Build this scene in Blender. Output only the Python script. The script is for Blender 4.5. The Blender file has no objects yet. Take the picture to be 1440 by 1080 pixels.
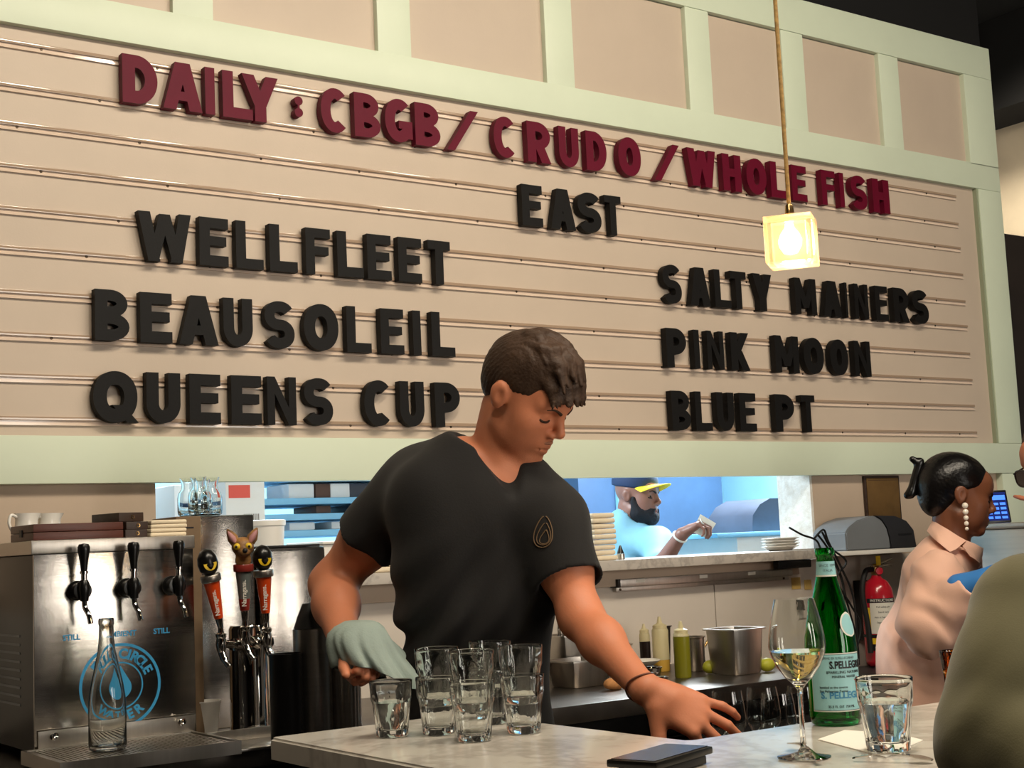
import bpy, bmesh, math, random
import numpy as np
from mathutils import Vector, Matrix, Euler

random.seed(7)
np.random.seed(7)
SC = bpy.context.scene
COL = SC.collection

# ------------------------------------------------------------------ camera
FPX, PCX, PCY = 2010.0, 720.0, 540.0
def _n(v):
    v = np.asarray(v, float)
    return v / np.linalg.norm(v)
_d1 = _n([(3567 - PCX) / FPX, -(641 - PCY) / FPX, -1.0])
_u = np.array([(-100 - PCX) / FPX, (17300 + PCY) / FPX, -1.0])
_u = _n(_u - _d1 * (_u @ _d1))
_y = np.cross(_u, _d1)
RWC = np.stack([_d1, _y, _u], 1)            # world -> camera
CAM = np.array([0.0, -3.545, 1.34])
cam_data = bpy.data.cameras.new('camera')
cam = bpy.data.objects.new('camera', cam_data)
COL.objects.link(cam)
cam_data.sensor_width = 36.0
cam_data.lens = 36.0 * FPX / 1440.0
cam_data.clip_start = 0.05
cam_data.clip_end = 60
mw = Matrix.Identity(4)
for i in range(3):
    for j in range(3):
        mw[i][j] = RWC.T[i, j]
    mw[i][3] = CAM[i]
cam.matrix_world = mw
SC.camera = cam
CR, CU, CB = RWC.T[:, 0], RWC.T[:, 1], RWC.T[:, 2]   # camera right, up, back in the world

def ray(px, py):
    return RWC.T @ np.array([(px - PCX) / FPX, -(py - PCY) / FPX, -1.0])
def at(px, py, d):
    return CAM + ray(px, py) * d
def onY(px, py, Y):
    r = ray(px, py); return CAM + r * ((Y - CAM[1]) / r[1])
def onZ(px, py, Z):
    r = ray(px, py); return CAM + r * ((Z - CAM[2]) / r[2])

# ------------------------------------------------------------------ world, lights, exposure
SC.view_settings.view_transform = 'Standard'
SC.view_settings.look = 'None'
SC.view_settings.gamma = 1.0
SC.view_settings.use_curve_mapping = False
SC.view_settings.exposure = 0.0
w = bpy.data.worlds.new('world')
SC.world = w
w.use_nodes = True
w.node_tree.nodes['Background'].inputs[0].default_value = (1.0, 0.86, 0.70, 1)
w.node_tree.nodes['Background'].inputs[1].default_value = 0.07

def area(name, loc, target, sx, sy, power, col, spread=None):
    l = bpy.data.lights.new(name, 'AREA')
    l.shape = 'RECTANGLE'
    l.size, l.size_y, l.energy, l.color = sx, sy, power, col
    if spread: l.spread = math.radians(spread)
    o = bpy.data.objects.new(name, l)
    COL.objects.link(o)
    o.location = loc
    d = Vector(target) - Vector(loc)
    o.rotation_euler = d.to_track_quat('-Z', 'Y').to_euler()
    return o
WARM = (1.0, 0.88, 0.70)
# recessed ceiling lamps over the bar, washing the board
area('unseen_ceiling_lamp', (0.9, -2.6, 3.75), (1.3, 0, 1.9), 0.30, 0.30, 28, WARM)
area('unseen_ceiling_lamp', (2.3, -2.6, 3.75), (2.5, 0, 1.9), 0.30, 0.30, 30, WARM)
area('unseen_ceiling_lamp', (3.8, -2.4, 3.75), (3.7, 0, 1.9), 0.30, 0.30, 20, WARM)
# downlights over the bar and its guests
area('unseen_ceiling_lamp', (1.5, -2.3, 3.75), (1.5, -2.1, 1.0), 0.25, 0.25, 31, WARM)
area('unseen_ceiling_lamp', (0.2, -3.2, 3.75), (1.2, -1.2, 1.3), 0.25, 0.25, 26, WARM)
area('unseen_ceiling_lamp', (3.1, -2.6, 3.75), (2.7, -1.6, 1.0), 0.25, 0.25, 22, WARM)
area('unseen_ceiling_lamp', (5.45, 0.0, 3.74), (6.2, 1.2, 1.9), 0.25, 0.25, 7, WARM, 60)  # unseen lamp added to brighten the white side wall
# unseen panels added behind the guests to put bright bands in the steel
area('added_reflection_panel', (2.75, -7.9, 1.5), (2.75, 0, 1.5), 1.6, 2.8, 125, (1.0, 0.93, 0.84))
area('added_reflection_panel', (5.1, -7.9, 1.45), (5.1, 0, 1.45), 0.7, 2.8, 55, (1.0, 0.93, 0.84))
# kitchen ceiling panels, cool white
area('kitchen_panel_light', (2.3, 1.6, 2.46), (2.3, 1.6, 0), 1.2, 0.6, 130, (0.84, 0.94, 1.0))
area('kitchen_panel_light', (5.0, 1.3, 2.46), (5.0, 1.3, 0), 1.2, 0.6, 170, (0.84, 0.94, 1.0))

# ------------------------------------------------------------------ object helpers
def link(o, parent=None):
    COL.objects.link(o)
    if parent is not None: o.parent = parent
    return o
def tag(o, label=None, cat=None, group=None, kind=None):
    if label: o['label'] = label
    if cat: o['category'] = cat
    if group: o['group'] = group
    if kind: o['kind'] = kind
    return o
def empty(name, loc, label, cat, group=None, rz=0.0):
    o = bpy.data.objects.new(name, None)
    o.empty_display_size = 0.05
    link(o); o.location = tuple(loc); o.rotation_euler = (0, 0, rz)
    return tag(o, label, cat, group)
def mesh_obj(name, verts, faces, mat, parent=None, smooth=False):
    me = bpy.data.meshes.new(name)
    me.from_pydata([tuple(map(float, v)) for v in verts], [], [tuple(int(i) for i in f) for f in faces])
    if mat is not None: me.materials.append(mat)
    if smooth: me.polygons.foreach_set('use_smooth', [True] * len(me.polygons))
    me.update()
    o = bpy.data.objects.new(name, me)
    return link(o, parent)
def bm_obj(name, bm, mat, parent=None, smooth=None, recalc=True):
    if recalc: bmesh.ops.recalc_face_normals(bm, faces=bm.faces[:])
    me = bpy.data.meshes.new(name)
    if smooth is not None:
        # smooth only where the dihedral is shallow
        for f in bm.faces: f.smooth = True
        for e in bm.edges:
            if len(e.link_faces) == 2 and e.calc_face_angle(0) > math.radians(smooth): e.smooth = False
    bm.to_mesh(me); bm.free()
    if mat is not None: me.materials.append(mat)
    o = bpy.data.objects.new(name, me)
    return link(o, parent)
def box(bm, x0, x1, y0, y1, z0, z1, bev=0.0, M=None):
    vs = [bm.verts.new((x, y, z)) for x in (x0, x1) for y in (y0, y1) for z in (z0, z1)]
    fs = [bm.faces.new([vs[i] for i in f]) for f in
          ((0, 1, 3, 2), (4, 6, 7, 5), (0, 4, 5, 1), (2, 3, 7, 6), (0, 2, 6, 4), (1, 5, 7, 3))]
    if bev > 0:
        es = list({e for f in fs for e in f.edges})
        r = bmesh.ops.bevel(bm, geom=es, offset=bev, segments=2, profile=0.6, affect='EDGES')
        vs = list({v for f in r['faces'] for v in f.verts} | {v for v in vs if v.is_valid})
    if M is not None:
        bmesh.ops.transform(bm, matrix=M, verts=vs)
    return vs
def box_obj(name, x0, x1, y0, y1, z0, z1, mat, parent=None, bev=0.0):
    bm = bmesh.new()
    box(bm, x0, x1, y0, y1, z0, z1, bev)
    return bm_obj(name, bm, mat, parent, smooth=40 if bev else None)
def prism(bm, pts, y0, y1):
    """outline pts (x, z) extruded along y"""
    a = [bm.verts.new((p[0], y0, p[1])) for p in pts]
    b = [bm.verts.new((p[0], y1, p[1])) for p in pts]
    n = len(pts)
    bm.faces.new(a); bm.faces.new(b[::-1])
    for i in range(n):
        bm.faces.new([a[i], b[i], b[(i + 1) % n], a[(i + 1) % n]])
def lathe(bm, prof, seg=48, loc=(0, 0, 0), mod=None, axis=None):
    """prof: list of (r, z); mod(r, z, ang) -> r"""
    M = Matrix.Translation(loc)
    if axis is not None:
        M = M @ Vector(axis).to_track_quat('Z', 'Y').to_matrix().to_4x4()
    rings = []
    for r, z in prof:
        if r < 1e-6:
            rings.append([bm.verts.new(M @ Vector((0, 0, z)))])
        else:
            ring = []
            for k in range(seg):
                a = 2 * math.pi * k / seg
                rr = mod(r, z, a) if mod else r
                ring.append(bm.verts.new(M @ Vector((rr * math.cos(a), rr * math.sin(a), z))))
            rings.append(ring)
    for A, B in zip(rings[:-1], rings[1:]):
        if len(A) == 1 and len(B) == 1: continue
        for k in range(seg):
            k2 = (k + 1) % seg
            if len(A) == 1: bm.faces.new([A[0], B[k2], B[k]])
            elif len(B) == 1: bm.faces.new([A[k], A[k2], B[0]])
            else: bm.faces.new([A[k], A[k2], B[k2], B[k]])
def lathe_obj(name, prof, mat, parent=None, seg=48, loc=(0, 0, 0), mod=None, axis=None, smooth=45):
    bm = bmesh.new()
    lathe(bm, prof, seg, loc, mod, axis)
    return bm_obj(name, bm, mat, parent, smooth=smooth)
def tube(bm, pts, rad, seg=10, cap=True):
    """swept tube along pts, rad number or list"""
    P = [Vector(p) for p in pts]
    n = len(P)
    R = rad if isinstance(rad, (list, tuple)) else [rad] * n
    t0 = (P[1] - P[0]).normalized()
    ref = Vector((0, 0, 1)) if abs(t0.z) < 0.9 else Vector((1, 0, 0))
    nx = t0.cross(ref).normalized()
    rings = []
    for i in range(n):
        t = (P[min(i + 1, n - 1)] - P[max(i - 1, 0)]).normalized()
        nx = (nx - t * nx.dot(t))
        if nx.length < 1e-6: nx = t.orthogonal()
        nx.normalize()
        ny = t.cross(nx)
        rings.append([bm.verts.new(P[i] + (nx * math.cos(2 * math.pi * k / seg) + ny * math.sin(2 * math.pi * k / seg)) * R[i]) for k in range(seg)])
    for A, B in zip(rings[:-1], rings[1:]):
        for k in range(seg):
            bm.faces.new([A[k], A[(k + 1) % seg], B[(k + 1) % seg], B[k]])
    if cap:
        bm.faces.new(rings[0][::-1]); bm.faces.new(rings[-1])
def tube_obj(name, pts, rad, mat, parent=None, seg=10):
    bm = bmesh.new()
    tube(bm, pts, rad, seg)
    return bm_obj(name, bm, mat, parent, smooth=50)
def spline(pts, n=8):
    """Catmull-Rom through pts"""
    P = [np.array(p, float) for p in pts]
    P = [2 * P[0] - P[1]] + P + [2 * P[-1] - P[-2]]
    out = []
    for i in range(1, len(P) - 2):
        for k in range(n):
            t = k / n
            a, b, c, d = P[i - 1], P[i], P[i + 1], P[i + 2]
            out.append(0.5 * ((2 * b) + (-a + c) * t + (2 * a - 5 * b + 4 * c - d) * t * t + (-a + 3 * b - 3 * c + d) * t ** 3))
    out.append(P[-2])
    return out
def text_obj(name, s, size, mat, parent=None, M=None, depth=0.0004, bold=0.0, squash=1.0, align='CENTER', space=1.0):
    """built-in font, turned into a plain mesh; lies in the local XY plane before M"""
    cu = bpy.data.curves.new(name, 'FONT')
    cu.body = s; cu.size = size; cu.extrude = depth; cu.offset = bold
    cu.align_x = align; cu.align_y = 'CENTER'; cu.space_character = space
    cu.resolution_u = 3
    t = bpy.data.objects.new('tmp', cu)
    COL.objects.link(t)
    dg = bpy.context.evaluated_depsgraph_get(); dg.update()
    me = bpy.data.meshes.new_from_object(t.evaluated_get(dg))
    bpy.data.objects.remove(t); bpy.data.curves.remove(cu)
    me.name = name
    if squash != 1.0:
        for v in me.vertices: v.co.x *= squash
    if M is not None: me.transform(M)
    me.materials.clear(); me.materials.append(mat)
    o = bpy.data.objects.new(name, me)
    return link(o, parent)
def frame_M(o, x, y):
    """4x4 with origin o, text baseline direction x, text up y"""
    x = Vector(x).normalized(); y = Vector(y); y = (y - x * y.dot(x)).normalized(); z = x.cross(y)
    M = Matrix.Identity(4)
    for i in range(3):
        M[i][0], M[i][1], M[i][2], M[i][3] = x[i], y[i], z[i], o[i]
    return M
def copy_tree(o, parent=None):
    c = o.copy(); COL.objects.link(c)
    if parent is not None: c.parent = parent
    for ch in o.children: copy_tree(ch, c)
    return c

# ------------------------------------------------------------------ materials
def lin(c):
    return tuple(((x / 255) / 12.92 if x / 255 <= 0.04045 else ((x / 255 + 0.055) / 1.055) ** 2.4) for x in c) + (1.0,)
def mat(name, rgb, rough=0.5, metal=0.0, var=0.0, vscale=8.0, bump=0.0, bscale=60.0, stretch=None, trans=0.0,
        ior=1.45, emit=None, estr=0.0, spec=0.5, sss=0.0, coat=0.0, sheen=0.0, rvar=0.0, rgb2=None, aniso=0.0):
    m = bpy.data.materials.new(name)
    m.use_nodes = True
    nt = m.node_tree; N = nt.nodes; L = nt.links
    b = N['Principled BSDF']
    b.inputs['Base Color'].default_value = lin(rgb)
    b.inputs['Roughness'].default_value = rough
    b.inputs['Metallic'].default_value = metal
    b.inputs['IOR'].default_value = ior
    b.inputs['Transmission Weight'].default_value = trans
    b.inputs['Specular IOR Level'].default_value = spec
    if sss:
        b.inputs['Subsurface Weight'].default_value = sss
        b.inputs['Subsurface Radius'].default_value = (0.012, 0.005, 0.003)
        b.inputs['Subsurface Scale'].default_value = 1.0
    if coat: b.inputs['Coat Weight'].default_value = coat; b.inputs['Coat Roughness'].default_value = 0.1
    if sheen: b.inputs['Sheen Weight'].default_value = sheen
    if aniso: b.inputs['Anisotropic'].default_value = aniso
    if emit is not None:
        b.inputs['Emission Color'].default_value = lin(emit)
        b.inputs['Emission Strength'].default_value = estr
    if var or bump or rvar or rgb2:
        tc = N.new('ShaderNodeTexCoord'); mp = N.new('ShaderNodeMapping')
        L.new(tc.outputs['Object'], mp.inputs['Vector'])
        if stretch: mp.inputs['Scale'].default_value = stretch
    if var or rgb2:
        nz = N.new('ShaderNodeTexNoise'); nz.inputs['Scale'].default_value = vscale
        nz.inputs['Detail'].default_value = 6.0; nz.inputs['Roughness'].default_value = 0.6
        L.new(mp.outputs[0], nz.inputs['Vector'])
        rp = N.new('ShaderNodeValToRGB')
        c = lin(rgb); c2 = lin(rgb2) if rgb2 else tuple(max(0, x * (1 - var)) for x in c[:3]) + (1,)
        rp.color_ramp.elements[0].position = 0.35; rp.color_ramp.elements[0].color = c2
        rp.color_ramp.elements[1].position = 0.62; rp.color_ramp.elements[1].color = c
        L.new(nz.outputs['Fac'], rp.inputs['Fac']); L.new(rp.outputs[0], b.inputs['Base Color'])
    if rvar:
        nr = N.new('ShaderNodeTexNoise'); nr.inputs['Scale'].default_value = vscale * 2
        nr.inputs['Detail'].default_value = 4
        L.new(mp.outputs[0], nr.inputs['Vector'])
        mr = N.new('ShaderNodeMapRange')
        mr.inputs['To Min'].default_value = max(0.02, rough - rvar); mr.inputs['To Max'].default_value = rough + rvar
        L.new(nr.outputs['Fac'], mr.inputs['Value']); L.new(mr.outputs[0], b.inputs['Roughness'])
    if bump:
        nb = N.new('ShaderNodeTexNoise'); nb.inputs['Scale'].default_value = bscale; nb.inputs['Detail'].default_value = 4
        L.new(mp.outputs[0], nb.inputs['Vector'])
        bp = N.new('ShaderNodeBump'); bp.inputs['Strength'].default_value = bump; bp.inputs['Distance'].default_value = 0.01
        L.new(nb.outputs['Fac'], bp.inputs['Height']); L.new(bp.outputs[0], b.inputs['Normal'])
    return m
def glass(name, rgb=(250, 252, 250), rough=0.0, ior=1.45):
    m = mat(name, rgb, rough=rough, trans=1.0, ior=ior)
    return m
M = {}
M['mint'] = mat('mint_green_paint', (211, 221, 198), rough=0.42, var=0.05, vscale=3, bump=0.02, bscale=40)
M['blush'] = mat('blush_beige_paint', (195, 178, 160), rough=0.45, var=0.05, vscale=4, bump=0.03, bscale=180)
M['wall'] = mat('warm_beige_paint', (190, 170, 150), rough=0.6, var=0.07, vscale=3, bump=0.02, bscale=90)
M['tile_wall'] = mat('washable_panel', (206, 196, 184), rough=0.35, var=0.05, vscale=3, bump=0.015, bscale=30)
M['white_wall'] = mat('off_white_plaster', (214, 200, 176), rough=0.7, var=0.05)
M['peel'] = mat('peeling_white_paint', (234, 233, 228), rough=0.7, rgb2=(214, 208, 198), vscale=22, bump=0.5, bscale=40)
M['ceil'] = mat('black_ceiling_paint', (7, 7, 8), rough=0.9, var=0.2)
M['dark'] = mat('dark_stained_panel', (38, 30, 26), rough=0.6, var=0.3, vscale=4)
M['floor'] = mat('dark_floor_tile', (46, 40, 36), rough=0.5, var=0.3, vscale=6)
M['red'] = mat('crimson_painted_letter', (94, 0, 32), rough=0.55, spec=0.25, var=0.1, vscale=20, bump=0.05, bscale=120)
M['black'] = mat('black_painted_letter', (15, 13, 12), rough=0.6, var=0.2, vscale=20, bump=0.06, bscale=140, spec=0.25)
M['acrylic'] = mat('clear_acrylic_track', (222, 200, 180), rough=0.10, var=0.03, coat=0.4)
M['hood'] = mat('acrylic_hood_shade', (166, 142, 120), rough=0.12, coat=0.5, var=0.05)  # darker than the rail: shade under its upper lip put into the colour
M['screw'] = mat('dull_screw', (80, 66, 54), rough=0.4, metal=0.8)
M['steel'] = mat('brushed_steel', (196, 190, 182), rough=0.30, metal=1.0, var=0.10, vscale=3, bump=0.05, bscale=40, stretch=(1, 1, 30), rvar=0.06)
M['steel_front'] = mat('satin_steel_sheet', (188, 182, 174), rough=0.17, metal=1.0, var=0.12, vscale=3, bump=0.035, bscale=40, stretch=(1, 1, 30), rvar=0.05)
M['steel_h'] = mat('brushed_steel_horizontal', (190, 184, 176), rough=0.33, metal=1.0, var=0.10, vscale=3, bump=0.05, bscale=40, stretch=(30, 1, 1), rvar=0.06)
M['steel_dk'] = mat('worn_dark_steel', (120, 112, 104), rough=0.34, metal=1.0, var=0.25, vscale=6, bump=0.04, bscale=40, rvar=0.08)
M['chrome'] = mat('polished_chrome', (214, 210, 204), rough=0.06, metal=1.0)
M['brass'] = mat('aged_brass', (176, 142, 92), rough=0.28, metal=1.0, var=0.1)
M['blackpl'] = mat('black_plastic', (14, 13, 13), rough=0.28, var=0.2)
M['rubber'] = mat('black_rubber', (16, 15, 15), rough=0.6)
M['greypl'] = mat('grey_plastic', (118, 122, 126), rough=0.42, var=0.06)
M['dkgrey'] = mat('charcoal_plastic', (44, 44, 48), rough=0.4, var=0.1)
M['whitepl'] = mat('white_plastic', (226, 222, 214), rough=0.4, var=0.04)
M['china'] = mat('white_china', (232, 228, 220), rough=0.18, var=0.03, coat=0.3)
M['cream'] = mat('cream_linen', (230, 214, 186), rough=0.85, var=0.08, vscale=20, bump=0.1, bscale=200)
M['paper'] = mat('white_paper', (236, 232, 222), rough=0.8, var=0.03)
M['wood'] = mat('red_brown_wood', (84, 40, 26), rough=0.38, var=0.4, vscale=4, stretch=(2, 18, 18), bump=0.05)
M['wood_dk'] = mat('dark_walnut_wood', (62, 44, 34), rough=0.45, var=0.4, vscale=4, stretch=(2, 18, 18), bump=0.05)
M['kraft'] = mat('brown_fibreboard', (122, 100, 76), rough=0.7, var=0.2, vscale=10)
M['glass'] = glass('clear_glass')
M['glass_thin'] = glass('clear_thin_glass', (252, 253, 252), ior=1.30)
M['green_glass'] = glass('emerald_bottle_glass', (30, 172, 72), ior=1.4)
M['amber_glass'] = glass('amber_glass', (236, 150, 30), ior=1.4)
M['water'] = glass('still_water', (250, 252, 252), ior=1.33)
M['wine'] = glass('white_wine', (246, 222, 130), ior=1.33)
M['squeeze'] = mat('translucent_squeeze_plastic', (228, 214, 168), rough=0.4, trans=0.35, var=0.03)
M['sauce_y'] = mat('mustard_dressing', (196, 154, 62), rough=0.4)
M['oil_g'] = mat('green_oil', (120, 116, 24), rough=0.3)
M['sauce_d'] = mat('dark_vinegar', (30, 20, 16), rough=0.3)
M['blue_print'] = mat('blue_print', (52, 146, 196), rough=0.5)
M['grey_print'] = mat('grey_print', (128, 122, 116), rough=0.5)
M['teal_print'] = mat('teal_grey_print', (96, 118, 122), rough=0.5)
M['orange'] = mat('orange_enamel', (226, 76, 24), rough=0.3, coat=0.4, var=0.08)
M['gold'] = mat('yellow_enamel', (230, 192, 40), rough=0.35, coat=0.3)
M['maroon'] = mat('maroon_enamel', (134, 44, 36), rough=0.35, coat=0.3, var=0.1)
M['slate'] = mat('slate_enamel', (112, 120, 118), rough=0.35, coat=0.3, var=0.12)
M['tan_fur'] = mat('painted_tan_resin', (168, 122, 70), rough=0.5, rgb2=(96, 66, 40), vscale=40)
M['pink_ear'] = mat('painted_pink_resin', (186, 132, 132), rough=0.5)
M['fire_red'] = mat('red_cylinder_enamel', (176, 22, 40), rough=0.22, coat=0.5, var=0.05)
M['label_w'] = mat('printed_label_paper', (222, 218, 206), rough=0.55, var=0.03)
M['label_b'] = mat('pale_aqua_label', (150, 200, 202), rough=0.5, var=0.05, vscale=20)
M['ink'] = mat('black_ink', (22, 22, 26), rough=0.5)
M['redink'] = mat('red_ink', (206, 54, 40), rough=0.5)
M['blueink'] = mat('blue_ink', (58, 128, 166), rough=0.5)
M['tag_y'] = mat('yellow_tag', (236, 196, 40), rough=0.6)
M['bronze'] = mat('bronze_plaque', (122, 92, 52), rough=0.5, metal=0.4, var=0.25, vscale=12, bump=0.1, bscale=60)
M['lime'] = mat('lime_peel', (170, 170, 44), rough=0.5, var=0.15, vscale=20)
M['crust'] = mat('bread_crust', (190, 132, 78), rough=0.8, var=0.35, vscale=40, bump=0.3)
M['skin'] = mat('warm_light_skin', (202, 127, 92), rough=0.54, var=0.06, vscale=14, sss=0.12, bump=0.04, bscale=260)
M['skin_dk'] = mat('deep_brown_skin', (122, 74, 50), rough=0.42, var=0.10, vscale=14, sss=0.08, bump=0.04, bscale=260)
M['skin_k'] = mat('brown_skin', (138, 96, 82), rough=0.42, var=0.10, vscale=14, sss=0.08, bump=0.04, bscale=260)
M['lip'] = mat('rosy_lip', (186, 100, 84), rough=0.4)
M['lip_dk'] = mat('dark_rose_lip', (120, 62, 54), rough=0.35)
M['stubble'] = mat('short_beard_stubble', (176, 116, 86), rough=0.6, rgb2=(140, 92, 68), vscale=120)
M['hair'] = mat('dark_brown_hair', (66, 48, 36), rough=0.58, var=0.35, vscale=16, bump=0.25, bscale=160, spec=0.3)
M['hair_bk'] = mat('glossy_black_hair', (14, 12, 13), rough=0.28, var=0.3, vscale=20, bump=0.15, bscale=120)
M['beard'] = mat('black_beard', (22, 20, 26), rough=0.8, bump=0.5, bscale=220)
M['tee'] = mat('washed_black_jersey', (19, 16, 15), rough=0.85, var=0.12, vscale=7, bump=0.06, bscale=300, sheen=0.06)
M['emblem'] = mat('tan_screen_print', (104, 82, 58), rough=0.8)
M['trouser'] = mat('black_twill', (22, 21, 23), rough=0.85, var=0.1)
M['pinkshirt'] = mat('pale_pink_cotton', (232, 184, 160), rough=0.8, var=0.06, vscale=6, bump=0.05, bscale=240, sheen=0.15)
M['blueshirt'] = mat('light_blue_cotton', (128, 178, 198), rough=0.8, var=0.08, vscale=8, bump=0.05, bscale=200)
M['olive'] = mat('olive_knit', (110, 104, 72), rough=0.9, var=0.12, vscale=9, bump=0.06, bscale=520, sheen=0.3)
M['navy'] = mat('navy_twill', (34, 52, 86), rough=0.75, var=0.1)
M['capyellow'] = mat('yellow_twill', (240, 216, 40), rough=0.7)
M['cloth'] = mat('grey_green_towel', (152, 166, 158), rough=0.9, var=0.08, vscale=10, bump=0.12, bscale=260)
M['nitrile'] = mat('blue_nitrile', (58, 128, 200), rough=0.45)
M['pearl'] = mat('white_pearl', (240, 230, 214), rough=0.15, coat=0.6)
M['beads'] = mat('brown_cord', (112, 66, 50), rough=0.6)
M['kblue'] = mat('kitchen_blue_wall', (150, 202, 224), rough=0.5, var=0.05)
M['ksteel'] = mat('kitchen_steel_door', (62, 86, 118), rough=0.45, metal=0.2, var=0.25, vscale=3)
M['kslat'] = mat('blue_painted_shelf', (128, 190, 226), rough=0.5, var=0.05)
M['kdark'] = mat('blue_black_bin', (58, 64, 78), rough=0.45, var=0.2)
M['box_w'] = mat('white_carton', (236, 236, 234), rough=0.7, var=0.04)
M['box_r'] = mat('coral_print', (226, 96, 84), rough=0.7)
M['jar_b'] = mat('brown_tub', (92, 64, 52), rough=0.5, var=0.2)
M['sky_poster'] = mat('blue_grey_panel', (84, 118, 140), rough=0.5, var=0.3, vscale=3)
M['bulb'] = mat('glowing_bulb', (255, 236, 200), emit=(255, 214, 150), estr=28.0)
M['tint_glass'] = mat('brown_tinted_lens', (70, 48, 46), rough=0.05, trans=0.6)
M['frame'] = mat('dark_tortoise_acetate', (40, 26, 22), rough=0.25)

def marble(name, base, vein, scale=3.0, rough=0.14):
    m = mat(name, base, rough=rough)
    nt = m.node_tree; N = nt.nodes; L = nt.links; b = N['Principled BSDF']
    tc = N.new('ShaderNodeTexCoord')
    nz = N.new('ShaderNodeTexNoise'); nz.inputs['Scale'].default_value = scale; nz.inputs['Detail'].default_value = 8
    nz.inputs['Distortion'].default_value = 1.6
    L.new(tc.outputs['Object'], nz.inputs['Vector'])
    n2 = N.new('ShaderNodeTexNoise'); n2.inputs['Scale'].default_value = scale * 9; n2.inputs['Detail'].default_value = 6
    L.new(tc.outputs['Object'], n2.inputs['Vector'])
    mx = N.new('ShaderNodeMath'); mx.operation = 'MULTIPLY_ADD'; mx.inputs[1].default_value = 0.35
    L.new(n2.outputs['Fac'], mx.inputs[0]); L.new(nz.outputs['Fac'], mx.inputs[2])
    rp = N.new('ShaderNodeValToRGB')
    e = rp.color_ramp.elements
    e[0].position = 0.45; e[0].color = lin(base)
    e[1].position = 0.95; e[1].color = lin(base)
    x = e.new(0.66); x.color = lin(vein)
    x = e.new(0.58); x.color = lin(base)
    x = e.new(0.74); x.color = lin(base)
    L.new(mx.outputs[0], rp.inputs['Fac']); L.new(rp.outputs[0], b.inputs['Base Color'])
    return m
M['marble'] = marble('white_veined_marble', (206, 200, 190), (182, 175, 166), 3.0, 0.16)
M['marble_edge'] = marble('honed_grey_marble', (186, 178, 168), (160, 152, 144), 5.0, 0.4)

# skin carries its own stubble pigment where the mesh says so
_nt = M['skin'].node_tree; _b = _nt.nodes['Principled BSDF']
_at = _nt.nodes.new('ShaderNodeAttribute'); _at.attribute_name = 'stubble'
_nz = _nt.nodes.new('ShaderNodeTexNoise'); _nz.inputs['Scale'].default_value = 700; _nz.inputs['Detail'].default_value = 2
_mm = _nt.nodes.new('ShaderNodeMath'); _mm.operation = 'MULTIPLY'
_mr = _nt.nodes.new('ShaderNodeMapRange'); _mr.inputs['From Min'].default_value = .35; _mr.inputs['From Max'].default_value = .65; _mr.inputs['To Min'].default_value = .12; _mr.inputs['To Max'].default_value = .5
_nt.links.new(_nz.outputs['Fac'], _mr.inputs['Value']); _nt.links.new(_at.outputs['Fac'], _mm.inputs[0]); _nt.links.new(_mr.outputs[0], _mm.inputs[1])
_mx = _nt.nodes.new('ShaderNodeMixRGB'); _mx.inputs[2].default_value = lin((112, 70, 50))
_src = _b.inputs['Base Color'].links[0].from_socket
_nt.links.new(_src, _mx.inputs[1]); _nt.links.new(_mm.outputs[0], _mx.inputs[0]); _nt.links.new(_mx.outputs[0], _b.inputs['Base Color'])

# ================================================================== room shell
TY = -0.022                                   # front of the painted trim
WY = 0.0125                                     # front of the wall under the board
WT = 0.13                                     # wall thickness
OX0, OX1, OZ0, OZ1 = 1.387, 3.83, 1.25, 1.60  # kitchen pass-through
def struct(name, bm, m, smooth=None):
    return tag(bm_obj(name, bm, m, None, smooth), kind='structure')
bm = bmesh.new(); box(bm, -4.0, 9.0, -8.0, 5.0, -0.1, 0.0); struct('floor', bm, M['floor'])
bm = bmesh.new(); box(bm, -4.0, 9.0, -8.0, 5.0, 3.8, 3.9); struct('ceiling', bm, M['ceil'])
# back wall: plain wall under the board with the pass-through cut in it, tiled panel below the shelf
bm = bmesh.new()
box(bm, -4.0, OX0, WY, WY + WT, 1.0, 3.3)
box(bm, OX0, OX1, WY, WY + WT, OZ1, 3.3)
box(bm, OX1, 5.05, WY, WY + WT, 1.0, 3.3)
struct('wall_back', bm, M['wall'])
bm = bmesh.new(); box(bm, -4.0, 5.05, WY + 0.02, WY + WT, 3.3005, 3.798); struct('wall_back_top', bm, M['ceil'])
bm = bmesh.new()
box(bm, -4.0, 3.318, WY - 0.006, WY + WT, 0.0, OZ0 - 0.002); box(bm, 3.322, 5.05, WY - 0.006, WY + WT, 0.0, OZ0 - 0.002)
bm_o = struct('wall_back_lower', bm, M['tile_wall'])
# right jamb of the pass-through, flaking white paint
bm = bmesh.new(); box(bm, OX1 - 0.012, OX1, WY + 0.001, WY + WT + 0.03, 1.285, OZ1 - 0.002); struct('trim_1', bm, M['peel'])
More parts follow.
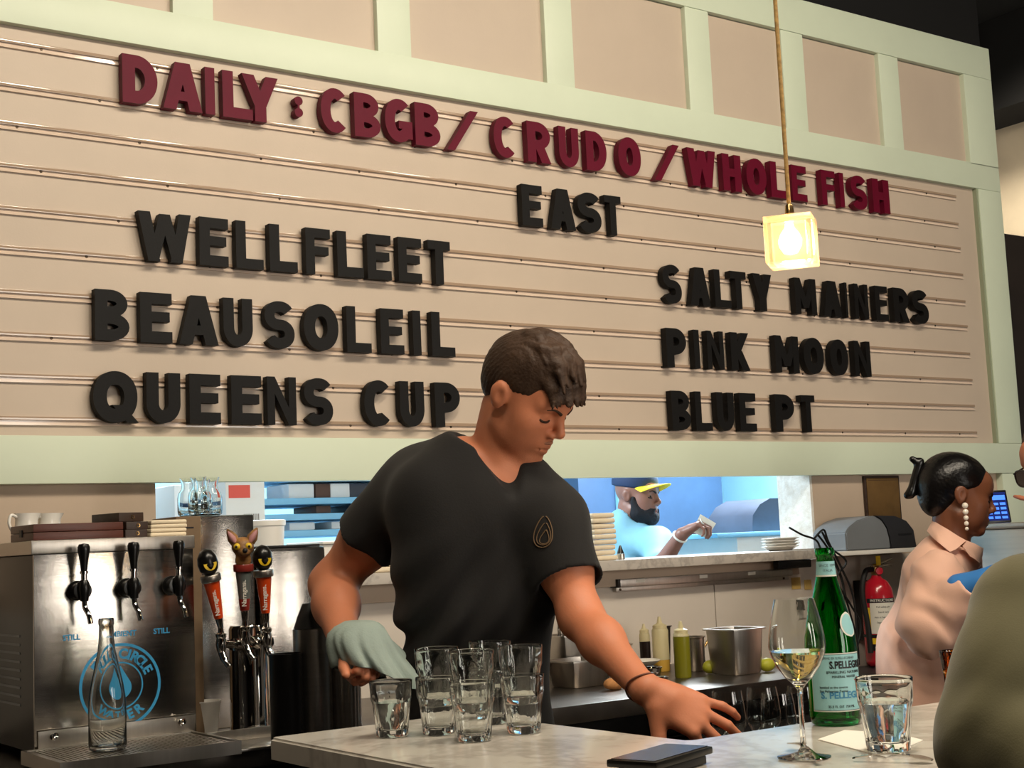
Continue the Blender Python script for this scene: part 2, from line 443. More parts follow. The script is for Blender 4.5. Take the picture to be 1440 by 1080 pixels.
# painted surround of the letter board: rails, stiles and the raised squares above
n = [2]
def trim(x0, x1, z0, z1, y=TY, m='mint'):
    bm = bmesh.new(); box(bm, x0, x1, y, WY, z0, z1, 0.0025)
    struct('trim_%d' % n[0], bm, M[m], 40); n[0] += 1
BX0, BX1, BZ0, BZ1 = -0.6, 4.883, 1.662, 2.702
trim(-0.8, 5.03, 1.543, BZ0)                                  # bottom rail
trim(-0.8, 5.03, BZ1, 2.808)                                  # rail over the board
trim(BX1, 5.03, BZ0 + 0.0005, BZ1 - 0.0005)                   # right stile
P0, P1 = 2.8005, 3.18
trim(-0.8, 5.03, P1, 3.315)                                   # top rail
for a, b in [(-0.08, 0.03), (0.42, 0.53), (0.92, 1.04), (1.445, 1.562), (2.081, 2.196), (2.703, 2.816), (3.319, 3.43), (3.79, 3.905), (4.325, 4.44)]:
    trim(a, b, P0, P1 - 0.0005, TY + 0.002)
trim(4.846, 5.03, P0, P1 - 0.0005)
trim(4.889, 5.04, 0.0, 1.5425, TY + 0.004)                    # painted post carrying on down to the floor
bm = bmesh.new(); box(bm, -0.8, 4.846, 0.0, WY - 0.001, P0 + 0.002, P1 - 0.002); struct('wall_back_upper', bm, M['blush'])
# side wall beyond the end of the board, with its dark doorway
RX = 6.2
def onX(px, py, X=RX):
    r = ray(px, py); return CAM + r * ((X - CAM[0]) / r[0])
zt, zb1, zb2, zl = onX(1440, 171)[2], onX(1440, 335)[2], onX(1440, 372)[2], onX(1440, 548)[2]
bm = bmesh.new(); box(bm, RX, RX + 0.15, -3.0, 4.5, zb1, zt); struct('wall_right', bm, M['white_wall'])
bm = bmesh.new(); box(bm, RX - 0.04, RX + 0.16, -3.0, 4.5, zb2, zb1 - 0.001, 0.004); struct('trim_20', bm, M['dark'], 40)
bm = bmesh.new(); box(bm, RX + 0.3, RX + 0.35, -3.0, 4.5, zl + 0.02, zb2); struct('wall_right_recess', bm, M['dark'])
bm = bmesh.new(); box(bm, RX - 0.05, RX + 0.36, -3.0, 4.5, zl, zl + 0.02, 0.003); struct('trim_21', bm, M['white_wall'], 40)
bm = bmesh.new(); box(bm, RX, RX + 0.15, -3.0, 4.5, 0.0, zl - 0.001); struct('wall_right_lower', bm, M['sky_poster'])
bm = bmesh.new(); box(bm, RX - 0.3, RX + 0.36, -3.0, 4.5, zt + 0.001, 3.798); struct('ceiling_soffit', bm, M['ceil'])
# the guests' side of the room, seen only as reflections: dark panelling
bm = bmesh.new(); box(bm, -4.0, 9.0, -8.1, -8.0, 0.0, 3.8); struct('wall_front', bm, M['dark'])
bm = bmesh.new(); box(bm, -4.1, -4.0, -8.0, WY, 0.0, 3.8); struct('wall_left', bm, M['dark'])
# kitchen behind the pass-through
KY = 3.0
bm = bmesh.new(); box(bm, 0.2, 6.13, KY, KY + 0.1, 0.0, 2.48); struct('wall_kitchen', bm, M['kblue'])
bm = bmesh.new(); box(bm, 0.1, 0.2, WY + WT, KY, 0.0, 2.48); struct('wall_kitchen_left', bm, M['box_w'])
bm = bmesh.new(); box(bm, 6.03, 6.13, WY + WT, KY, 0.0, 2.48); struct('wall_kitchen_right', bm, M['kblue'])
bm = bmesh.new(); box(bm, 5.06, 6.135, WY + 0.06, WY + WT, 0.0, 2.56); struct('wall_kitchen_front', bm, M['dark'])
bm = bmesh.new(); box(bm, 0.1, 6.13, WY + WT + 0.001, KY, 2.48, 2.55); struct('ceiling_kitchen', bm, M['box_w'])
bm = bmesh.new(); box(bm, 0.1, 6.03, WY + WT + 0.001, KY, 0.0, 0.004); struct('floor_kitchen', bm, M['floor'])

# ================================================================== letter board
board = empty('letter_board', (2.1, 0.0, 1.662), 'long blush pink menu letter board with clear rails, framed in mint green above the pass-through', 'menu board')
def rel(o, root):
    o.parent = root
    o.matrix_parent_inverse = Matrix.Translation(root.location).inverted() if root.rotation_euler.z == 0 else (Matrix.Translation(root.location) @ Euler((0, 0, root.rotation_euler.z)).to_matrix().to_4x4()).inverted()
    return o
rel(box_obj('panel', BX0, BX1 - 0.0005, 0.0, 0.012, BZ0 + 0.0005, BZ1 - 0.0005, M['blush']), board)
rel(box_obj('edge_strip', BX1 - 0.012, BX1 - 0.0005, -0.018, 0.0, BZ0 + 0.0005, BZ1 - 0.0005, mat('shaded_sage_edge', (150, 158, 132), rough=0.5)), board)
TRK = [2.642, 2.529, 2.430, 2.322, 2.2135, 2.1125, 2.003, 1.8975, 1.794, 1.6885]
for z in TRK:
    x0, x1 = BX0, 4.755 + (TRK[0] - z) * 0.012
    bm = bmesh.new()
    # extruded clear rail: back web, hooked lower lip, hooded upper lip
    prof = [(0, 0), (-0.0065, 0), (-0.0065, 0.004), (-0.0050, 0.004), (-0.0050, 0.0015), (-0.0015, 0.0015), (-0.0015, 0.0165),
            (-0.0042, 0.0175), (-0.0042, 0.0205), (-0.0034, 0.0215), (0, 0.0215)]
    a = [bm.verts.new((x0, p[0], z + p[1])) for p in prof]; b = [bm.verts.new((x1, p[0], z + p[1])) for p in prof]
    bm.faces.new(a); bm.faces.new(b[::-1])
    for i in range(len(prof)): bm.faces.new([a[i], b[i], b[(i + 1) % len(prof)], a[(i + 1) % len(prof)]])
    t = rel(bm_obj('rail', bm, M['acrylic']), board)
    box_obj('rail_hood_shade', x0, x1, -0.0075, -0.0045, z + 0.0125, z + 0.0212, M['hood'], t, 0.0008)  # strip coloured as the shadow line along the top of the rail
    x = 1.0 + random.random() * 0.3
    while x < x1 - 0.02:
        bm = bmesh.new()
        lathe(bm, [(0, -0.0035), (0.0032, -0.003), (0.004, -0.0017), (0.004, -0.0014)], 10, (x, 0, z + 0.0105), axis=(0, 1, 0))
        bm_obj('screw', bm, M['screw'], t, smooth=40)
        x += 0.30 + random.random() * 0.06

# ---- letters: heavy gothic strokes cut from board
def arc(cx, cy, rx, ry, a0, a1, n=18, p=1.0):
    out = []
    for k in range(n + 1):
        a = math.radians(a0 + (a1 - a0) * k / n)
        c, s = math.cos(a), math.sin(a)
        out.append((cx + rx * math.copysign(abs(c) ** p, c), cy + ry * math.copysign(abs(s) ** p, s)))
    return out
def stroke_poly(pts, t, closed=False):
    P = [np.array(p, float) for p in pts]
    n = len(P); L, R = [], []
    for i in range(n):
        a = P[(i - 1) % n] if (closed or i > 0) else None
        b = P[(i + 1) % n] if (closed or i < n - 1) else None
        d1 = _n(P[i] - a) if a is not None else None
        d2 = _n(b - P[i]) if b is not None else None
        if d1 is None: d1 = d2
        if d2 is None: d2 = d1
        n1 = np.array([-d1[1], d1[0]]); n2 = np.array([-d2[1], d2[0]])
        m = _n(n1 + n2); k = 1.0 / max(0.5, m @ n1)
        L.append(P[i] + m * k * t / 2); R.append(P[i] - m * k * t / 2)
    return L, R
def letter_shapes(ch, w, h, t):
    """list of ('poly', pts) and ('strip', L, R, closed) in letter space"""
    out = []
    x0, x1, y0, y1 = t / 2, w - t / 2, t / 2, h - t / 2
    xm, ym = w / 2, h / 2
    P = lambda *p: out.append(('poly', list(p)))
    B = lambda a, b, c, d: P((a, c), (b, c), (b, d), (a, d))
    def S(pts, closed=False, tt=t):
        L, R = stroke_poly(pts, tt, closed); out.append(('strip', L, R, closed))
    def D(xa, ya, xb, yb, tw=t * 1.08):           # diagonal with level cut ends
        P((xa - tw / 2, ya), (xa + tw / 2, ya), (xb + tw / 2, yb), (xb - tw / 2, yb))
    if ch in 'EFL':
        B(0, t, 0, h)
        if ch in 'EL': B(t * .9, w, 0, t * .95)
        if ch in 'EF': B(t * .9, w, h - t * .95, h); B(t * .9, w * .93, ym - t * .42 + h * .02, ym + t * .42 + h * .02)
    elif ch == 'I': B(0, w, 0, h)
    elif ch == 'T': B(xm - t / 2, xm + t / 2, 0, h); B(0, w, h - t * .95, h)
    elif ch == 'H': B(0, t, 0, h); B(w - t, w, 0, h); B(t * .9, w - t * .9, ym - t * .45, ym + t * .45)
    elif ch == 'A':
        tw = t * 1.05
        D(tw / 2, 0, xm - t * .08, h, tw); D(w - tw / 2, 0, xm + t * .08, h, tw)
        B(w * .28, w * .72, h * .20, h * .20 + t * .72)
    elif ch == 'W':
        tw = min(t, w * .27)
        D(tw / 2, h, w * .29, 0, tw); D(w * .27, 0, xm, h * .97, tw * .9); D(xm, h * .97, w * .73, 0, tw * .9); D(w * .71, 0, w - tw / 2, h, tw)
    elif ch == 'M':
        B(0, t * .92, 0, h); B(w - t * .92, w, 0, h)
        D(t * .5, h, xm, h * .18, t * .95); D(w - t * .5, h, xm, h * .18, t * .95)
    elif ch == 'N': B(0, t * .95, 0, h); B(w - t * .95, w, 0, h); D(t * .5, h, w - t * .5, 0, t)
    elif ch == 'Y':
        B(xm - t / 2, xm + t / 2, 0, h * .46); D(xm, h * .34, t * .55, h, t * 1.05); D(xm, h * .34, w - t * .55, h, t * 1.05)
    elif ch == 'K':
        B(0, t, 0, h); D(t * .75, h * .42, w - t * .6, h, t * 1.1); D(t * 1.1, h * .52, w - t * .55, 0, t * 1.12)
    elif ch == '/': D(t * .5, 0, w - t * .5, h, t * .9)
    elif ch == 'O' or ch == 'Q':
        S(arc(xm, ym, x1 - xm, y1 - ym, 0, 360, 44, 0.92)[:-1], True)
        if ch == 'Q': D(w * .90, 0, w * .55, h * .34, t * .85)
    elif ch == 'C': S(arc(xm * 1.06, ym, xm * 1.06 - x0, y1 - ym, 48, 312, 34, 0.94))
    elif ch == 'G':
        S(arc(xm * 1.03, ym, xm * 1.03 - x0, y1 - ym, 50, 325, 34, 0.94)); B(w - t * .98, w, h * .10, h * .50); B(xm, w, h * .50 - t * .7, h * .50)
    elif ch == 'U': S([(x0, h), (x0, h * .38)] + arc(xm, h * .38, xm - x0, h * .38 - y0, 180, 360, 20)[1:-1] + [(x1, h * .38), (x1, h)])
    elif ch == 'D': S([(x0, y0), (w * .40, y0)] + arc(w * .40, ym, x1 - w * .40, y1 - ym, -90, 90, 22)[1:-1] + [(w * .40, y1), (x0, y1)], True)
    elif ch == 'P' or ch == 'R':
        B(0, t, 0, h); r = h * .29; c = h - t * .46 - (h * .56 - t * .46) / 2
        ry = (h * .56 - t * .46) / 2
        S([(t * .5, c - ry), (w * .45, c - ry)] + arc(w * .45, c, x1 - w * .45, ry, -90, 90, 16)[1:-1] + [(w * .45, c + ry), (t * .5, c + ry)], False, t * .92)
        if ch == 'R': D(w - t * .58, 0, w * .48, h * .46, t * 1.12)
    elif ch == 'B':
        B(0, t, 0, h); tt = t * .88
        for lo, hi, ww in ((0, h * .545, w), (h * .455, h, w * .95)):
            c = (lo + hi) / 2; ry = (hi - lo) / 2 - tt / 2; xx = ww - tt / 2
            S([(t * .5, c - ry), (w * .45, c - ry)] + arc(w * .45, c, xx - w * .45, ry, -90, 90, 14)[1:-1] + [(w * .45, c + ry), (t * .5, c + ry)], False, tt)
    elif ch == 'S':
        tt = t * .92; rx = w / 2 - tt / 2; ry = (h - tt) / 4
        S(arc(xm, h - tt / 2 - ry, rx, ry, 28, 268, 20, 0.9) + arc(xm, tt / 2 + ry, rx, ry, 88, -152, 20, 0.9), False, tt)
    elif ch == ':':
        out.append(('poly', [(p[0], p[1]) for p in arc(xm, h * .80, xm, xm, 0, 360, 20)[:-1]]))
        out.append(('poly', [(p[0], p[1]) for p in arc(xm, h * .20, xm, xm, 0, 360, 20)[:-1]])); B(xm - w * .12, xm + w * .12, h * .2, h * .8)
    return out
def make_letter(ch, X0, X1, Z0, Z1, m, label, group, jit=0.0):
    w, h = X1 - X0, Z1 - Z0
    t = min(0.265 * h, 0.36 * w) if ch not in 'I:' else w
    if ch in 'WMN': t = min(0.25 * h, 0.27 * w)
    if ch == '/': t = 0.24 * h
    bm = bmesh.new()
    for k, s in enumerate(letter_shapes(ch, w, h, t)):
        yf = -0.034 + 0.00025 * k; yb = -0.0085 - 0.0002 * k
        if s[0] == 'poly':
            prism(bm, s[1], yf, yb)
        else:
            L, R, closed = s[1], s[2], s[3]
            n_ = len(L)
            q = [[bm.verts.new((p[0], y, p[1])) for p in side] for side in (L, R) for y in (yf, yb)]
            for i in range(n_ if closed else n_ - 1):
                j = (i + 1) % n_
                bm.faces.new([q[0][i], q[0][j], q[2][j], q[2][i]]); bm.faces.new([q[1][i], q[3][i], q[3][j], q[1][j]])
                bm.faces.new([q[0][i], q[1][i], q[1][j], q[0][j]]); bm.faces.new([q[2][i], q[2][j], q[3][j], q[3][i]])
            if not closed:
                bm.faces.new([q[0][0], q[2][0], q[3][0], q[1][0]]); bm.faces.new([q[0][-1], q[1][-1], q[3][-1], q[2][-1]])
    bmesh.ops.rotate(bm, cent=(w / 2, 0, 0), matrix=Matrix.Rotation(jit, 3, 'Y'), verts=bm.verts[:])
    names = {'/': 'slash_letter', ':': 'colon_letter'}
    o = bm_obj(names.get(ch, 'board_letter_' + ch.lower() if False else 'sign_letter'), bm, m, None, smooth=35)
    o.location = (X0, 0, Z0)
    tag(o, label, 'letter', group)
ORD = ['first', 'second', 'third', 'fourth', 'fifth', 'sixth', 'seventh', 'eighth', 'ninth', 'tenth']
LINES = [
 ('DAILY', 'dark red', 'red', 1, [(169, 224), (226, 287), (285.5, 305), (310, 358), (337, 395)]),
 (':', 'dark red', 'red', 1, [(411, 429)]),
 ('CBGB', 'dark red', 'red', 1, [(448, 492), (495, 538), (538, 583), (580, 622)]),
 ('/', 'dark red', 'red', 1, [(623, 677)]),
 ('CRUDO', 'dark red', 'red', 1, [(690, 728), (737, 777), (781, 816), (819, 855), (864, 903)]),
 ('/', 'dark red', 'red', 1, [(913, 958)]),
 ('WHOLE', 'dark red', 'red', 1, [(960.5, 1008), (1009.5, 1043), (1042.5, 1078), (1076, 1107), (1105.5, 1134)]),
 ('FISH', 'dark red', 'red', 1, [(1147, 1174), (1172, 1186), (1188, 1218), (1218, 1249)]),
 ('EAST', 'black', 'black', 3, [(729, 765), (768.5, 811), (807, 847), (845, 875.5)]),
 ('WELLFLEET', 'black', 'black', 5, [(190.6, 271), (276, 322.7), (327.5, 372), (374.7, 420), (425.4, 466.5), (469.7, 512.8), (511.6, 552), (555, 594.6), (597, 635)]),
 ('BEAUSOLEIL', 'black', 'black', 7, [(129, 182.6), (192.6, 243), (247, 308), (309.4, 356.5), (367, 415), (422, 477), (482, 523), (529.7, 569), (575, 593), (601, 640.5)]),
 ('QUEENS', 'black', 'black', 9, [(126, 193.4), (200.7, 254), (261, 310.6), (319.5, 368), (370, 417), (422, 468.5)]),
 ('CUP', 'black', 'black', 9, [(506, 551), (556, 597), (605.4, 648)]),
 ('SALTY', 'black', 'black', 5, [(925.5, 959), (963, 999), (997.5, 1028), (1020, 1050), (1051, 1086)]),
 ('MAINERS', 'black', 'black', 5, [(1110, 1147.6), (1149, 1182.6), (1180, 1191), (1193, 1220), (1222, 1247.6), (1247.6, 1277), (1274, 1304)]),
 ('PINK', 'black', 'black', 7, [(930, 966), (968.7, 984), (987, 1018), (1020, 1054)]),
 ('MOON', 'black', 'black', 7, [(1082, 1123), (1122, 1158), (1159, 1192), (1193, 1223.5)]),
 ('BLUE', 'black', 'black', 9, [(937, 971), (970, 1001), (1000, 1032), (1032, 1063)]),
 ('PT', 'black', 'black', 9, [(1082, 1117), (1119, 1146)]),
]
_sl = 0
for word, cn, mk, row, spans in LINES:
    zb = TRK[row] + 0.0068
    for i, (ch, (pa, pb)) in enumerate(zip(word, spans)):
        pym = 33 + 0.17 * pa + 40 if row == 1 else 0
        X0 = onY(pa, 560 - (TRK[row] - 1.72) * 380, -0.0068)[0]; X1 = onY(pb, 560 - (TRK[row] - 1.72) * 380, -0.034)[0]
        for _ in range(3):                         # settle the height that belongs to this column
            pass
        z0, z1 = zb, zb + 0.131
        if ch == ':':
            lab = 'dark red colon of two joined dots after DAILY on the top row'; z0, z1 = zb + 0.032, zb + 0.088
        elif ch == '/':
            lab = ['dark red slash between CBGB and CRUDO on the top row', 'dark red slash between CRUDO and WHOLE FISH on the top row'][_sl]; _sl += 1
        else:
            pos = 'last' if (i == len(word) - 1 and len(word) > 2) else ORD[i]
            lab = '%s block letter %s, %s letter of the board word %s' % (cn, ch, pos, word)
        if ch == 'I' and False: pass
        make_letter(ch, X0, X1, z0, z1, M[mk], lab, '%s letters on the menu board' % cn, random.uniform(-0.006, 0.006))

# ---- small signed-distance modeller used for everything soft
def smin(a, b, k):
    if k <= 0: return np.minimum(a, b)
    h = np.maximum(k - np.abs(a - b), 0) / k
    return np.minimum(a, b) - h * h * k * 0.25
class Prim:
    def __init__(s, f, k=0.0, op='u', c=None, r=None): s.f, s.k, s.op, s.c, s.r = f, k, op, c, r
def cap_w(a, b, ra, rb=None, k=0.02, op='u'):
    a = np.array(a, float); b = np.array(b, float); rb = ra if rb is None else rb
    ab = b - a; L2 = max(ab @ ab, 1e-12)
    def f(P):
        t = np.clip(((P - a) @ ab) / L2, 0, 1)
        return np.linalg.norm(P - (a + t[:, None] * ab), axis=1) - (ra + (rb - ra) * t)
    return Prim(f, k, op, [a, b], max(ra, rb))
def ell_w(c, r, axes=None, k=0.01, op='u'):
    c = np.array(c, float); r = np.array(r, float)
    A = np.eye(3) if axes is None else np.array([_n(np.array(x)) for x in axes])
    def f(P):
        q = (P - c) @ A.T
        k0 = np.linalg.norm(q / r, axis=1); k1 = np.linalg.norm(q / (r * r), axis=1)
        return np.where(k1 > 1e-9, k0 * (k0 - 1) / np.maximum(k1, 1e-9), -r.min())
    P_ = Prim(f, k, op, [c], r.max()); P_.q = r
    return P_
def half_w(c, nrm_, k=0.0, op='i'):
    """keep the side away from the normal"""
    c = np.array(c, float); nn = _n(np.array(nrm_))
    return Prim(lambda P: (P - c) @ nn, k, op)
def ev(prims, P):
    d = None
    for p in prims:
        v = p.f(P)
        if d is None: d = v
        elif p.op == 'u': d = smin(d, v, p.k)
        elif p.op == 's': d = -smin(-d, v, p.k)
        elif p.op == 'i': d = -smin(-d, -v, p.k)
    return d
def group_p(prims, k=0.0, op='u'):
    cs = [c for p in prims if p.c is not None for c in p.c]; rm = max(p.r for p in prims if p.r is not None)
    return Prim(lambda P: ev(prims, P), k, op, cs, rm)
def disp_p(prims, fn):
    """last step: add a displacement field"""
    g = group_p(prims)
    return [Prim(lambda P: g.f(P) + fn(P), 0, 'u', g.c, g.r)]
def sdf_mesh(prims, h, pad=0.02):
    cs = np.array([c for p in prims if p.op == 'u' and p.c is not None for c in p.c])
    rm = max(p.r for p in prims if p.op == 'u' and p.r is not None)
    lo = cs.min(0) - rm - pad; hi = cs.max(0) + rm + pad
    S_ = 4
    nc = np.ceil((hi - lo) / (h * S_)).astype(int) + 1
    nf = nc * S_
    gx, gy, gz = [lo[i] + (np.arange(nc[i]) * S_ + (S_ - 1) / 2) * h for i in range(3)]
    G = np.stack(np.meshgrid(gx, gy, gz, indexing='ij'), -1).reshape(-1, 3)
    dc = np.concatenate([ev(prims, G[i:i + 400000]) for i in range(0, len(G), 400000)]).reshape(nc)
    D = np.repeat(np.repeat(np.repeat(dc, S_, 0), S_, 1), S_, 2).astype(np.float32)
    mask = np.repeat(np.repeat(np.repeat(np.abs(dc) < h * S_ * 1.6, S_, 0), S_, 1), S_, 2)
    idx = np.argwhere(mask)
    out = np.empty(len(idx), np.float32)
    for i in range(0, len(idx), 400000):
        out[i:i + 400000] = ev(prims, lo + idx[i:i + 400000] * h)
    D[mask] = out
    # surface nets
    s = D < 0
    n0, n1, n2 = D.shape
    cnt = np.zeros((n0 - 1, n1 - 1, n2 - 1), np.int8)
    for a in (0, 1):
        for b in (0, 1):
            for c in (0, 1):
                cnt += s[a:n0 - 1 + a, b:n1 - 1 + b, c:n2 - 1 + c]
    act = (cnt > 0) & (cnt < 8)
    ids = np.full(act.shape, -1, np.int64)
    cells = np.argwhere(act)
    ids[act] = np.arange(len(cells))
    acc = np.zeros((len(cells), 3)); num = np.zeros(len(cells))
    corners = [(a, b, c) for a in (0, 1) for b in (0, 1) for c in (0, 1)]
    for i, p in enumerate(corners):
        for q in corners[i + 1:]:
            if sum(abs(x - y) for x, y in zip(p, q)) != 1: continue
            v0 = D[cells[:, 0] + p[0], cells[:, 1] + p[1], cells[:, 2] + p[2]]
            v1 = D[cells[:, 0] + q[0], cells[:, 1] + q[1], cells[:, 2] + q[2]]
            m_ = (v0 < 0) != (v1 < 0)
            t = np.where(m_, v0 / np.where(m_, v0 - v1, 1), 0)
            pp = np.array(p)[None] + t[:, None] * (np.array(q) - np.array(p))[None]
            acc[m_] += pp[m_]; num[m_] += 1
    V = lo + (cells + acc / num[:, None]) * h
    F = []
    for ax_ in range(3):
        o1, o2 = (ax_ + 1) % 3, (ax_ + 2) % 3
        sl0 = [slice(None)] * 3; sl1 = [slice(None)] * 3
        sl0[ax_] = slice(0, -1); sl1[ax_] = slice(1, None)
        e_ = s[tuple(sl0)] != s[tuple(sl1)]
        E = np.argwhere(e_)
        ok = (E[:, o1] > 0) & (E[:, o2] > 0) & (E[:, o1] < D.shape[o1] - 1) & (E[:, o2] < D.shape[o2] - 1)
        E = E[ok]
        q = []
        for d1, d2 in ((-1, -1), (0, -1), (0, 0), (-1, 0)):
            c = E.copy(); c[:, o1] += d1; c[:, o2] += d2
            q.append(ids[c[:, 0], c[:, 1], c[:, 2]])
        q = np.stack(q, 1)
        flip = ~s[E[:, 0], E[:, 1], E[:, 2]]
        q[flip] = q[flip][:, ::-1]
        F.append(q)
    F = np.concatenate(F)
    F = F[(F >= 0).all(1)]
    return V, F
def sdf_obj(name, prims, h, m, parent=None, smooth_it=1, pad=0.02, fn=None):
    V, F = sdf_mesh(prims, h, pad)
    for _ in range(smooth_it):                        # light Laplacian pass takes the grid out
        acc = np.zeros_like(V); num = np.zeros(len(V))
        for a, b in ((0, 1), (1, 2), (2, 3), (3, 0)):
            np.add.at(acc, F[:, a], V[F[:, b]]); np.add.at(acc, F[:, b], V[F[:, a]])
            np.add.at(num, F[:, a], 1); np.add.at(num, F[:, b], 1)
        V = V * 0.5 + 0.5 * acc / np.maximum(num, 1)[:, None]
    me = bpy.data.meshes.new(name)
    me.vertices.add(len(V)); me.vertices.foreach_set('co', V.astype(np.float32).ravel())
    me.loops.add(F.size); me.loops.foreach_set('vertex_index', F.ravel().astype(np.int32))
    me.polygons.add(len(F)); me.polygons.foreach_set('loop_start', np.arange(0, F.size, 4, dtype=np.int32))
    me.update(calc_edges=True); me.validate()
    me.polygons.foreach_set('use_smooth', np.ones(len(me.polygons), bool))
    me.materials.append(m)
    o = bpy.data.objects.new(name, me)
    return link(o, parent)

# ================================================================== back counter, shelf and what stands on them
CZ = 0.94
bm = bmesh.new(); box(bm, -0.8, 3.22, -0.66, WY - 0.007, CZ - 0.045, CZ, 0.004)
c_ = bm_obj('steel_worktop', bm, M['steel_dk'], None, 40); tag(c_, 'long dark stainless back counter under the pass-through', 'counter')
base = empty('under_counter_cabinet', (1.5, -0.3, 0.0), 'black cabinet base under the long stainless back counter', 'cabinet')
rel(box_obj('carcass', -0.8, 3.22, -0.58, 0.0, 0.0, CZ - 0.0455, M['blackpl'], None), base)
for x in (-0.28, 0.46, 1.20, 1.94, 2.49):
    d = rel(box_obj('door', x, x + 0.72, -0.605, -0.581, 0.08, CZ - 0.12, M['rubber'], None, 0.003), base)
    h_ = tube_obj('handle', [(x + 0.1, -0.62, CZ - 0.16), (x + 0.62, -0.62, CZ - 0.16)], 0.006, M['steel_dk'], d)
# shelf slab in the pass-through
shelf = box_obj('pass_shelf', 1.40, 3.725, -0.085, 0.30, 1.2515, 1.283, M['marble_edge'], None, 0.003)
tag(shelf, 'grey veined stone shelf along the kitchen pass-through', 'shelf')
br = box_obj('shelf_batten', 1.40, 3.70, -0.022, 0.006, 1.20, 1.251, M['wall'], None, 0.002); tag(br, kind='structure'); br.name = 'trim_30'
wb = box_obj('printer_shelf', 3.735, 4.28, -0.16, 0.006, 1.257, 1.272, M['whitepl'], None, 0.002)
tag(wb, 'white board shelf right of the stone shelf, carrying the receipt printer', 'shelf')

# ticket rail
tr = empty('ticket_rail', (3.27, 0.02, 1.183), 'long steel ticket rail screwed to the wall under the stone shelf', 'ticket rail')
bm = bmesh.new(); prism_pts = [(0.0, 1.183), (0.0, 1.222)]
box(bm, 2.885, 3.655, -0.012, 0.006, 1.183, 1.196, 0.001); box(bm, 2.885, 3.655, -0.034, 0.006, 1.1965, 1.222, 0.004)
rel(bm_obj('rail_body', bm, M['steel_h'], None, 40), tr)
rel(box_obj('end_cap', 2.875, 2.884, -0.036, 0.006, 1.196, 1.2225, M['blackpl'], None, 0.001), tr)
for x in (2.95, 3.22, 3.44):
    rel(box_obj('label', x, x + 0.035, -0.0348, -0.0342, 1.2085, 1.219, M['label_w'], None), tr)
for x in (2.90, 3.63):
    rel(lathe_obj('screw', [(0, 0.004), (0.004, 0.003), (0.004, 0)], M['screw'], None, 12, (x, -0.012, 1.189), axis=(0, -1, 0)), tr)
kb = box_obj('cable_box', 3.56, 3.72, -0.062, -0.0350, 1.2225, 1.2505, M['blackpl'], None, 0.004); tag(kb, 'flat black box fixed under the right end of the stone shelf', 'box')

# water cooler ------------------------------------------------------
QY = -0.528
cool = empty('water_dispenser', (1.085, -0.33, CZ), 'stainless countertop water dispenser with three black taps and a blue round logo', 'water dispenser')
rel(box_obj('body', 0.914, 1.257, QY + 0.006, -0.10, CZ + 0.02, 1.366, M['blackpl'], None, 0.003), cool)
rel(box_obj('front_panel', 0.910, 1.261, QY, QY + 0.0055, CZ + 0.02, 1.3665, M['steel_front'], None, 0.001), cool)
rel(box_obj('hood', 0.905, 1.265, QY - 0.002, -0.095, 1.367, 1.396, M['steel_h'], None, 0.003), cool)
for x, y in ((0.94, -0.5), (1.23, -0.5), (0.94, -0.13), (1.23, -0.13)):
    rel(lathe_obj('foot', [(0, 0), (0.014, 0), (0.014, 0.0195), (0, 0.0195)], M['rubber'], None, 16, (x, y, CZ + 0.0002)), cool)
for i in range(9):
    rel(box_obj('vent_slot', 0.9125, 0.9138, -0.42, -0.16, 1.05 + i * 0.018, 1.055 + i * 0.018, M['greypl'], None), cool)
for tx in (1.0, 1.107, 1.208):
    fz = 1.288
    f = rel(lathe_obj('faucet', [(0.021, 0), (0.021, 0.006), (0.0165, 0.010), (0.0165, 0.026), (0.019, 0.028), (0.019, 0.04), (0.0, 0.043)], M['blackpl'], None, 28, (tx, QY - 0.0002, fz), axis=(0, -1, 0)), cool)
    k = bm_obj('valve_body', (lambda b: (lathe(b, [(0, -0.026), (0.0085, -0.026), (0.0105, -0.01), (0.0125, 0.0), (0.0105, 0.012), (0.0075, 0.018), (0, 0.018)], 20, (tx, QY - 0.048, fz + 0.004)), b)[1])(bmesh.new()), M['blackpl'], f, 40)
    bm = bmesh.new(); lathe(bm, [(0, 0.018), (0.0062, 0.018), (0.0062, 0.03), (0.0085, 0.031), (0.0085, 0.036), (0.006, 0.037), (0, 0.037)], 18, (tx, QY - 0.048, fz + 0.004))
    bm_obj('collar', bm, M['chrome'], f, 40)
    bm = bmesh.new(); lathe(bm, [(0, 0.037), (0.0065, 0.037), (0.0085, 0.055), (0.0125, 0.078), (0.0128, 0.086), (0.010, 0.092), (0, 0.094)], 24, (tx, QY - 0.048, fz + 0.004))
    bm_obj('handle', bm, M['blackpl'], f, 40)
    tube_obj('spout', spline([(tx, QY - 0.048, fz - 0.02), (tx, QY - 0.052, fz - 0.035), (tx + 0.004, QY - 0.062, fz - 0.05), (tx + 0.007, QY - 0.066, fz - 0.068)], 5), 0.0055, M['chrome'], f, 14)
def arc_text(s, cx, cz, r, mid_deg, span_deg, size, y, flip=False):
    vs = []
    n_ = len(s)
    for i, ch in enumerate(s):
        if ch == ' ': continue
        a = math.radians(mid_deg + span_deg * ((i / (n_ - 1)) - 0.5) * (1 if flip else -1))
        o_ = (cx + r * math.cos(a), y, cz + r * math.sin(a))
        up = Vector((math.cos(a), 0, math.sin(a))) * (-1 if flip else 1)
        x_ = Vector((up.z, 0, -up.x))
        vs.append(text_obj('tmpc', ch, size, M['blue_print'], None, frame_M(o_, x_, up), 0.0002, 0.0012 * size / 0.03))
    return vs
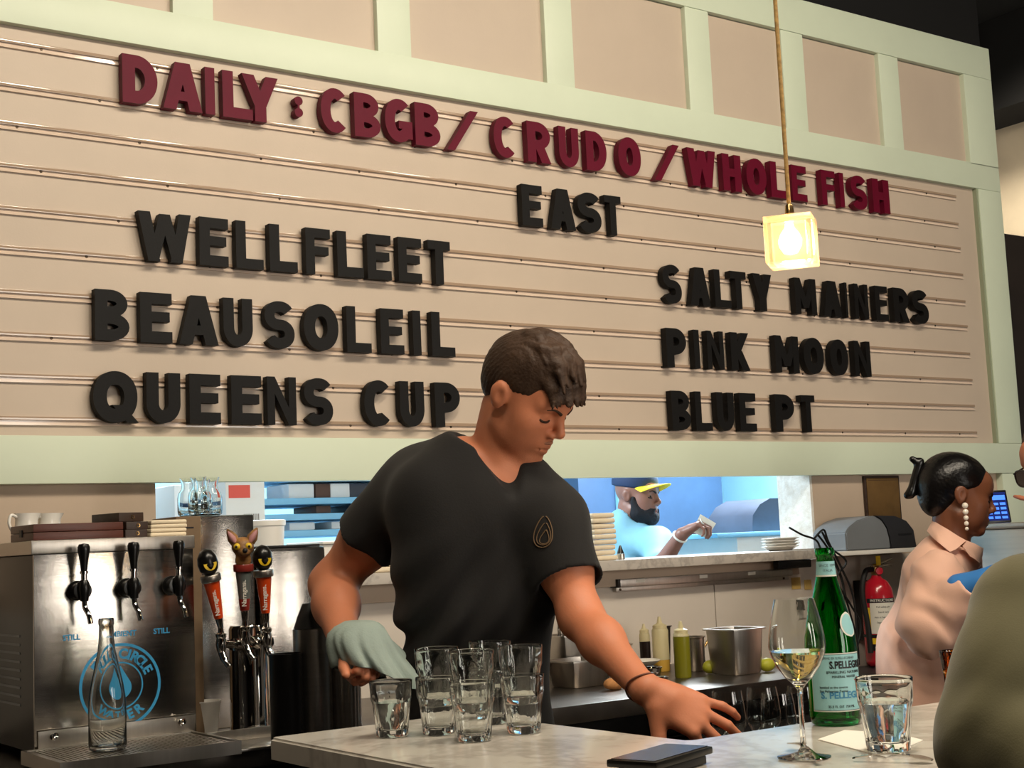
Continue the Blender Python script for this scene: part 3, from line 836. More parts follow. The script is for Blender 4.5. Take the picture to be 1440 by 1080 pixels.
def join_objs(name, objs, m, parent):
    bm = bmesh.new()
    for o in objs:
        me = o.data; bm.from_mesh(me); bpy.data.objects.remove(o); bpy.data.meshes.remove(me)
    return bm_obj(name, bm, m, parent, recalc=False)
def ring_xz(bm, cx, cz, r0, r1, y0, y1, seg=64):
    v = []
    for k in range(seg):
        a = 2 * math.pi * k / seg; c, s = math.cos(a), math.sin(a)
        v.append([bm.verts.new((cx + r * c, y, cz + r * s)) for r in (r0, r1) for y in (y0, y1)])
    for k in range(seg):
        a, b = v[k], v[(k + 1) % seg]
        bm.faces.new([a[0], b[0], b[2], a[2]]); bm.faces.new([a[2], b[2], b[3], a[3]]); bm.faces.new([a[3], b[3], b[1], a[1]]); bm.faces.new([a[1], b[1], b[0], a[0]])
LX, LZ, LY = 1.092, 1.083, QY - 0.0004
tmp = arc_text('FULL CIRCLE', LX, LZ, 0.0655, 84, 116, 0.029, LY) + arc_text('WATER', LX, LZ, 0.0655, 270, 74, 0.027, LY, True)
lg = rel(join_objs('logo_lettering', tmp, M['blue_print'], None), cool)
bm = bmesh.new(); ring_xz(bm, LX, LZ, 0.083, 0.089, LY - 0.0004, LY); rel(bm_obj('logo_ring', bm, M['blue_print'], None), cool)
bm = bmesh.new(); ring_xz(bm, LX, LZ, 0.0465, 0.0495, LY - 0.0004, LY); rel(bm_obj('logo_ring', bm, M['blue_print'], None), cool)
drop = [(LX + 0.0, LZ + 0.042)] + [(LX + p[0], LZ - 0.004 + p[1]) for p in arc(0, 0, 0.024, 0.024, 28, -208, 24)]
bm = bmesh.new(); prism(bm, drop, LY - 0.0004, LY); rel(bm_obj('logo_drop', bm, M['blue_print'], None), cool)
for tx, s, mm in ((1.0, 'STILL', 'grey_print'), (1.107, 'AMBIENT', 'blue_print'), (1.197, 'STILL', 'grey_print')):
    rel(text_obj('tap_lettering', s, 0.016, M['blue_print'] if mm == 'blue_print' else M['blue_print'], None, frame_M((tx - 0.012, LY, 1.191), (1, 0, 0), (0, 0, 1)), 0.0002, 0.0004), cool)
# drip tray
dt = empty('drip_tray', (1.07, -0.66, CZ), 'stainless slotted drip tray under the water dispenser taps', 'drip tray')
bm = bmesh.new()
TZ = 0.970
box(bm, 0.880, 1.250, -0.785, -0.775, 0.945, TZ + 0.002); box(bm, 0.880, 1.250, -0.545, -0.5365, 0.945, TZ + 0.002)
box(bm, 0.880, 0.888, -0.7748, -0.5452, 0.945, TZ + 0.002); box(bm, 1.242, 1.250, -0.7748, -0.5452, 0.945, TZ + 0.002)
box(bm, 0.888, 1.242, -0.7748, -0.5452, 0.945, 0.949)
rel(bm_obj('tray', bm, M['steel_h'], None), dt)
bm = bmesh.new(); box(bm, 0.915, 1.255, -0.5362, -0.5340, 0.965, 1.006, 0.0008); rel(bm_obj('back_lip', bm, M['steel_h'], None, 40), dt)
bm = bmesh.new()
for i in range(36):
    x = 0.893 + i * 0.0096
    box(bm, x, x + 0.0052, -0.774, -0.546, TZ - 0.003, TZ)
for y in (-0.774, -0.66, -0.550):
    box(bm, 0.889, 1.241, y, y + 0.004, TZ - 0.0035, TZ - 0.0005)
rel(bm_obj('slotted_grate', bm, M['steel_h'], None), dt)
for x in (0.945, 1.222):
    rel(lathe_obj('thumb_screw', [(0, 0), (0.007, 0), (0.007, 0.004), (0.0035, 0.005), (0.0035, 0.012), (0.006, 0.013), (0.006, 0.02), (0, 0.021)], M['chrome'], None, 16, (x, -0.5363, 0.992), axis=(0, -1, 0.25)), dt)
# clear swing bottle on the tray
gb = empty('water_bottle', (1.012, -0.672, TZ + 0.0003), 'empty clear glass water bottle standing on the slotted drip tray', 'bottle')
po = [(0, 0.003), (0.030, 0.0), (0.0365, 0.004), (0.0375, 0.012), (0.0375, 0.075), (0.0365, 0.100), (0.032, 0.130), (0.0245, 0.165), (0.018, 0.195), (0.0150, 0.222), (0.0142, 0.247), (0.0158, 0.249), (0.0158, 0.258), (0.0145, 0.262)]
pi_ = [(0.0115, 0.262), (0.0115, 0.245), (0.0122, 0.222), (0.0150, 0.195), (0.0213, 0.165), (0.0292, 0.130), (0.0340, 0.100), (0.0350, 0.075), (0.0350, 0.014), (0.030, 0.008), (0, 0.010)]
lathe_obj('bottle_glass', po + pi_, M['glass'], gb, 56)

# boxes, creamers and linen on the dispenser ---------------------------
TOPZ = 1.3962
def put_on(px, py, z, y=None): return onZ(px, py, z)
def oriented_box(bm, c, sx, sy, sz, rz, bev=0.0, z0=0.0):
    vs = box(bm, -sx / 2, sx / 2, -sy / 2, sy / 2, z0, z0 + sz, bev)
    bmesh.ops.transform(bm, matrix=Matrix.Translation(c) @ Matrix.Rotation(rz, 4, 'Z'), verts=vs)
wbx = empty('wooden_box', (1.0, -0.43, TOPZ), 'flat red-brown wooden box with a dark end, on top of the water dispenser', 'box')
bm = bmesh.new(); box(bm, 0.912, 1.105, -0.522, -0.36, TOPZ, TOPZ + 0.0165, 0.0015); rel(bm_obj('box_base', bm, M['wood'], None, 40), wbx)
bm = bmesh.new(); box(bm, 0.912, 1.105, -0.522, -0.36, TOPZ + 0.0175, TOPZ + 0.034, 0.0015); rel(bm_obj('lid', bm, M['wood'], None, 40), wbx)
bm = bmesh.new(); box(bm, 0.9095, 0.9119, -0.448, -0.43, TOPZ + 0.009, TOPZ + 0.024); rel(bm_obj('clasp', bm, M['ink'], None), wbx)
def walnut(x, y, z, sx, sy, sz, rz, label):
    e_ = empty('check_box', (x, y, z), label, 'box', 'small dark wooden boxes on the dispenser', rz)
    bm = bmesh.new(); box(bm, -sx / 2, sx / 2, -sy / 2, sy / 2, 0, sz, 0.0015)
    bm_obj('case', bm, M['wood_dk'], e_, 40)
    lathe_obj('hole_ring', [(0.0028, -0.0001), (0.0028, 0.0006), (0.0042, 0.0008), (0.0045, 0.0)], M['brass'], e_, 20, (sx * 0.05, -sy / 2 - 0.0002, sz * 0.5), axis=(0, -1, 0))
    return e_
walnut(1.122, -0.44, TOPZ + 0.0348, 0.062, 0.11, 0.020, 0.22, 'small dark wooden box lying askew on top of the red-brown box')
walnut(1.137, -0.455, TOPZ, 0.050, 0.12, 0.0165, 0.0, 'small dark wooden box on the dispenser, lower of the two right of the red-brown box')
walnut(1.139, -0.450, TOPZ + 0.0167, 0.050, 0.12, 0.0172, 0.03, 'small dark wooden box on the dispenser, upper of the two right of the red-brown box')
names_l = ['bottom', 'second from bottom', 'second from top', 'topmost']
for i in range(4):
    bm = bmesh.new(); oriented_box(bm, (1.2165 + random.uniform(-.002, .002), -0.43, TOPZ + 0.0002 + i * 0.0092), 0.085, 0.14, 0.0086, random.uniform(-.03, .03), 0.0036)
    o = bm_obj('folded_napkin', bm, M['cream'], None, 60)
    tag(o, 'folded cream napkin in the pile on the dispenser, %s one' % names_l[i], 'napkin', 'folded napkins on the dispenser')
kb_ = empty('fibreboard_box', (1.29, -0.33, TOPZ), 'small brown fibreboard box with a slot, behind the napkins left of the steel cabinet', 'box')
rel(box_obj('case', 1.275, 1.335, -0.40, -0.25, CZ + 0.001, TOPZ + 0.046, M['kraft'], None, 0.002), kb_); kb_.location.z = CZ
for c in kb_.children: c.matrix_parent_inverse = Matrix.Translation(kb_.location).inverted()
rel(box_obj('slot', 1.297, 1.317, -0.4006, -0.4001, TOPZ + 0.018, TOPZ + 0.0215, M['ink'], None), kb_)
def creamer(x, y, rz, label):
    e_ = empty('creamer', (x, y, TOPZ), label, 'creamer', 'white creamers on the dispenser', rz)
    def sp(r, z, a):
        if z > 0.03:
            k = max(0, math.cos(a)) ** 6 * 0.35 * ((z - 0.03) / 0.034) ** 2
            return r * (1 + k)
        return r
    lathe_obj('bowl', [(0, 0.001), (0.018, 0), (0.025, 0.008), (0.027, 0.02), (0.024, 0.036), (0.0235, 0.05), (0.0265, 0.064), (0.0250, 0.064), (0.0218, 0.05), (0.0222, 0.036), (0.025, 0.02), (0.018, 0.004), (0, 0.004)], M['china'], e_, 36, mod=sp)
    tube_obj('handle', spline([(-0.0235, 0, 0.056), (-0.038, 0, 0.060), (-0.043, 0, 0.042), (-0.034, 0, 0.024), (-0.0255, 0, 0.018)], 6), 0.0035, M['china'], e_, 10)
creamer(0.955, -0.33, 0.3, 'white china creamer behind the red-brown box, left one'); creamer(1.015, -0.30, 0.3, 'white china creamer behind the red-brown box, right one')

# steel cabinets behind the draught tower ------------------------------
k1 = empty('steel_cabinet', (1.44, -0.17, CZ), 'tall brushed steel cabinet behind the draught taps, carrying glass carafes', 'steel cabinet')
rel(box_obj('body', 1.353, 1.515, -0.30, -0.06, CZ + 0.0005, 1.446, M['steel_front'], None, 0.004), k1)
rel(box_obj('side_strip', 1.3465, 1.3525, -0.302, -0.06, CZ + 0.0005, 1.447, M['steel_dk'], None, 0.001), k1)
k2 = empty('ice_bin', (1.61, -0.19, CZ), 'lower brushed steel bin with a black lid seal, right of the tall cabinet', 'ice bin')
rel(box_obj('body', 1.5225, 1.700, -0.32, -0.09, CZ + 0.0005, 1.362, M['steel_front'], None, 0.010), k2)
rel(box_obj('lid_seal', 1.535, 1.690, -0.31, -0.10, 1.3625, 1.368, M['rubber'], None, 0.002), k2)
car_prof = [(0, 0.002), (0.019, 0.0), (0.0245, 0.004), (0.0255, 0.014), (0.0258, 0.044), (0.0235, 0.056), (0.0165, 0.066), (0.0148, 0.074), (0.0155, 0.082), (0.0195, 0.094),
            (0.0184, 0.094), (0.0144, 0.082), (0.0136, 0.074), (0.0152, 0.066), (0.0220, 0.056), (0.0243, 0.044), (0.0240, 0.014), (0.018, 0.006), (0, 0.006)]
first = None
for i, (px, yy, lab) in enumerate([(252, -0.215, 'small clear carafe on the steel cabinet, leftmost'), (270, -0.265, 'small clear carafe on the steel cabinet, foremost left of the middle'),
                             (285, -0.15, 'small clear carafe on the steel cabinet, at the back in the middle'), (298, -0.245, 'small clear carafe on the steel cabinet, rightmost')]):
    p = onY(px, 722, yy)
    p[0] = max(p[0], 1.381 if i != 1 else 1.388)
    if first is None:
        first = empty('carafe', (p[0], yy, 1.4473), lab, 'carafe', 'glass carafes on the steel cabinet')
        lathe_obj('carafe_glass', car_prof, M['glass'], first, 40)
    else:
        o = copy_tree(first); o.location = (p[0], yy, 1.4473); o['label'] = lab

# draught tower ---------------------------------------------------------
DY = -0.50
dcx = onY(350, 900, DY)[0]
tower = empty('draught_tower', (dcx, DY, CZ), 'polished chrome draught beer tower with three faucets and painted tap handles', 'beer tower')
tz = onY(350, 905, DY)[2]
rel(lathe_obj('column', [(0, 0.0003), (0.062, 0.0003), (0.062, 0.012), (0.047, 0.016), (0.045, 0.03), (0.045, tz - CZ + 0.035), (0.041, tz - CZ + 0.042), (0, tz - CZ + 0.044)], M['chrome'], None, 56, (dcx, DY, CZ)), tower)
def faucet_and_handle(px_f, py_f, px_top, py_top, side, kind):
    """side: horizontal direction the shank points to"""
    yy = DY - 0.085 * side[1]
    b = onY(px_f, py_f, DY - 0.06)
    top = Vector(onY(px_top, py_top, DY - 0.07)); b = Vector(b)
    s0 = Vector((dcx, DY, tz)) + Vector((side[0], side[1], 0)).normalized() * 0.043
    f = rel(bm_obj('faucet', (lambda q: (tube(q, [s0, s0.lerp(b, 0.35), s0.lerp(b, 0.36), s0.lerp(b, 0.7), b], [0.014, 0.014, 0.009, 0.009, 0.010], 18), q)[1])(bmesh.new()), M['chrome'], None, 40), tower)
    bm = bmesh.new(); lathe(bm, [(0, -0.022), (0.007, -0.022), (0.010, -0.014), (0.0125, 0), (0.010, 0.012), (0.012, 0.015), (0.012, 0.021), (0.007, 0.024), (0.006, 0.034), (0, 0.034)], 22, b)
    bm_obj('valve', bm, M['chrome'], f, 40).matrix_parent_inverse = f.matrix_parent_inverse if False else Matrix.Identity(4)
    bm = bmesh.new(); tube(bm, spline([b + Vector((0, 0, -0.018)), b + Vector((0.003, -0.008, -0.034)), b + Vector((0.010, -0.020, -0.05))], 5), [0.008] * 6 + [0.007] * 5, 16)
    bm_obj('spout', bm, M['chrome'], f, 40)
    # handle along the line b -> top
    ax = (top - (b + Vector((0, 0, 0.034))))
    Lh = ax.length; ax.normalize(); o = b + Vector((0, 0, 0.034))
    H = rel(bm_obj('tap_handle', (lambda q: (lathe(q, [(0, 0), (0.006, 0), (0.0075, Lh * .05), (0.0085, Lh * .12), (0.0085, Lh * .125)], 22, o, axis=ax), q)[1])(bmesh.new()), M['chrome'], None, 40), tower)
    GS = 1.18
    body = [(0, Lh * .125), (0.0098, Lh * .125), (0.0178, Lh * .58), (0.0182, Lh * .585), (0, Lh * .59)]
    m_b = {'o': M['orange'], 's': M['slate']}[kind]
    Bm = bm_obj('grip', (lambda q: (lathe(q, body, 28, o, axis=ax), q)[1])(bmesh.new()), m_b, H, 40)
    m_c = {'o': M['steel_h'], 's': M['maroon']}[kind]
    bm_obj('collar', (lambda q: (lathe(q, [(0, Lh * .59), (0.0215, Lh * .59), (0.0225, Lh * .60), (0.0225, Lh * .665), (0.0215, Lh * .675), (0, Lh * .675)], 28, o, axis=ax), q)[1])(bmesh.new()), m_c, H, 40)
    # script lettering up the grip, on the camera side
    vw = (Vector(CAM) - o); vw = (vw - ax * vw.dot(ax)).normalized()
    mid = o + ax * Lh * .36 + vw * 0.0150
    sidev = ax.cross(vw)
    tl = text_obj('lettering', 'Narragansett', 0.0145, M['paper'], H, frame_M(mid, ax, ax.cross(vw) * -1 if False else vw.cross(ax)), 0.0008, 0.0002, 0.88)
    hc = o + ax * (Lh * .84)
    cap_top = o + ax * (Lh * .665)
    if kind == 'o':
        Q = ax.to_track_quat('Z', 'Y').to_matrix().to_4x4()
        egg = [(0, -Lh * .168), (0.012, -Lh * .158), (0.0205, -Lh * .10), (0.0228, -Lh * .03), (0.0205, Lh * .06), (0.0128, Lh * .135), (0, Lh * .16)]
        E_ = bm_obj('egg_head', (lambda q: (lathe(q, egg, 32, hc, axis=ax), q)[1])(bmesh.new()), M['blackpl'], H, 60)
        rt = ax.cross(vw) * -1
        # yellow half-moon eye with a black pupil
        rt = vw.cross(ax) * -1; rt = ax.cross(vw)
        vv2 = (vw + rt * 0.25).normalized(); r2 = ax.cross(vv2).normalized()
        oc = hc - ax * (Lh * .01) + vv2 * 0.0242
        bm = bmesh.new(); pts = [(0.0145 * math.cos(math.radians(a)), 0.0165 * math.sin(math.radians(a))) for a in range(180, 361, 12)]
        def lift(u, v, d): return oc + r2 * u + ax * v + vv2 * (d - (u * u) / 0.0456 - (v * v) / 0.055)
        fr = [bm.verts.new(lift(u, v, 0.0016)) for u, v in pts]; bk = [bm.verts.new(lift(u, v, -0.004)) for u, v in pts]
        bm.faces.new(fr); bm.faces.new(bk[::-1])
        for i in range(len(pts)): j = (i + 1) % len(pts); bm.faces.new([fr[i], bk[i], bk[j], fr[j]])
        bm_obj('eye', bm, M['gold'], H, 30)
        bm = bmesh.new(); lathe(bm, [(0.0034, -0.001), (0.0034, 0.0030), (0, 0.0032)], 16, lift(0, -0.005, 0.0), axis=vv2); bm_obj('pupil', bm, M['ink'], H, 40)
    else:
        bm = bmesh.new(); lathe(bm, [(0.0105, Lh * .13), (0.0129, Lh * .26), (0.0128, Lh * .265), (0.0105, Lh * .265)], 24, o, axis=ax); bm_obj('foot_band', bm, M['maroon'], H, 40)
        rt = ax.cross(vw) * -1; rt = -rt
        # small painted dog's head
        sc = 1.5; hc = hc + ax * 0.002
        def Pw(r_, u_, f_): return hc + rt * r_ * sc + ax * u_ * sc + vw * f_ * sc
        prims = [ell_w(Pw(0, 0.004, 0), (0.0165, 0.0145, 0.0145), (rt, ax, vw)), ell_w(Pw(0.002, -0.004, 0.013), (0.0085, 0.0065, 0.0105), (rt, ax, vw), 0.006), ell_w(Pw(0, -0.016, -0.001), (0.0115, 0.009, 0.0105), (rt, ax, vw), 0.006)]
        prims = [ell_w(p.c[0], p.q * sc, (rt, ax, vw), 0.008) for p in prims]
        prims.append(cap_w(cap_top + ax * 0.004, hc, 0.014, 0.012, 0.008))
        sdf_obj('dog_head', prims, 0.0016, M['tan_fur'], H)
        for s_ in (-1, 1):
            bm = bmesh.new(); q0, q1 = Pw(s_ * 0.0105, 0.010, -0.001), Pw(s_ * 0.022, 0.031, -0.003)
            tube(bm, [q0, q0.lerp(q1, .35), q0.lerp(q1, .75), q1], [0.011, 0.0125, 0.0075, 0.0018], 14); bm_obj('ear', bm, M['tan_fur'], H, 60)
            bm = bmesh.new(); q0, q1 = Pw(s_ * 0.0108, 0.011, 0.006), Pw(s_ * 0.0212, 0.028, 0.003)
            tube(bm, [q0, q0.lerp(q1, .35), q0.lerp(q1, .75), q1], [0.0045, 0.0075, 0.0045, 0.0012], 12); bm_obj('inner_ear', bm, M['pink_ear'], H, 60)
            bm = bmesh.new(); lathe(bm, [(0, 0.006), (0.0045, 0.005), (0.0075, 0.0015), (0.008, -0.004)], 18, Pw(s_ * 0.0085, 0.005, 0.0125), axis=vw + rt * s_ * .25); bm_obj('eye', bm, M['gold'], H, 60)
            bm = bmesh.new(); lathe(bm, [(0, 0.0072), (0.0026, 0.0064), (0.0032, 0.004)], 14, Pw(s_ * 0.0085, 0.005, 0.0125), axis=vw + rt * s_ * .25); bm_obj('pupil', bm, M['ink'], H, 60)
        bm = bmesh.new(); lathe(bm, [(0, 0.0045), (0.0045, 0.003), (0.006, -0.0015), (0, -0.004)], 16, Pw(0.003, -0.001, 0.0225), axis=vw); bm_obj('nose', bm, M['ink'], H, 60)
faucet_and_handle(311, 905, 288, 772, (-0.8, -0.6), 'o')
faucet_and_handle(345, 895, 341, 755, (0.0, -1.0), 's')
faucet_and_handle(375, 897, 368, 766, (0.9, -0.5), 'o')
# steel tray and paper cup beside the tower
p0, p1 = onZ(298, 1062, CZ), onZ(398, 1050, CZ)
bt = empty('beer_tray', ((p0[0] + p1[0]) / 2, -0.66, CZ), 'bright steel spill tray with a raised back edge below the draught faucets', 'tray')
bm = bmesh.new(); box(bm, 1.258, p1[0] + 0.05, -0.73, -0.585, CZ + 0.0004, CZ + 0.006, 0.001); rel(bm_obj('pan', bm, M['steel_h'], None, 40), bt)
bm = bmesh.new(); box(bm, 1.258, p1[0] + 0.05, -0.588, -0.583, CZ + 0.0062, CZ + 0.03, 0.001); rel(bm_obj('back_edge', bm, M['steel_h'], None, 40), bt)
pc = onY(285, 1035, -0.40)
lathe_obj('paper_cup', [(0, 0.001), (0.023, 0.0), (0.031, 0.072), (0.033, 0.074), (0.033, 0.077), (0.030, 0.077), (0.0295, 0.074), (0.0222, 0.004), (0, 0.004)], M['whitepl'], None, 36, (pc[0] + 0.02, -0.38, CZ + 0.0005))
tag(bpy.data.objects['paper_cup'], 'white paper cup on the counter between the dispenser and the draught tower', 'cup')
# dark pillar of the tall fridge beside the tower, shakers behind the bar end
def tin(px, py, depth, r, h, m, label, name='steel_canister', lid=None):
    p = at(px, py, depth)
    e_ = empty(name, (p[0], p[1], CZ + 0.0005), label, 'canister', None)
    lathe_obj('body', [(0, 0.002), (r * .97, 0), (r, 0.004), (r, h - 0.004), (r * 1.01, h - 0.002), (r * 1.01, h), (r * .96, h), (r * .95, 0.006), (0, 0.006)], m, e_, 48)
    return e_
cn = tin(440, 950, 3.02, 0.040, 0.245, M['steel'], 'tall polished steel canister with a black spoon rest lid, right of the draught tower')
lathe_obj('lid', [(0.0, 0.300), (0.018, 0.298), (0.030, 0.270), (0.038, 0.2465), (0, 0.2465)], M['rubber'], cn, 40)
tin(402, 950, 2.96, 0.034, 0.20, M['blackpl'], 'black plastic canister standing between the draught tower and the tall lidded canister', 'plastic_canister')
def ridge(r, z, a): return r * (1 + 0.02 * math.cos(22 * a))
p = at(484, 960, 3.05)
lathe_obj('ribbed_canister', [(0, 0.002), (0.034, 0), (0.035, 0.19), (0.033, 0.19), (0.032, 0.004), (0, 0.004)], M['steel'], None, 132, (p[0], p[1], CZ + 0.0005), mod=ridge)
tag(bpy.data.objects['ribbed_canister'], 'ribbed steel canister below the hand with the towel', 'canister')

# things on the stone shelf ----------------------------------------------
SZ = 1.2833
dl = onY(374, 740, 0.06)
lathe_obj('deli_container', [(0, 0.001), (0.040, 0), (0.042, 0.003), (0.050, 0.140), (0.054, 0.142), (0.054, 0.156), (0.050, 0.157), (0.049, 0.142), (0.040, 0.004), (0, 0.004)], M['whitepl'], None, 44, (1.66, 0.04, SZ))
o = bpy.data.objects['deli_container']; tag(o, 'tall white plastic tub on the shelf above the steel ice bin', 'tub')
pdl = onY(374, 740, 0.04); o.location = (pdl[0] - 1.66, 0, 0)
bx = onY(462, 770, 0.07)
sb = empty('storage_bin', (bx[0], 0.07, SZ), 'translucent white plastic storage bin on the shelf beside the bartender', 'bin')
bm = bmesh.new(); vs = box(bm, -0.062, 0.062, -0.09, 0.12, 0.0, 0.085, 0.006)
for v in bm.verts: v.co.x *= 0.9 + v.co.z * 1.4; v.co.y *= 0.9 + v.co.z * 1.0
bm_obj('tub', bm, M['whitepl'], sb, 40)
box_obj('lid', -0.069, 0.069, -0.098, 0.128, 0.0855, 0.093, M['whitepl'], sb, 0.003)
def pile(px, y, n_, sx, sy, sz, label, grp, nm='folded_towel', wob=0.004):
    X = onY(px, 790, y)[0]; o0 = None
    ords = ['bottom', 'second', 'third', 'fourth', 'fifth', 'sixth', 'seventh', 'eighth', 'ninth', 'tenth']
    for i in range(n_):
        bm = bmesh.new(); box(bm, -sx / 2, sx / 2, -sy / 2, sy / 2, 0, sz * 0.94, sz * 0.40)
        o = bm_obj(nm, bm, M['cream'], None, 70)
        o.location = (X + random.uniform(-wob, wob), y + random.uniform(-wob, wob), SZ + i * sz); o.rotation_euler = (0, 0, random.uniform(-.03, .03))
        tag(o, label % ('top' if i == n_ - 1 else ords[i] + ('' if i == 0 else ' from bottom')), 'towel', grp)
pile(838, 0.0, 9, 0.088, 0.11, 0.0165, 'folded cream towel in the tall pile right of the bartender, %s', 'cream towels right of the bartender')
pile(530, 0.03, 5, 0.15, 0.14, 0.0165, 'folded cream towel in the low pile left of the bartender, %s', 'cream towels left of the bartender')
sh = onY(870, 783, 0.0)
e_ = empty('pepper_mill', (sh[0], -0.01, SZ), 'small black and steel pepper mill on the shelf beside the tall towel pile', 'pepper mill')
lathe_obj('base', [(0, 0), (0.014, 0), (0.014, 0.018), (0, 0.018)], M['steel_h'], e_, 24); lathe_obj('top', [(0, 0.0185), (0.012, 0.0185), (0.007, 0.034), (0.003, 0.044), (0, 0.045)], M['blackpl'], e_, 24)
for i in range(4):
    bm = bmesh.new()
    def ov(r, z, a): return r
    lathe(bm, [(0, 0.0), (0.045, 0.0), (0.062, 0.010), (0.076, 0.0145), (0.076, 0.0165), (0.061, 0.0125), (0.044, 0.003), (0, 0.003)], 44)
    for v in bm.verts: v.co.y *= 0.72
    o = bm_obj('oval_dish', bm, M['china'], None, 45); X = onY(1104, 770, 0.03)[0]
    o.location = (X - 0.01 + random.uniform(-.003, .003), 0.04, SZ + i * 0.0095)
    tag(o, 'white oval dish stacked at the right end of the stone shelf, %s' % ['bottom one', 'second from bottom', 'second from top', 'top one'][i], 'dish', 'white oval dishes on the shelf')

# receipt printer, plaque, wires, outlet, notes ---------------------------
pr = empty('receipt_printer', (3.99, -0.07, 1.2725), 'grey and charcoal receipt printer on the white shelf below the brown plaque', 'printer')
def rprism(bm, pts, x0, x1):
    a = [bm.verts.new((x0, p[0], p[1])) for p in pts]; b = [bm.verts.new((x1, p[0], p[1])) for p in pts]
    bm.faces.new(a); bm.faces.new(b[::-1])
    for i in range(len(pts)): bm.faces.new([a[i], b[i], b[(i + 1) % len(pts)], a[(i + 1) % len(pts)]])
prx = [(-0.155, 1.2725), (-0.155, 1.345), (-0.13, 1.372), (-0.08, 1.386), (-0.02, 1.386), (0.0, 1.375), (0.0, 1.2725)]
bm = bmesh.new()
pl = [(3.80, 1.2728), (3.80, 1.335), (3.815, 1.352), (3.86, 1.375), (3.93, 1.390), (3.955, 1.390), (3.99, 1.375), (4.015, 1.345), (4.025, 1.31), (4.028, 1.2728)]
prism(bm, pl, -0.155, 0.0); bmesh.ops.bevel(bm, geom=bm.edges[:], offset=0.004, segments=2, affect='EDGES')
rel(bm_obj('shell', bm, M['greypl'], None, 35), pr)
pl = [(3.9565, 1.3905), (4.06, 1.387), (4.12, 1.368), (4.155, 1.335), (4.165, 1.2728), (4.0290, 1.2728), (4.0265, 1.31), (4.0165, 1.345), (3.9915, 1.3757)]
bm = bmesh.new(); prism(bm, pl, -0.158, -0.002); bmesh.ops.bevel(bm, geom=bm.edges[:], offset=0.002, segments=2, affect='EDGES')
rel(bm_obj('front_cover', bm, M['dkgrey'], None, 35), pr)
rel(box_obj('paper_slot', 4.07, 4.14, -0.1595, -0.1582, 1.318, 1.324, M['ink'], None), pr)
ch_ = box_obj('charger_block', 4.195, 4.215, -0.06, -0.02, 1.2725, 1.302, M['blackpl'], None, 0.003); tag(ch_, 'small black charger block on the white shelf right of the printer', 'charger')
pq = empty('plaque', (4.19, WY, 1.349), 'brown bronze plaque hanging on the beige wall above the printer', 'plaque')
rel(box_obj('frame', 4.094, 4.288, WY - 0.012, WY - 0.0005, 1.349, 1.5395, M['wood_dk'], None, 0.003), pq)
rel(box_obj('face', 4.103, 4.279, WY - 0.0145, WY - 0.0122, 1.358, 1.531, M['bronze'], None, 0.001), pq)
rel(box_obj('border_line', 4.110, 4.272, WY - 0.0152, WY - 0.0147, 1.522, 1.5235, M['wood_dk'], None), pq)
ou = empty('wall_outlet', (3.70, 0.02, 1.09), 'white wall outlet with a black plug in it, under the right end of the shelf', 'outlet')
a = onY(1134, 855, WY - 0.007)
rel(box_obj('cover_plate', a[0] - 0.035, a[0] + 0.035, WY - 0.013, WY - 0.0067, a[2] - 0.038, a[2] + 0.038, M['whitepl'], None, 0.002), ou)
rel(box_obj('plug', a[0] - 0.045, a[0] - 0.012, WY - 0.05, WY - 0.0135, a[2] - 0.004, a[2] + 0.026, M['blackpl'], None, 0.004), ou)
ou.location = (a[0], WY - 0.007, a[2]); 
for c in ou.children: c.matrix_parent_inverse = Matrix.Translation(ou.location).inverted()
for i, (px, py, w_, h_, lab) in enumerate([(1122, 820, 0.032, 0.040, 'yellowed tape note on the wall above the outlet, left one'), (1138, 822, 0.026, 0.034, 'yellowed tape note on the wall above the outlet, right one')]):
    a = onY(px, py, WY - 0.007)
    o = box_obj('tape_note', a[0] - w_, a[0] + w_ * .4, WY - 0.0080 - i * 0.0006, WY - 0.0074 - i * 0.0006, a[2] - h_ / 2, a[2] + h_ / 2, mat('yellowed_masking_tape', (196, 164, 92), 0.7, var=0.25, vscale=30), None)
    tag(o, lab, 'note', 'yellowed tape notes')
wires = [
 [(1110, 742), (1128, 752), (1148, 760), (1157, 778), (1178, 800), (1192, 850), (1205, 900), (1208, 935)],
 [(1150, 752), (1160, 765), (1172, 785), (1186, 822), (1188, 870), (1200, 915)],
 [(1156, 748), (1168, 770), (1190, 790), (1176, 815), (1196, 850), (1210, 880), (1202, 925)],
 [(1145, 757), (1158, 745), (1165, 762), (1184, 800), (1200, 840), (1206, 905)],
]
wlab = ['black cord trailing from the shelf end past the bottle, leftmost of the tangle', 'black cord hanging straight below the printer shelf', 'black cord with a loop, in the tangle left of the fire extinguisher', 'black cord curling over the shelf end behind the bottle neck']
for i, wpts in enumerate(wires):
    P = [onY(x, y, -0.182 - 0.007 * i) for x, y in wpts]
    tag(tube_obj('cord', spline(P, 7), 0.0036, M['rubber'], None, 8), wlab[i], 'cord', 'black cords by the extinguisher')
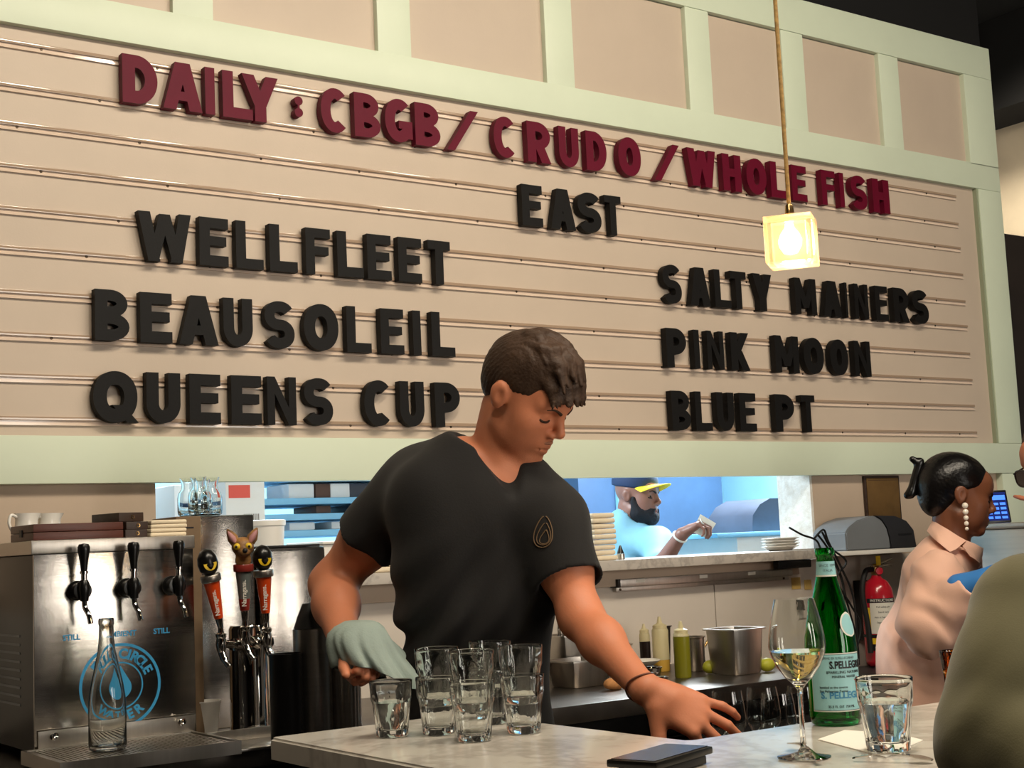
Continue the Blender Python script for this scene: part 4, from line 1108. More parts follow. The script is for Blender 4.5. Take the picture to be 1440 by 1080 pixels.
# fire extinguisher
fx, fy, fz = 4.02, -0.085, 0.8625
fe = empty('fire_extinguisher', (fx, fy, fz), 'red fire extinguisher with a yellow tag, hung on the wall behind the bottle', 'fire extinguisher')
lathe_obj('cylinder', [(0, 0.0), (0.046, 0.0), (0.055, 0.008), (0.0565, 0.02), (0.0565, 0.245), (0.052, 0.272), (0.038, 0.296), (0.020, 0.308), (0.016, 0.318), (0, 0.319)], M['fire_red'], fe, 48)
lathe_obj('valve', [(0, 0.3195), (0.017, 0.3195), (0.017, 0.345), (0.012, 0.352), (0, 0.352)], M['brass'], fe, 24)
tube_obj('lever', [(-0.03, 0.0, 0.350), (0.0, 0.0, 0.354), (0.05, -0.01, 0.368), (0.075, -0.012, 0.374)], [0.007, 0.008, 0.007, 0.005], M['chrome'], fe, 10)
tube_obj('carry_handle', [(-0.02, 0.0, 0.344), (0.03, -0.008, 0.350), (0.07, -0.012, 0.352)], [0.007, 0.007, 0.006], M['chrome'], fe, 10)
lathe_obj('gauge', [(0, 0.008), (0.013, 0.007), (0.014, 0.0), (0, 0)], M['fire_red'], fe, 24, (-0.004, -0.0175, 0.333), axis=(-.4, -1, 0))
tube_obj('hose', spline([(-0.018, 0.0, 0.340), (-0.055, 0.0, 0.330), (-0.078, 0.0, 0.26), (-0.072, -0.01, 0.14), (-0.070, -0.012, 0.05)], 8), [0.010] * 33, M['rubber'], fe, 12)
bm = bmesh.new()
def wrap(bm, a0, a1, z0, z1, r, n_=18):
    v = [[bm.verts.new((r * math.cos(math.radians(a0 + (a1 - a0) * k / n_)), r * math.sin(math.radians(a0 + (a1 - a0) * k / n_)), z)) for z in (z0, z1)] for k in range(n_ + 1)]
    for k in range(n_): bm.faces.new([v[k][0], v[k + 1][0], v[k + 1][1], v[k][1]])
ca = math.degrees(math.atan2(CAM[1] - fy, CAM[0] - fx))
wrap(bm, ca - 30, ca + 75, 0.115, 0.222, 0.0571); bm_obj('label', bm, M['label_w'], fe, 80, recalc=False)
bm = bmesh.new(); wrap(bm, ca - 42, ca - 30.5, 0.115, 0.206, 0.0571, 4); bm_obj('yellow_panel', bm, M['tag_y'], fe, 80, recalc=False)
bm = bmesh.new(); wrap(bm, ca - 42, ca + 75, 0.2225, 0.238, 0.0571); bm_obj('black_panel', bm, M['ink'], fe, 80, recalc=False)
bm = bmesh.new(); wrap(bm, ca - 32, ca + 75, 0.056, 0.078, 0.0571); bm_obj('foot_panel', bm, M['ink'], fe, 80, recalc=False)
bm = bmesh.new(); wrap(bm, ca - 40, ca + 75, 0.079, 0.100, 0.0571); bm_obj('yellow_panel', bm, M['tag_y'], fe, 80, recalc=False)
def cyl_text(s, ang, z, r, size, m, parent, name='lettering', squash=1.0, bold=0.0):
    """flat built-in lettering bent round a cylinder about the parent's z axis"""
    o = text_obj(name, s, size, m, parent, None, 0.0002, bold, squash)
    for v in o.data.vertices:
        a = math.radians(ang) + v.co.x / r
        rr = r + 0.0004 + v.co.z
        v.co = Vector((rr * math.cos(a), rr * math.sin(a), z + v.co.y))
    return o
cyl_text('INSTRUCTIONS', ca + 18, 0.2303, 0.0571, 0.013, M['paper'], fe)
for i in range(5): cyl_text(['Pull safety pin', 'Stand back', 'Aim at base of fire', 'Squeeze lever', 'Sweep'][i], ca + 18, 0.208 - i * 0.018, 0.0571, 0.009, M['ink'], fe)
bm = bmesh.new(); lathe(bm, [(0, 0.0006), (0.007, 0.0004), (0.0075, 0)], 20, (0.0572 * math.cos(math.radians(ca - 12)), 0.0572 * math.sin(math.radians(ca - 12)), 0.067), axis=(math.cos(math.radians(ca - 12)), math.sin(math.radians(ca - 12)), 0)); bm_obj('seal_mark', bm, M['label_w'], fe, 60)
box_obj('inspection_tag', -0.012, 0.012, -0.016, -0.0145, 0.352, 0.386, M['tag_y'], fe, 0.0004)
lathe_obj('strap', [(0.0574, 0.102), (0.0590, 0.102), (0.0590, 0.112), (0.0574, 0.112)], M['rubber'], fe, 40)
box_obj('wall_bracket', -0.02, 0.02, 0.0575, 0.090, 0.09, 0.30, M['rubber'], fe)
# low dark cabinet at the right end
lc = empty('low_cabinet', (4.3, -0.25, 0.0), 'low black cabinet with a grey top below the fire extinguisher', 'cabinet')
rel(box_obj('carcass', 3.24, 4.86, -0.40, 0.004, 0.0, 0.825, M['blackpl'], None, 0.003), lc)
rel(box_obj('top', 3.235, 4.865, -0.415, 0.005, 0.8255, 0.858, M['dkgrey'], None, 0.003), lc)

# ================================================================== bar
BZ = 1.05
bar = empty('bar', (1.2, -2.3, 0.0), 'L-shaped bar with a pale veined marble top where glasses, bottle and phone stand', 'bar')
bm = bmesh.new()
outl = [(1.030, -1.372), (1.408, -1.372), (1.408, -1.965), (4.3, -1.965), (4.3, -2.62), (1.032, -3.0)]
outl = [(1.030, -1.384), (1.040, -1.374), (1.398, -1.374), (1.408, -1.384), (1.408, -1.955), (1.418, -1.965), (4.3, -1.965), (4.3, -2.42), (1.60, -2.42), (1.50, -2.47), (1.030, -2.50)]
a = [bm.verts.new((p[0], p[1], BZ - 0.034)) for p in outl]; b = [bm.verts.new((p[0], p[1], BZ)) for p in outl]
bm.faces.new(a[::-1]); tf = bm.faces.new(b)
for i in range(len(outl)): j = (i + 1) % len(outl); bm.faces.new([a[i], a[j], b[j], b[i]])
bmesh.ops.bevel(bm, geom=list(tf.edges), offset=0.004, segments=3, affect='EDGES')
rel(bm_obj('marble_top', bm, M['marble'], None, 40), bar)
bm = bmesh.new()
o2 = [(1.10, -1.44), (1.34, -1.44), (1.34, -2.03), (4.25, -2.03), (4.25, -2.12), (1.10, -2.12)]
a = [bm.verts.new((p[0], p[1], 0.0)) for p in o2]; b = [bm.verts.new((p[0], p[1], BZ - 0.0345)) for p in o2]
bm.faces.new(a[::-1]); bm.faces.new(b)
for i in range(len(o2)): j = (i + 1) % len(o2); bm.faces.new([a[i], a[j], b[j], b[i]])
rel(bm_obj('base', bm, M['dark'], None), bar)

# tumblers -----------------------------------------------------------
def flute(n_, amp, z0, z1):
    def f(r, z, a):
        if z0 < z < z1 and r > 0.012:
            e = min(1, (z - z0) / 0.006, (z1 - z) / 0.010)
            return r * (1 - amp * e * (0.5 + 0.5 * math.cos(n_ * a)))
        return r
    return f
def tumbler(name, loc, k, label, grp=None, water=0.0):
    e_ = empty(name, loc, label, 'glass', grp)
    H = 0.090 * k
    po = [(0, 0.0015), (0.0235 * k, 0.0), (0.0262 * k, 0.002), (0.0270 * k, 0.008 * k), (0.0292 * k, 0.030 * k), (0.0318 * k, 0.054 * k), (0.0336 * k, 0.060 * k), (0.0338 * k, 0.066 * k), (0.0349 * k, H - 0.006), (0.0352 * k, H - 0.001), (0.0347 * k, H)]
    pi_ = [(0.0341 * k, H - 0.0004), (0.0340 * k, H - 0.001), (0.0336 * k, H - 0.006), (0.0323 * k, 0.066 * k), (0.0300 * k, 0.054 * k), (0.0268 * k, 0.030 * k), (0.0240 * k, 0.014 * k), (0.018 * k, 0.0115 * k), (0, 0.011 * k)]
    bm = bmesh.new(); lathe(bm, po + pi_, 72, mod=flute(12, 0.055, 0.006 * k, 0.0605 * k))
    bm_obj('glass_body', bm, M['glass'], e_, 50)
    if water > 0:
        zs = [0.0125 * k, 0.030 * k, 0.054 * k, 0.066 * k]; rs = [0.0180 * k, 0.0250 * k, 0.0282 * k, 0.0310 * k]
        zt = water * H; pr_ = [(0, 0.0122 * k), (0.0165 * k, 0.0124 * k)]
        for z, r in zip(zs[1:], rs[1:]):
            if z < zt: pr_.append((r, z))
        rt = float(np.interp(zt, zs, rs)); pr_ += [(rt, zt), (0, zt)]
        lathe_obj('water', pr_, M['water'], e_, 48)
    return e_
p = onZ(552, 1036, BZ); tumbler('tumbler', (p[0], p[1], BZ + 0.0004), 0.97, 'single faceted tumbler of water at the left, apart from the stacked glasses', 'faceted tumblers', 0.62)
stk = [(618, 1033, 'at the left of the cluster'), (667, 1042, 'at the front of the cluster'), (737, 1031, 'at the right of the cluster'), (692, 1018, 'at the back of the cluster')]
for i, (px, py, where) in enumerate(stk):
    p = onZ(px, py, BZ)
    tumbler('tumbler', (p[0], p[1], BZ + 0.0004), 1.0, 'lower faceted tumbler of the two-high stack %s' % where, 'stacked tumblers')
    e_ = tumbler('tumbler', (p[0] + random.uniform(-.0008, .0008), p[1], BZ + 0.0455), 1.0, 'upper faceted tumbler of the two-high stack %s' % where, 'stacked tumblers')
    e_.rotation_euler = (random.uniform(-.02, .02), random.uniform(-.02, .02), random.random())
p = onZ(1250, 1058, BZ)
# paper napkin under the right tumbler
bm = bmesh.new()
npts = [onZ(*q, BZ) for q in [(1150, 1041), (1188, 1028), (1262, 1033), (1298, 1042), (1246, 1066)]]
a = [bm.verts.new((q[0], q[1], BZ + 0.0003)) for q in npts]; b = [bm.verts.new((q[0], q[1], BZ + 0.0016)) for q in npts]
bm.faces.new(a[::-1]); bm.faces.new(b)
for i in range(len(a)): j = (i + 1) % len(a); bm.faces.new([a[i], a[j], b[j], b[i]])
tag(bm_obj('paper_napkin', bm, M['paper'], None), 'white paper napkin on the bar under the right-hand water tumbler', 'napkin')
tumbler('tumbler', (p[0], p[1], BZ + 0.0018), 1.06, 'large tumbler of water in the right foreground, on a paper napkin', 'faceted tumblers', 0.66)

# wine glass ------------------------------------------------------------
p = onZ(1131, 1066, BZ)
wg = empty('wine_glass', (p[0], p[1], BZ + 0.0003), 'tall stemmed glass of white wine in front of the green bottle', 'wine glass')
outer = [(0, 0.0008), (0.030, 0.0), (0.0345, 0.001), (0.0345, 0.002), (0.020, 0.0045), (0.008, 0.008), (0.0040, 0.014), (0.0033, 0.03), (0.0033, 0.078), (0.0042, 0.088), (0.009, 0.0945), (0.018, 0.103), (0.0285, 0.118), (0.0352, 0.133), (0.0372, 0.143), (0.0362, 0.158), (0.0325, 0.178), (0.0285, 0.194), (0.0258, 0.2045), (0.0252, 0.2045)]
inner = [(0.0280, 0.1935), (0.0319, 0.178), (0.0355, 0.158), (0.0364, 0.143), (0.0344, 0.1335), (0.0277, 0.119), (0.0172, 0.1045), (0.008, 0.0965), (0, 0.0955)]
lathe_obj('glass_body', outer + inner, M['glass'], wg, 64)
lathe_obj('wine', [(0, 0.0961), (0.0078, 0.0971), (0.0170, 0.1050), (0.0274, 0.1195), (0.0340, 0.1338), (0.0352, 0.137), (0, 0.137)], M['wine'], wg, 56)
# mineral water bottle -----------------------------------------------------
p = onZ(1176, 1018, BZ)
bo = empty('mineral_water_bottle', (p[0], p[1], BZ + 0.0003), 'tall green glass mineral water bottle with pale blue labels behind the wine glass', 'bottle')
RB = 0.0385
pb = [(0, 0.006), (0.026, 0.003), (0.031, 0.0), (0.036, 0.002), (RB, 0.010), (RB, 0.118), (0.0375, 0.130), (0.0335, 0.150), (0.0275, 0.175), (0.0210, 0.200), (0.0160, 0.220), (0.0138, 0.236), (0.0132, 0.252), (0.0148, 0.254), (0.0150, 0.262), (0.0138, 0.266)]
pbi = [(0.0105, 0.266), (0.0105, 0.25), (0.0112, 0.236), (0.0134, 0.220), (0.0184, 0.200), (0.0249, 0.175), (0.0309, 0.150), (0.0349, 0.130), (0.0359, 0.118), (0.0359, 0.012), (0.030, 0.008), (0, 0.012)]
lathe_obj('bottle_glass', pb + pbi, M['green_glass'], bo, 64)
ba = math.degrees(math.atan2(CAM[1] - p[1], CAM[0] - p[0]))      # towards the camera
FA = ba + 12
def wrapz(bm, a0, a1, zr, n_=24):
    """zr: list of (z, r)"""
    v = [[bm.verts.new((r * math.cos(math.radians(a0 + (a1 - a0) * k / n_)), r * math.sin(math.radians(a0 + (a1 - a0) * k / n_)), z)) for z, r in zr] for k in range(n_ + 1)]
    for k in range(n_):
        for i in range(len(zr) - 1): bm.faces.new([v[k][i], v[k + 1][i], v[k + 1][i + 1], v[k][i + 1]])
R1 = RB + 0.0004
for nm, da, z0, z1, dr, mm in (('label_edge', 66, 0.022, 0.1085, 0, 'label_w'), ('label_line', 64, 0.0235, 0.107, 0.0002, 'teal_print'), ('main_label', 63, 0.0245, 0.106, 0.0004, 'label_b')):
    bm = bmesh.new(); wrapz(bm, FA - da, FA + da, [(z0, R1 + dr), (z1, R1 + dr)]); bm_obj(nm, bm, M[mm], bo, 80, recalc=False)
RT = R1 + 0.0005
cyl_text('S.PELLEGRINO', ba + 45, 0.0905, RT, 0.0150, M['ink'], bo, squash=0.74, bold=0.0005)
cyl_text('SPARKLING NATURAL', FA + 16, 0.0800, RT, 0.0058, M['ink'], bo)
cyl_text('MINERAL WATER', FA + 14, 0.0735, RT, 0.0050, M['ink'], bo)
cyl_text('TERME DI S.PELLEGRINO', FA + 2, 0.1010, RT, 0.0050, M['teal_print'], bo)
for i, s_ in enumerate(['bottled at the source', 'San Pellegrino Terme']):
    cyl_text(s_, FA - 12, 0.058 - i * 0.0058, RT, 0.0050, M['ink'], bo)
o = cyl_text('S. PELLEGRINO', FA + 24, 0.046, RT, 0.0135, M['blueink'], bo, bold=0.0004)
cyl_text('25.3 FL OZ  750 ML', FA + 4, 0.0295, RT, 0.0050, M['ink'], bo)
a_ = math.radians(FA + 48)
pts = []
for k in range(10):
    q = math.pi / 2 + k * math.pi / 5; r_ = 0.0075 if k % 2 == 0 else 0.0035
    an = a_ + r_ * math.cos(q) / RT; pts.append(((RT + .0003) * math.cos(an), (RT + .0003) * math.sin(an), 0.066 + r_ * math.sin(q)))
bm = bmesh.new(); bm.faces.new([bm.verts.new(q) for q in pts]); bm_obj('red_star', bm, M['redink'], bo, recalc=False)
# neck band and oval shoulder seal
for nm, a0, a1, zr, mm in (('neck_band', 0, 360, [(0.225, 0.0156), (0.2285, 0.0151), (0.237, 0.0142), (0.2455, 0.01395)], 'label_b'), ('neck_line', 0, 360, [(0.2225, 0.0158), (0.2248, 0.01555)], 'label_w')):
    bm = bmesh.new(); wrapz(bm, a0, a1, zr, 40); bm_obj(nm, bm, M[mm], bo, 80, recalc=False)
cyl_text('SINCE 1899', FA, 0.2392, 0.0147, 0.0056, M['teal_print'], bo); cyl_text('ITALIA', FA, 0.2315, 0.0152, 0.0052, M['teal_print'], bo)
def shoulder_r(z): return float(np.interp(z, [0.118, 0.130, 0.150, 0.175, 0.200], [RB, 0.0375, 0.0335, 0.0275, 0.0210]))
for nm, sx, sz, d, mm in (('shoulder_seal', 0.0165, 0.0185, 0.0008, 'label_w'), ('seal_centre', 0.0140, 0.0160, 0.0011, 'label_b')):
    bm = bmesh.new(); rows = []
    for k in range(15):
        v = -0.995 + 1.99 * k / 14; z = 0.150 + sz * v; r_ = shoulder_r(z) + d; hw = math.sqrt(1 - v * v) * sx / 0.0335
        rows.append([bm.verts.new((r_ * math.cos(math.radians(FA + 44) + hw * q / 4), r_ * math.sin(math.radians(FA + 44) + hw * q / 4), z)) for q in range(-4, 5)])
    for A, B in zip(rows[:-1], rows[1:]):
        for q in range(8): bm.faces.new([A[q], A[q + 1], B[q + 1], B[q]])
    bm_obj(nm, bm, M[mm], bo, 80, recalc=False)
# phone ---------------------------------------------------------------------
c0, c1, c2, c3 = [onZ(*q, BZ + 0.022) for q in [(868, 1066), (921, 1046), (986, 1046), (938, 1074)]]
ux = _n((c3 - c0) + (c2 - c1)); uy = _n((c1 - c0) + (c2 - c3)); uy = _n(uy - ux * (uy @ ux))
lx = 0.5 * (np.linalg.norm(c3 - c0) + np.linalg.norm(c2 - c1)); ly = 0.5 * (np.linalg.norm(c1 - c0) + np.linalg.norm(c2 - c3))
cc = (c0 + c1 + c2 + c3) / 4
ph = empty('phone', (cc[0], cc[1], BZ), 'black phone lying on a smaller dark card holder on the bar, screen up', 'phone', None, math.atan2(ux[1], ux[0]))
bm = bmesh.new(); box(bm, -lx / 2, lx / 2, -ly / 2, ly / 2, 0.0115, 0.0215, 0.0035); bm_obj('case', bm, M['blackpl'], ph, 40)
bm = bmesh.new(); box(bm, -lx / 2 + .005, lx / 2 - .005, -ly / 2 + .005, ly / 2 - .005, 0.0216, 0.0222); bm_obj('screen', bm, mat('dark_glossy_screen', (26, 24, 23), 0.22, rgb2=(52, 47, 43), vscale=30, spec=0.25), ph)
bm = bmesh.new(); box(bm, -lx / 2 + .012, lx / 2 - .004, -ly / 2 + .008, ly / 2 - .012, 0.0004, 0.0112, 0.002); bm_obj('card_holder', bm, M['dkgrey'], ph, 40)
# cutlery and plate at the lower edge
def spoon(name, p0, p1, label, bowl=True):
    p0 = np.array(p0); p1 = np.array(p1); d = _n(p1 - p0); L_ = np.linalg.norm(p1 - p0)
    e_ = empty(name, p0, label, name)
    n_ = np.array([-d[1], d[0], 0])
    bm = bmesh.new(); W_ = []
    for k in range(25):
        t = k / 24
        wd = 0.0045 - 0.002 * math.sin(math.pi * min(1, t * 1.4)) if t < .72 else (0.0025 + 0.0085 * math.sin(math.pi * (t - .72) / .28 * .94 + .1))
        zz = 0.003 + 0.006 * math.sin(math.pi * t) * (1 if t < .75 else 1)
        c = d * L_ * t
        W_.append([bm.verts.new((c[0] + n_[0] * wd * s, c[1] + n_[1] * wd * s, zz + h_)) for s in (-1, 1) for h_ in (0, 0.0016)])
    for A, B in zip(W_[:-1], W_[1:]):
        bm.faces.new([A[0], A[2], B[2], B[0]]); bm.faces.new([A[1], B[1], B[3], A[3]]); bm.faces.new([A[0], B[0], B[1], A[1]]); bm.faces.new([A[2], A[3], B[3], B[2]])
    bm.faces.new(W_[0]); bm.faces.new(W_[-1])
    return bm_obj('shaft', bm, M['chrome'], e_, 60), e_
pl_c = onZ(1176, 1118, BZ)
pla = empty('plate', (pl_c[0], pl_c[1], BZ + 0.0004), 'cream plate just showing its rim at the bottom edge, below the wine glass', 'plate')
lathe_obj('dish', [(0, 0.0), (0.035, 0.0), (0.037, 0.004), (0.058, 0.010), (0.060, 0.012), (0.058, 0.0125), (0.036, 0.0065), (0, 0.004)], M['china'], pla, 64)
q0, q1 = onZ(1152, 1077, BZ), onZ(1114, 1053, BZ)
spoon('spoon', (q0[0], q0[1], BZ + 0.001), (q1[0], q1[1], BZ + 0.001), 'small steel spoon resting across the foot of the wine glass')[1].location.z = BZ + 0.0042
q0, q1 = onZ(1200, 1071, BZ), onZ(1312, 1074, BZ)
spoon('fork', (q0[0], q0[1], BZ + 0.001), (q1[0], q1[1], BZ + 0.001), 'steel fork lying at the bottom edge in front of the right water tumbler')
# amber tumbler beyond
p = at(1336, 975, 2.36); p[2] = BZ + 0.0005
ag = empty('amber_glass', p, 'ribbed amber glass half hidden behind the olive sweater', 'glass')
p = onZ(1336, 982, BZ); ag.location = (p[0] + 0.036, p[1] + 0.005, BZ + 0.0005)
lathe_obj('glass_body', [(0, 0.001), (0.022, 0.0), (0.024, 0.002), (0.026, 0.03), (0.031, 0.076), (0.0305, 0.077), (0.0285, 0.076), (0.0238, 0.03), (0.021, 0.007), (0, 0.006)], M['amber_glass'], ag, 60, mod=flute(14, 0.03, 0.004, 0.07))

# stemmed glasses on the speed rail behind the bar -------------------------
RZ = 0.80
rail = box_obj('glass_rail', 1.75, 3.35, -0.98, -0.672, RZ - 0.03, RZ, M['steel_dk'], None, 0.003)
rr = empty('speed_rail', (2.5, -0.8, 0), 'low steel ledge under the counter front holding stemmed glasses', 'rail shelf'); rail.name = 'ledge'; rel(rail, rr)
rel(box_obj('support', 1.80, 3.30, -0.76, -0.68, 0.0, RZ - 0.0305, M['blackpl'], None), rr)
gi = [(1022, 972, 3.58, 'leftmost of the empty stemmed glasses behind the bar, beside the bartender’s hand'), (1071, 967, 3.64, 'second from left of the empty stemmed glasses behind the bar'), (1092, 974, 3.49, 'third from left of the empty stemmed glasses, overlapping the second'), (1128, 970, 3.62, 'rightmost of the empty stemmed glasses, behind the wine glass stem')]
first = None
for px, py, dd, lab in gi:
    p = at(px, py, dd); 
    if first is None:
        first = empty('stemmed_glass', (p[0], p[1], RZ + 0.0004), lab.replace('’', "'"), 'wine glass', 'empty stemmed glasses behind the bar')
        hh = p[2] - RZ
        lathe_obj('glass_body', [(0, 0.0008), (0.030, 0), (0.034, 0.001), (0.034, 0.002), (0.008, 0.007), (0.0036, 0.014), (0.0034, hh - 0.132), (0.009, hh - 0.127), (0.028, hh - 0.114), (0.0430, hh - 0.088), (0.0455, hh - 0.066), (0.0405, hh - 0.022), (0.0365, hh),
                                 (0.0356, hh), (0.0396, hh - 0.022), (0.0445, hh - 0.066), (0.0420, hh - 0.088), (0.027, hh - 0.113), (0.008, hh - 0.126), (0, hh - 0.127)], M['glass'], first, 44)
    else:
        o = copy_tree(first); o.location = (p[0], p[1], RZ + 0.0004); o['label'] = lab.replace('’', "'")

# things on the steel counter --------------------------------------------------
def pan(name, c, sx, sy, h, rz, m, label, cat='pan', rim=0.008):
    e_ = empty(name, (c[0], c[1], CZ + 0.0005), label, cat, None, rz)
    bm = bmesh.new()
    def lp(z, k, inset): return [bm.verts.new((x * (sx / 2 * k - inset), y * (sy / 2 * k - inset), z)) for x, y in ((-1, -.7), (-.91, -.91), (-.7, -1), (.7, -1), (.91, -.91), (1, -.7), (1, .7), (.91, .91), (.7, 1), (-.7, 1), (-.91, .91), (-1, .7))]
    rings = [lp(0.001, .84, 0), lp(0.008, .88, 0), lp(h - .004, 1, 0), lp(h - .004, 1, -rim), lp(h, 1, -rim), lp(h, 1, 0.002), lp(0.012, .88, 0.002), lp(0.005, .82, 0.002)]
    for A, B in zip(rings[:-1], rings[1:]):
        for i in range(12): j = (i + 1) % 12; bm.faces.new([A[i], A[j], B[j], B[i]])
    bm.faces.new(rings[0][::-1]); bm.faces.new(rings[-1])
    bm_obj('pan_body', bm, m, e_, 40)
    return e_
def onC(px, py): return onZ(px, py, CZ)
c = onC(1046, 948); pan('hotel_pan', (c[0], c[1] + 0.03, 0), 0.125, 0.13, 0.132, 0.0, M['steel_h'], 'large deep steel pan right of the squeeze bottles on the back counter')
c = onC(826, 966); pan('hotel_pan', (c[0], c[1] + 0.04, 0), 0.14, 0.13, 0.075, 0.05, M['steel_h'], 'shallow steel pan on the counter beside the bartender, right one')
c = onC(768, 966); pan('hotel_pan', (c[0] - 0.055, c[1] + 0.04, 0), 0.10, 0.12, 0.072, 0.0, M['steel_dk'], 'shallow steel pan half hidden behind the bartender, left one')
c = onY(805, 930, -0.15); c[1] = -0.21
cc_ = pan('cutlery_bin', (c[0] + 0.02, c[1] + 0.06, 0), 0.18, 0.11, 0.135, 0.0, M['steel_h'], 'deep steel bin filled with cutlery behind the shallow pans', 'cutlery bin')
for i in range(14):
    x = c[0] + 0.02 - 0.062 + i * 0.0095; y = c[1] + 0.06 + random.uniform(-.03, .03)
    bm = bmesh.new(); tl = random.uniform(-.010, .010)
    z0 = CZ + 0.02; z1 = CZ + 0.165 + random.uniform(0, .035)
    tube(bm, [(x - tl, y, z0), (x, y, z1 - 0.035), (x + tl * .3, y - .004, z1)], [0.0022, 0.0026, 0.0050], 8)
    lathe(bm, [(0, -0.014), (0.006, -0.008), (0.0075, 0.0), (0.006, 0.008), (0, 0.012)], 12, (x + tl * .3, y - .004, z1))
    o = bm_obj('teaspoon', bm, M['chrome'], None, 60)
    tag(o, 'steel teaspoon handle-down in the cutlery bin behind the bartender', 'spoon', 'teaspoons in the cutlery bin')
def squeeze(px, py, w_, h_, fill, mm, label, dy=0.0):
    c = onC(px, py); r = w_ / 2
    e_ = empty('squeeze_bottle', (c[0], c[1] + dy, CZ + 0.0005), label, 'squeeze bottle', 'squeeze bottles on the counter')
    zt = h_ * 0.78; zl = zt * fill
    lathe_obj('contents', [(0, 0.001), (r * .95, 0), (r, 0.004), (r, zl), (0, zl)], M[mm], e_, 32)
    lathe_obj('bottle_wall', [(0, zl + 0.0005), (r, zl + 0.0005), (r, zt - 0.006), (r * .9, zt), (0, zt)], M['squeeze'], e_, 32)
    lathe_obj('cap', [(0, zt + 0.0005), (r * .86, zt + 0.0005), (r * .86, zt + 0.010), (r * .35, zt + 0.016), (r * .16, h_), (0, h_)], M['squeeze'], e_, 28)
squeeze(931, 944, 0.051, 0.165, 0.27, 'sauce_y', 'tall squeeze bottle with a little yellow dressing, behind the steel cups')
squeeze(961, 953, 0.048, 0.162, 0.93, 'oil_g', 'squeeze bottle full of green oil, right of the yellow dressing')
squeeze(914, 938, 0.036, 0.135, 0.75, 'sauce_d', 'squeeze bottle of dark vinegar, left of and behind the yellow dressing', 0.02)
c = onC(986, 944)
bmq = empty('bain_marie', (c[0], c[1] + 0.03, CZ + 0.0005), 'small steel pot holding a ladle, right of the green oil bottle', 'pot')
lathe_obj('pot', [(0, 0.001), (0.033, 0), (0.035, 0.003), (0.035, 0.098), (0.039, 0.100), (0.039, 0.103), (0.034, 0.103), (0.0335, 0.004), (0, 0.004)], M['steel'], bmq, 44)
a = Vector((c[0] - 0.005, c[1] + 0.03, CZ + 0.02)); b = Vector(at(1006, 885, 4.40))
tag(tube_obj('ladle', [a, a.lerp(b, .6), b], [0.004, 0.004, 0.007], M['brass'], None, 10), 'brassy ladle handle leaning out of the small steel pot', 'ladle')
c = onC(968, 938); 
lathe_obj('round_pan', [(0, 0.001), (0.06, 0), (0.063, 0.003), (0.066, 0.118), (0.069, 0.119), (0.069, 0.122), (0.064, 0.122), (0.061, 0.004), (0, 0.004)], M['steel_dk'], None, 48, (c[0] + 0.03, c[1] + 0.20, CZ + 0.0005))
tag(bpy.data.objects['round_pan'], 'round steel container behind the green oil bottle', 'container')
c = onY(885, 925, -0.12); c[0] += 0.05; c[1] = -0.110
lathe_obj('round_pan', [(0, 0.001), (0.062, 0), (0.064, 0.003), (0.066, 0.085), (0.07, 0.086), (0.07, 0.089), (0.064, 0.089), (0.061, 0.004), (0, 0.004)], M['steel_h'], None, 48, (c[0] - 0.10, c[1] + 0.02, CZ + 0.0005))
tag(bpy.data.objects['round_pan.001'], 'wide round steel container behind the bartender’s forearm and the small plate'.replace('’', "'"), 'container')
c = onC(906, 946); c[1] -= 0.035; c[0] -= 0.02
stn = pan('upturned_pan', (c[0] - 0.015, c[1], 0), 0.055, 0.055, 0.024, 0.0, M['blackpl'], 'small black tray carrying a white saucer behind the steel cups', 'tray')
lathe_obj('saucer', [(0, 0.0), (0.030, 0.0), (0.052, 0.012), (0.0555, 0.016), (0.052, 0.018), (0.030, 0.010), (0, 0.010)], M['china'], None, 44, (c[0] - 0.015, c[1], CZ + 0.0252))
tag(bpy.data.objects['saucer'], 'white saucer on the small black tray left of the yellow dressing', 'saucer')
for i, (px, py, dy, zz, lab) in enumerate([(929, 968, 0, 0, 'small steel sauce cup in front, lower right of the cups'), (934, 958, 0.0, 0, 'small steel sauce cup just behind the front one'), (914, 962, 0, 0, 'small steel sauce cup, leftmost of the cups')]):
    c = onC(px, py)
    k = 1.0 if i != 1 else 1.25
    lathe_obj('sauce_cup', [(0, 0.001), (0.016 * k, 0), (0.0165 * k, 0.003), (0.022 * k, 0.027 * k), (0.024 * k, 0.028 * k), (0.024 * k, 0.030 * k), (0.0212 * k, 0.029 * k), (0.0155 * k, 0.004), (0, 0.004)], M['chrome'], None, 36, (c[0], c[1] + (0.05 if i == 1 else 0), CZ + 0.0005))
    tag(bpy.data.objects['sauce_cup' + ('' if i == 0 else '.%03d' % i)], lab, 'cup', 'small steel sauce cups')
c = onC(861, 970)
sdf_obj('bread_piece', [ell_w((c[0], c[1], CZ + 0.016), (0.026, 0.02, 0.016)), ell_w((c[0] + .018, c[1] - .004, CZ + 0.013), (0.016, 0.014, 0.013), None, 0.01)], 0.003, M['crust'])
tag(bpy.data.objects['bread_piece'], 'torn brown piece of bread on the counter beside the forearm', 'bread')
for i, (px, py, lab) in enumerate([(1006, 948, 'cut lime piece between the small pot and the large steel pan'), (1086, 945, 'cut lime piece right of the large steel pan, beside the wine glass')]):
    c = onC(px, py)
    sdf_obj('lime_piece', [ell_w((c[0], c[1] + 0.02, CZ + 0.0205), (0.026, 0.02, 0.02)), half_w((c[0], c[1] + 0.02, CZ + 0.014), (0.6, -0.4, -0.3)) if False else ell_w((c[0] + .02, c[1] + .02, CZ + 0.020), (0.010, 0.008, 0.008), None, 0.01)], 0.003, M['lime'])
    tag(bpy.data.objects['lime_piece' + ('' if i == 0 else '.001')], lab, 'lime', 'lime pieces on the counter')

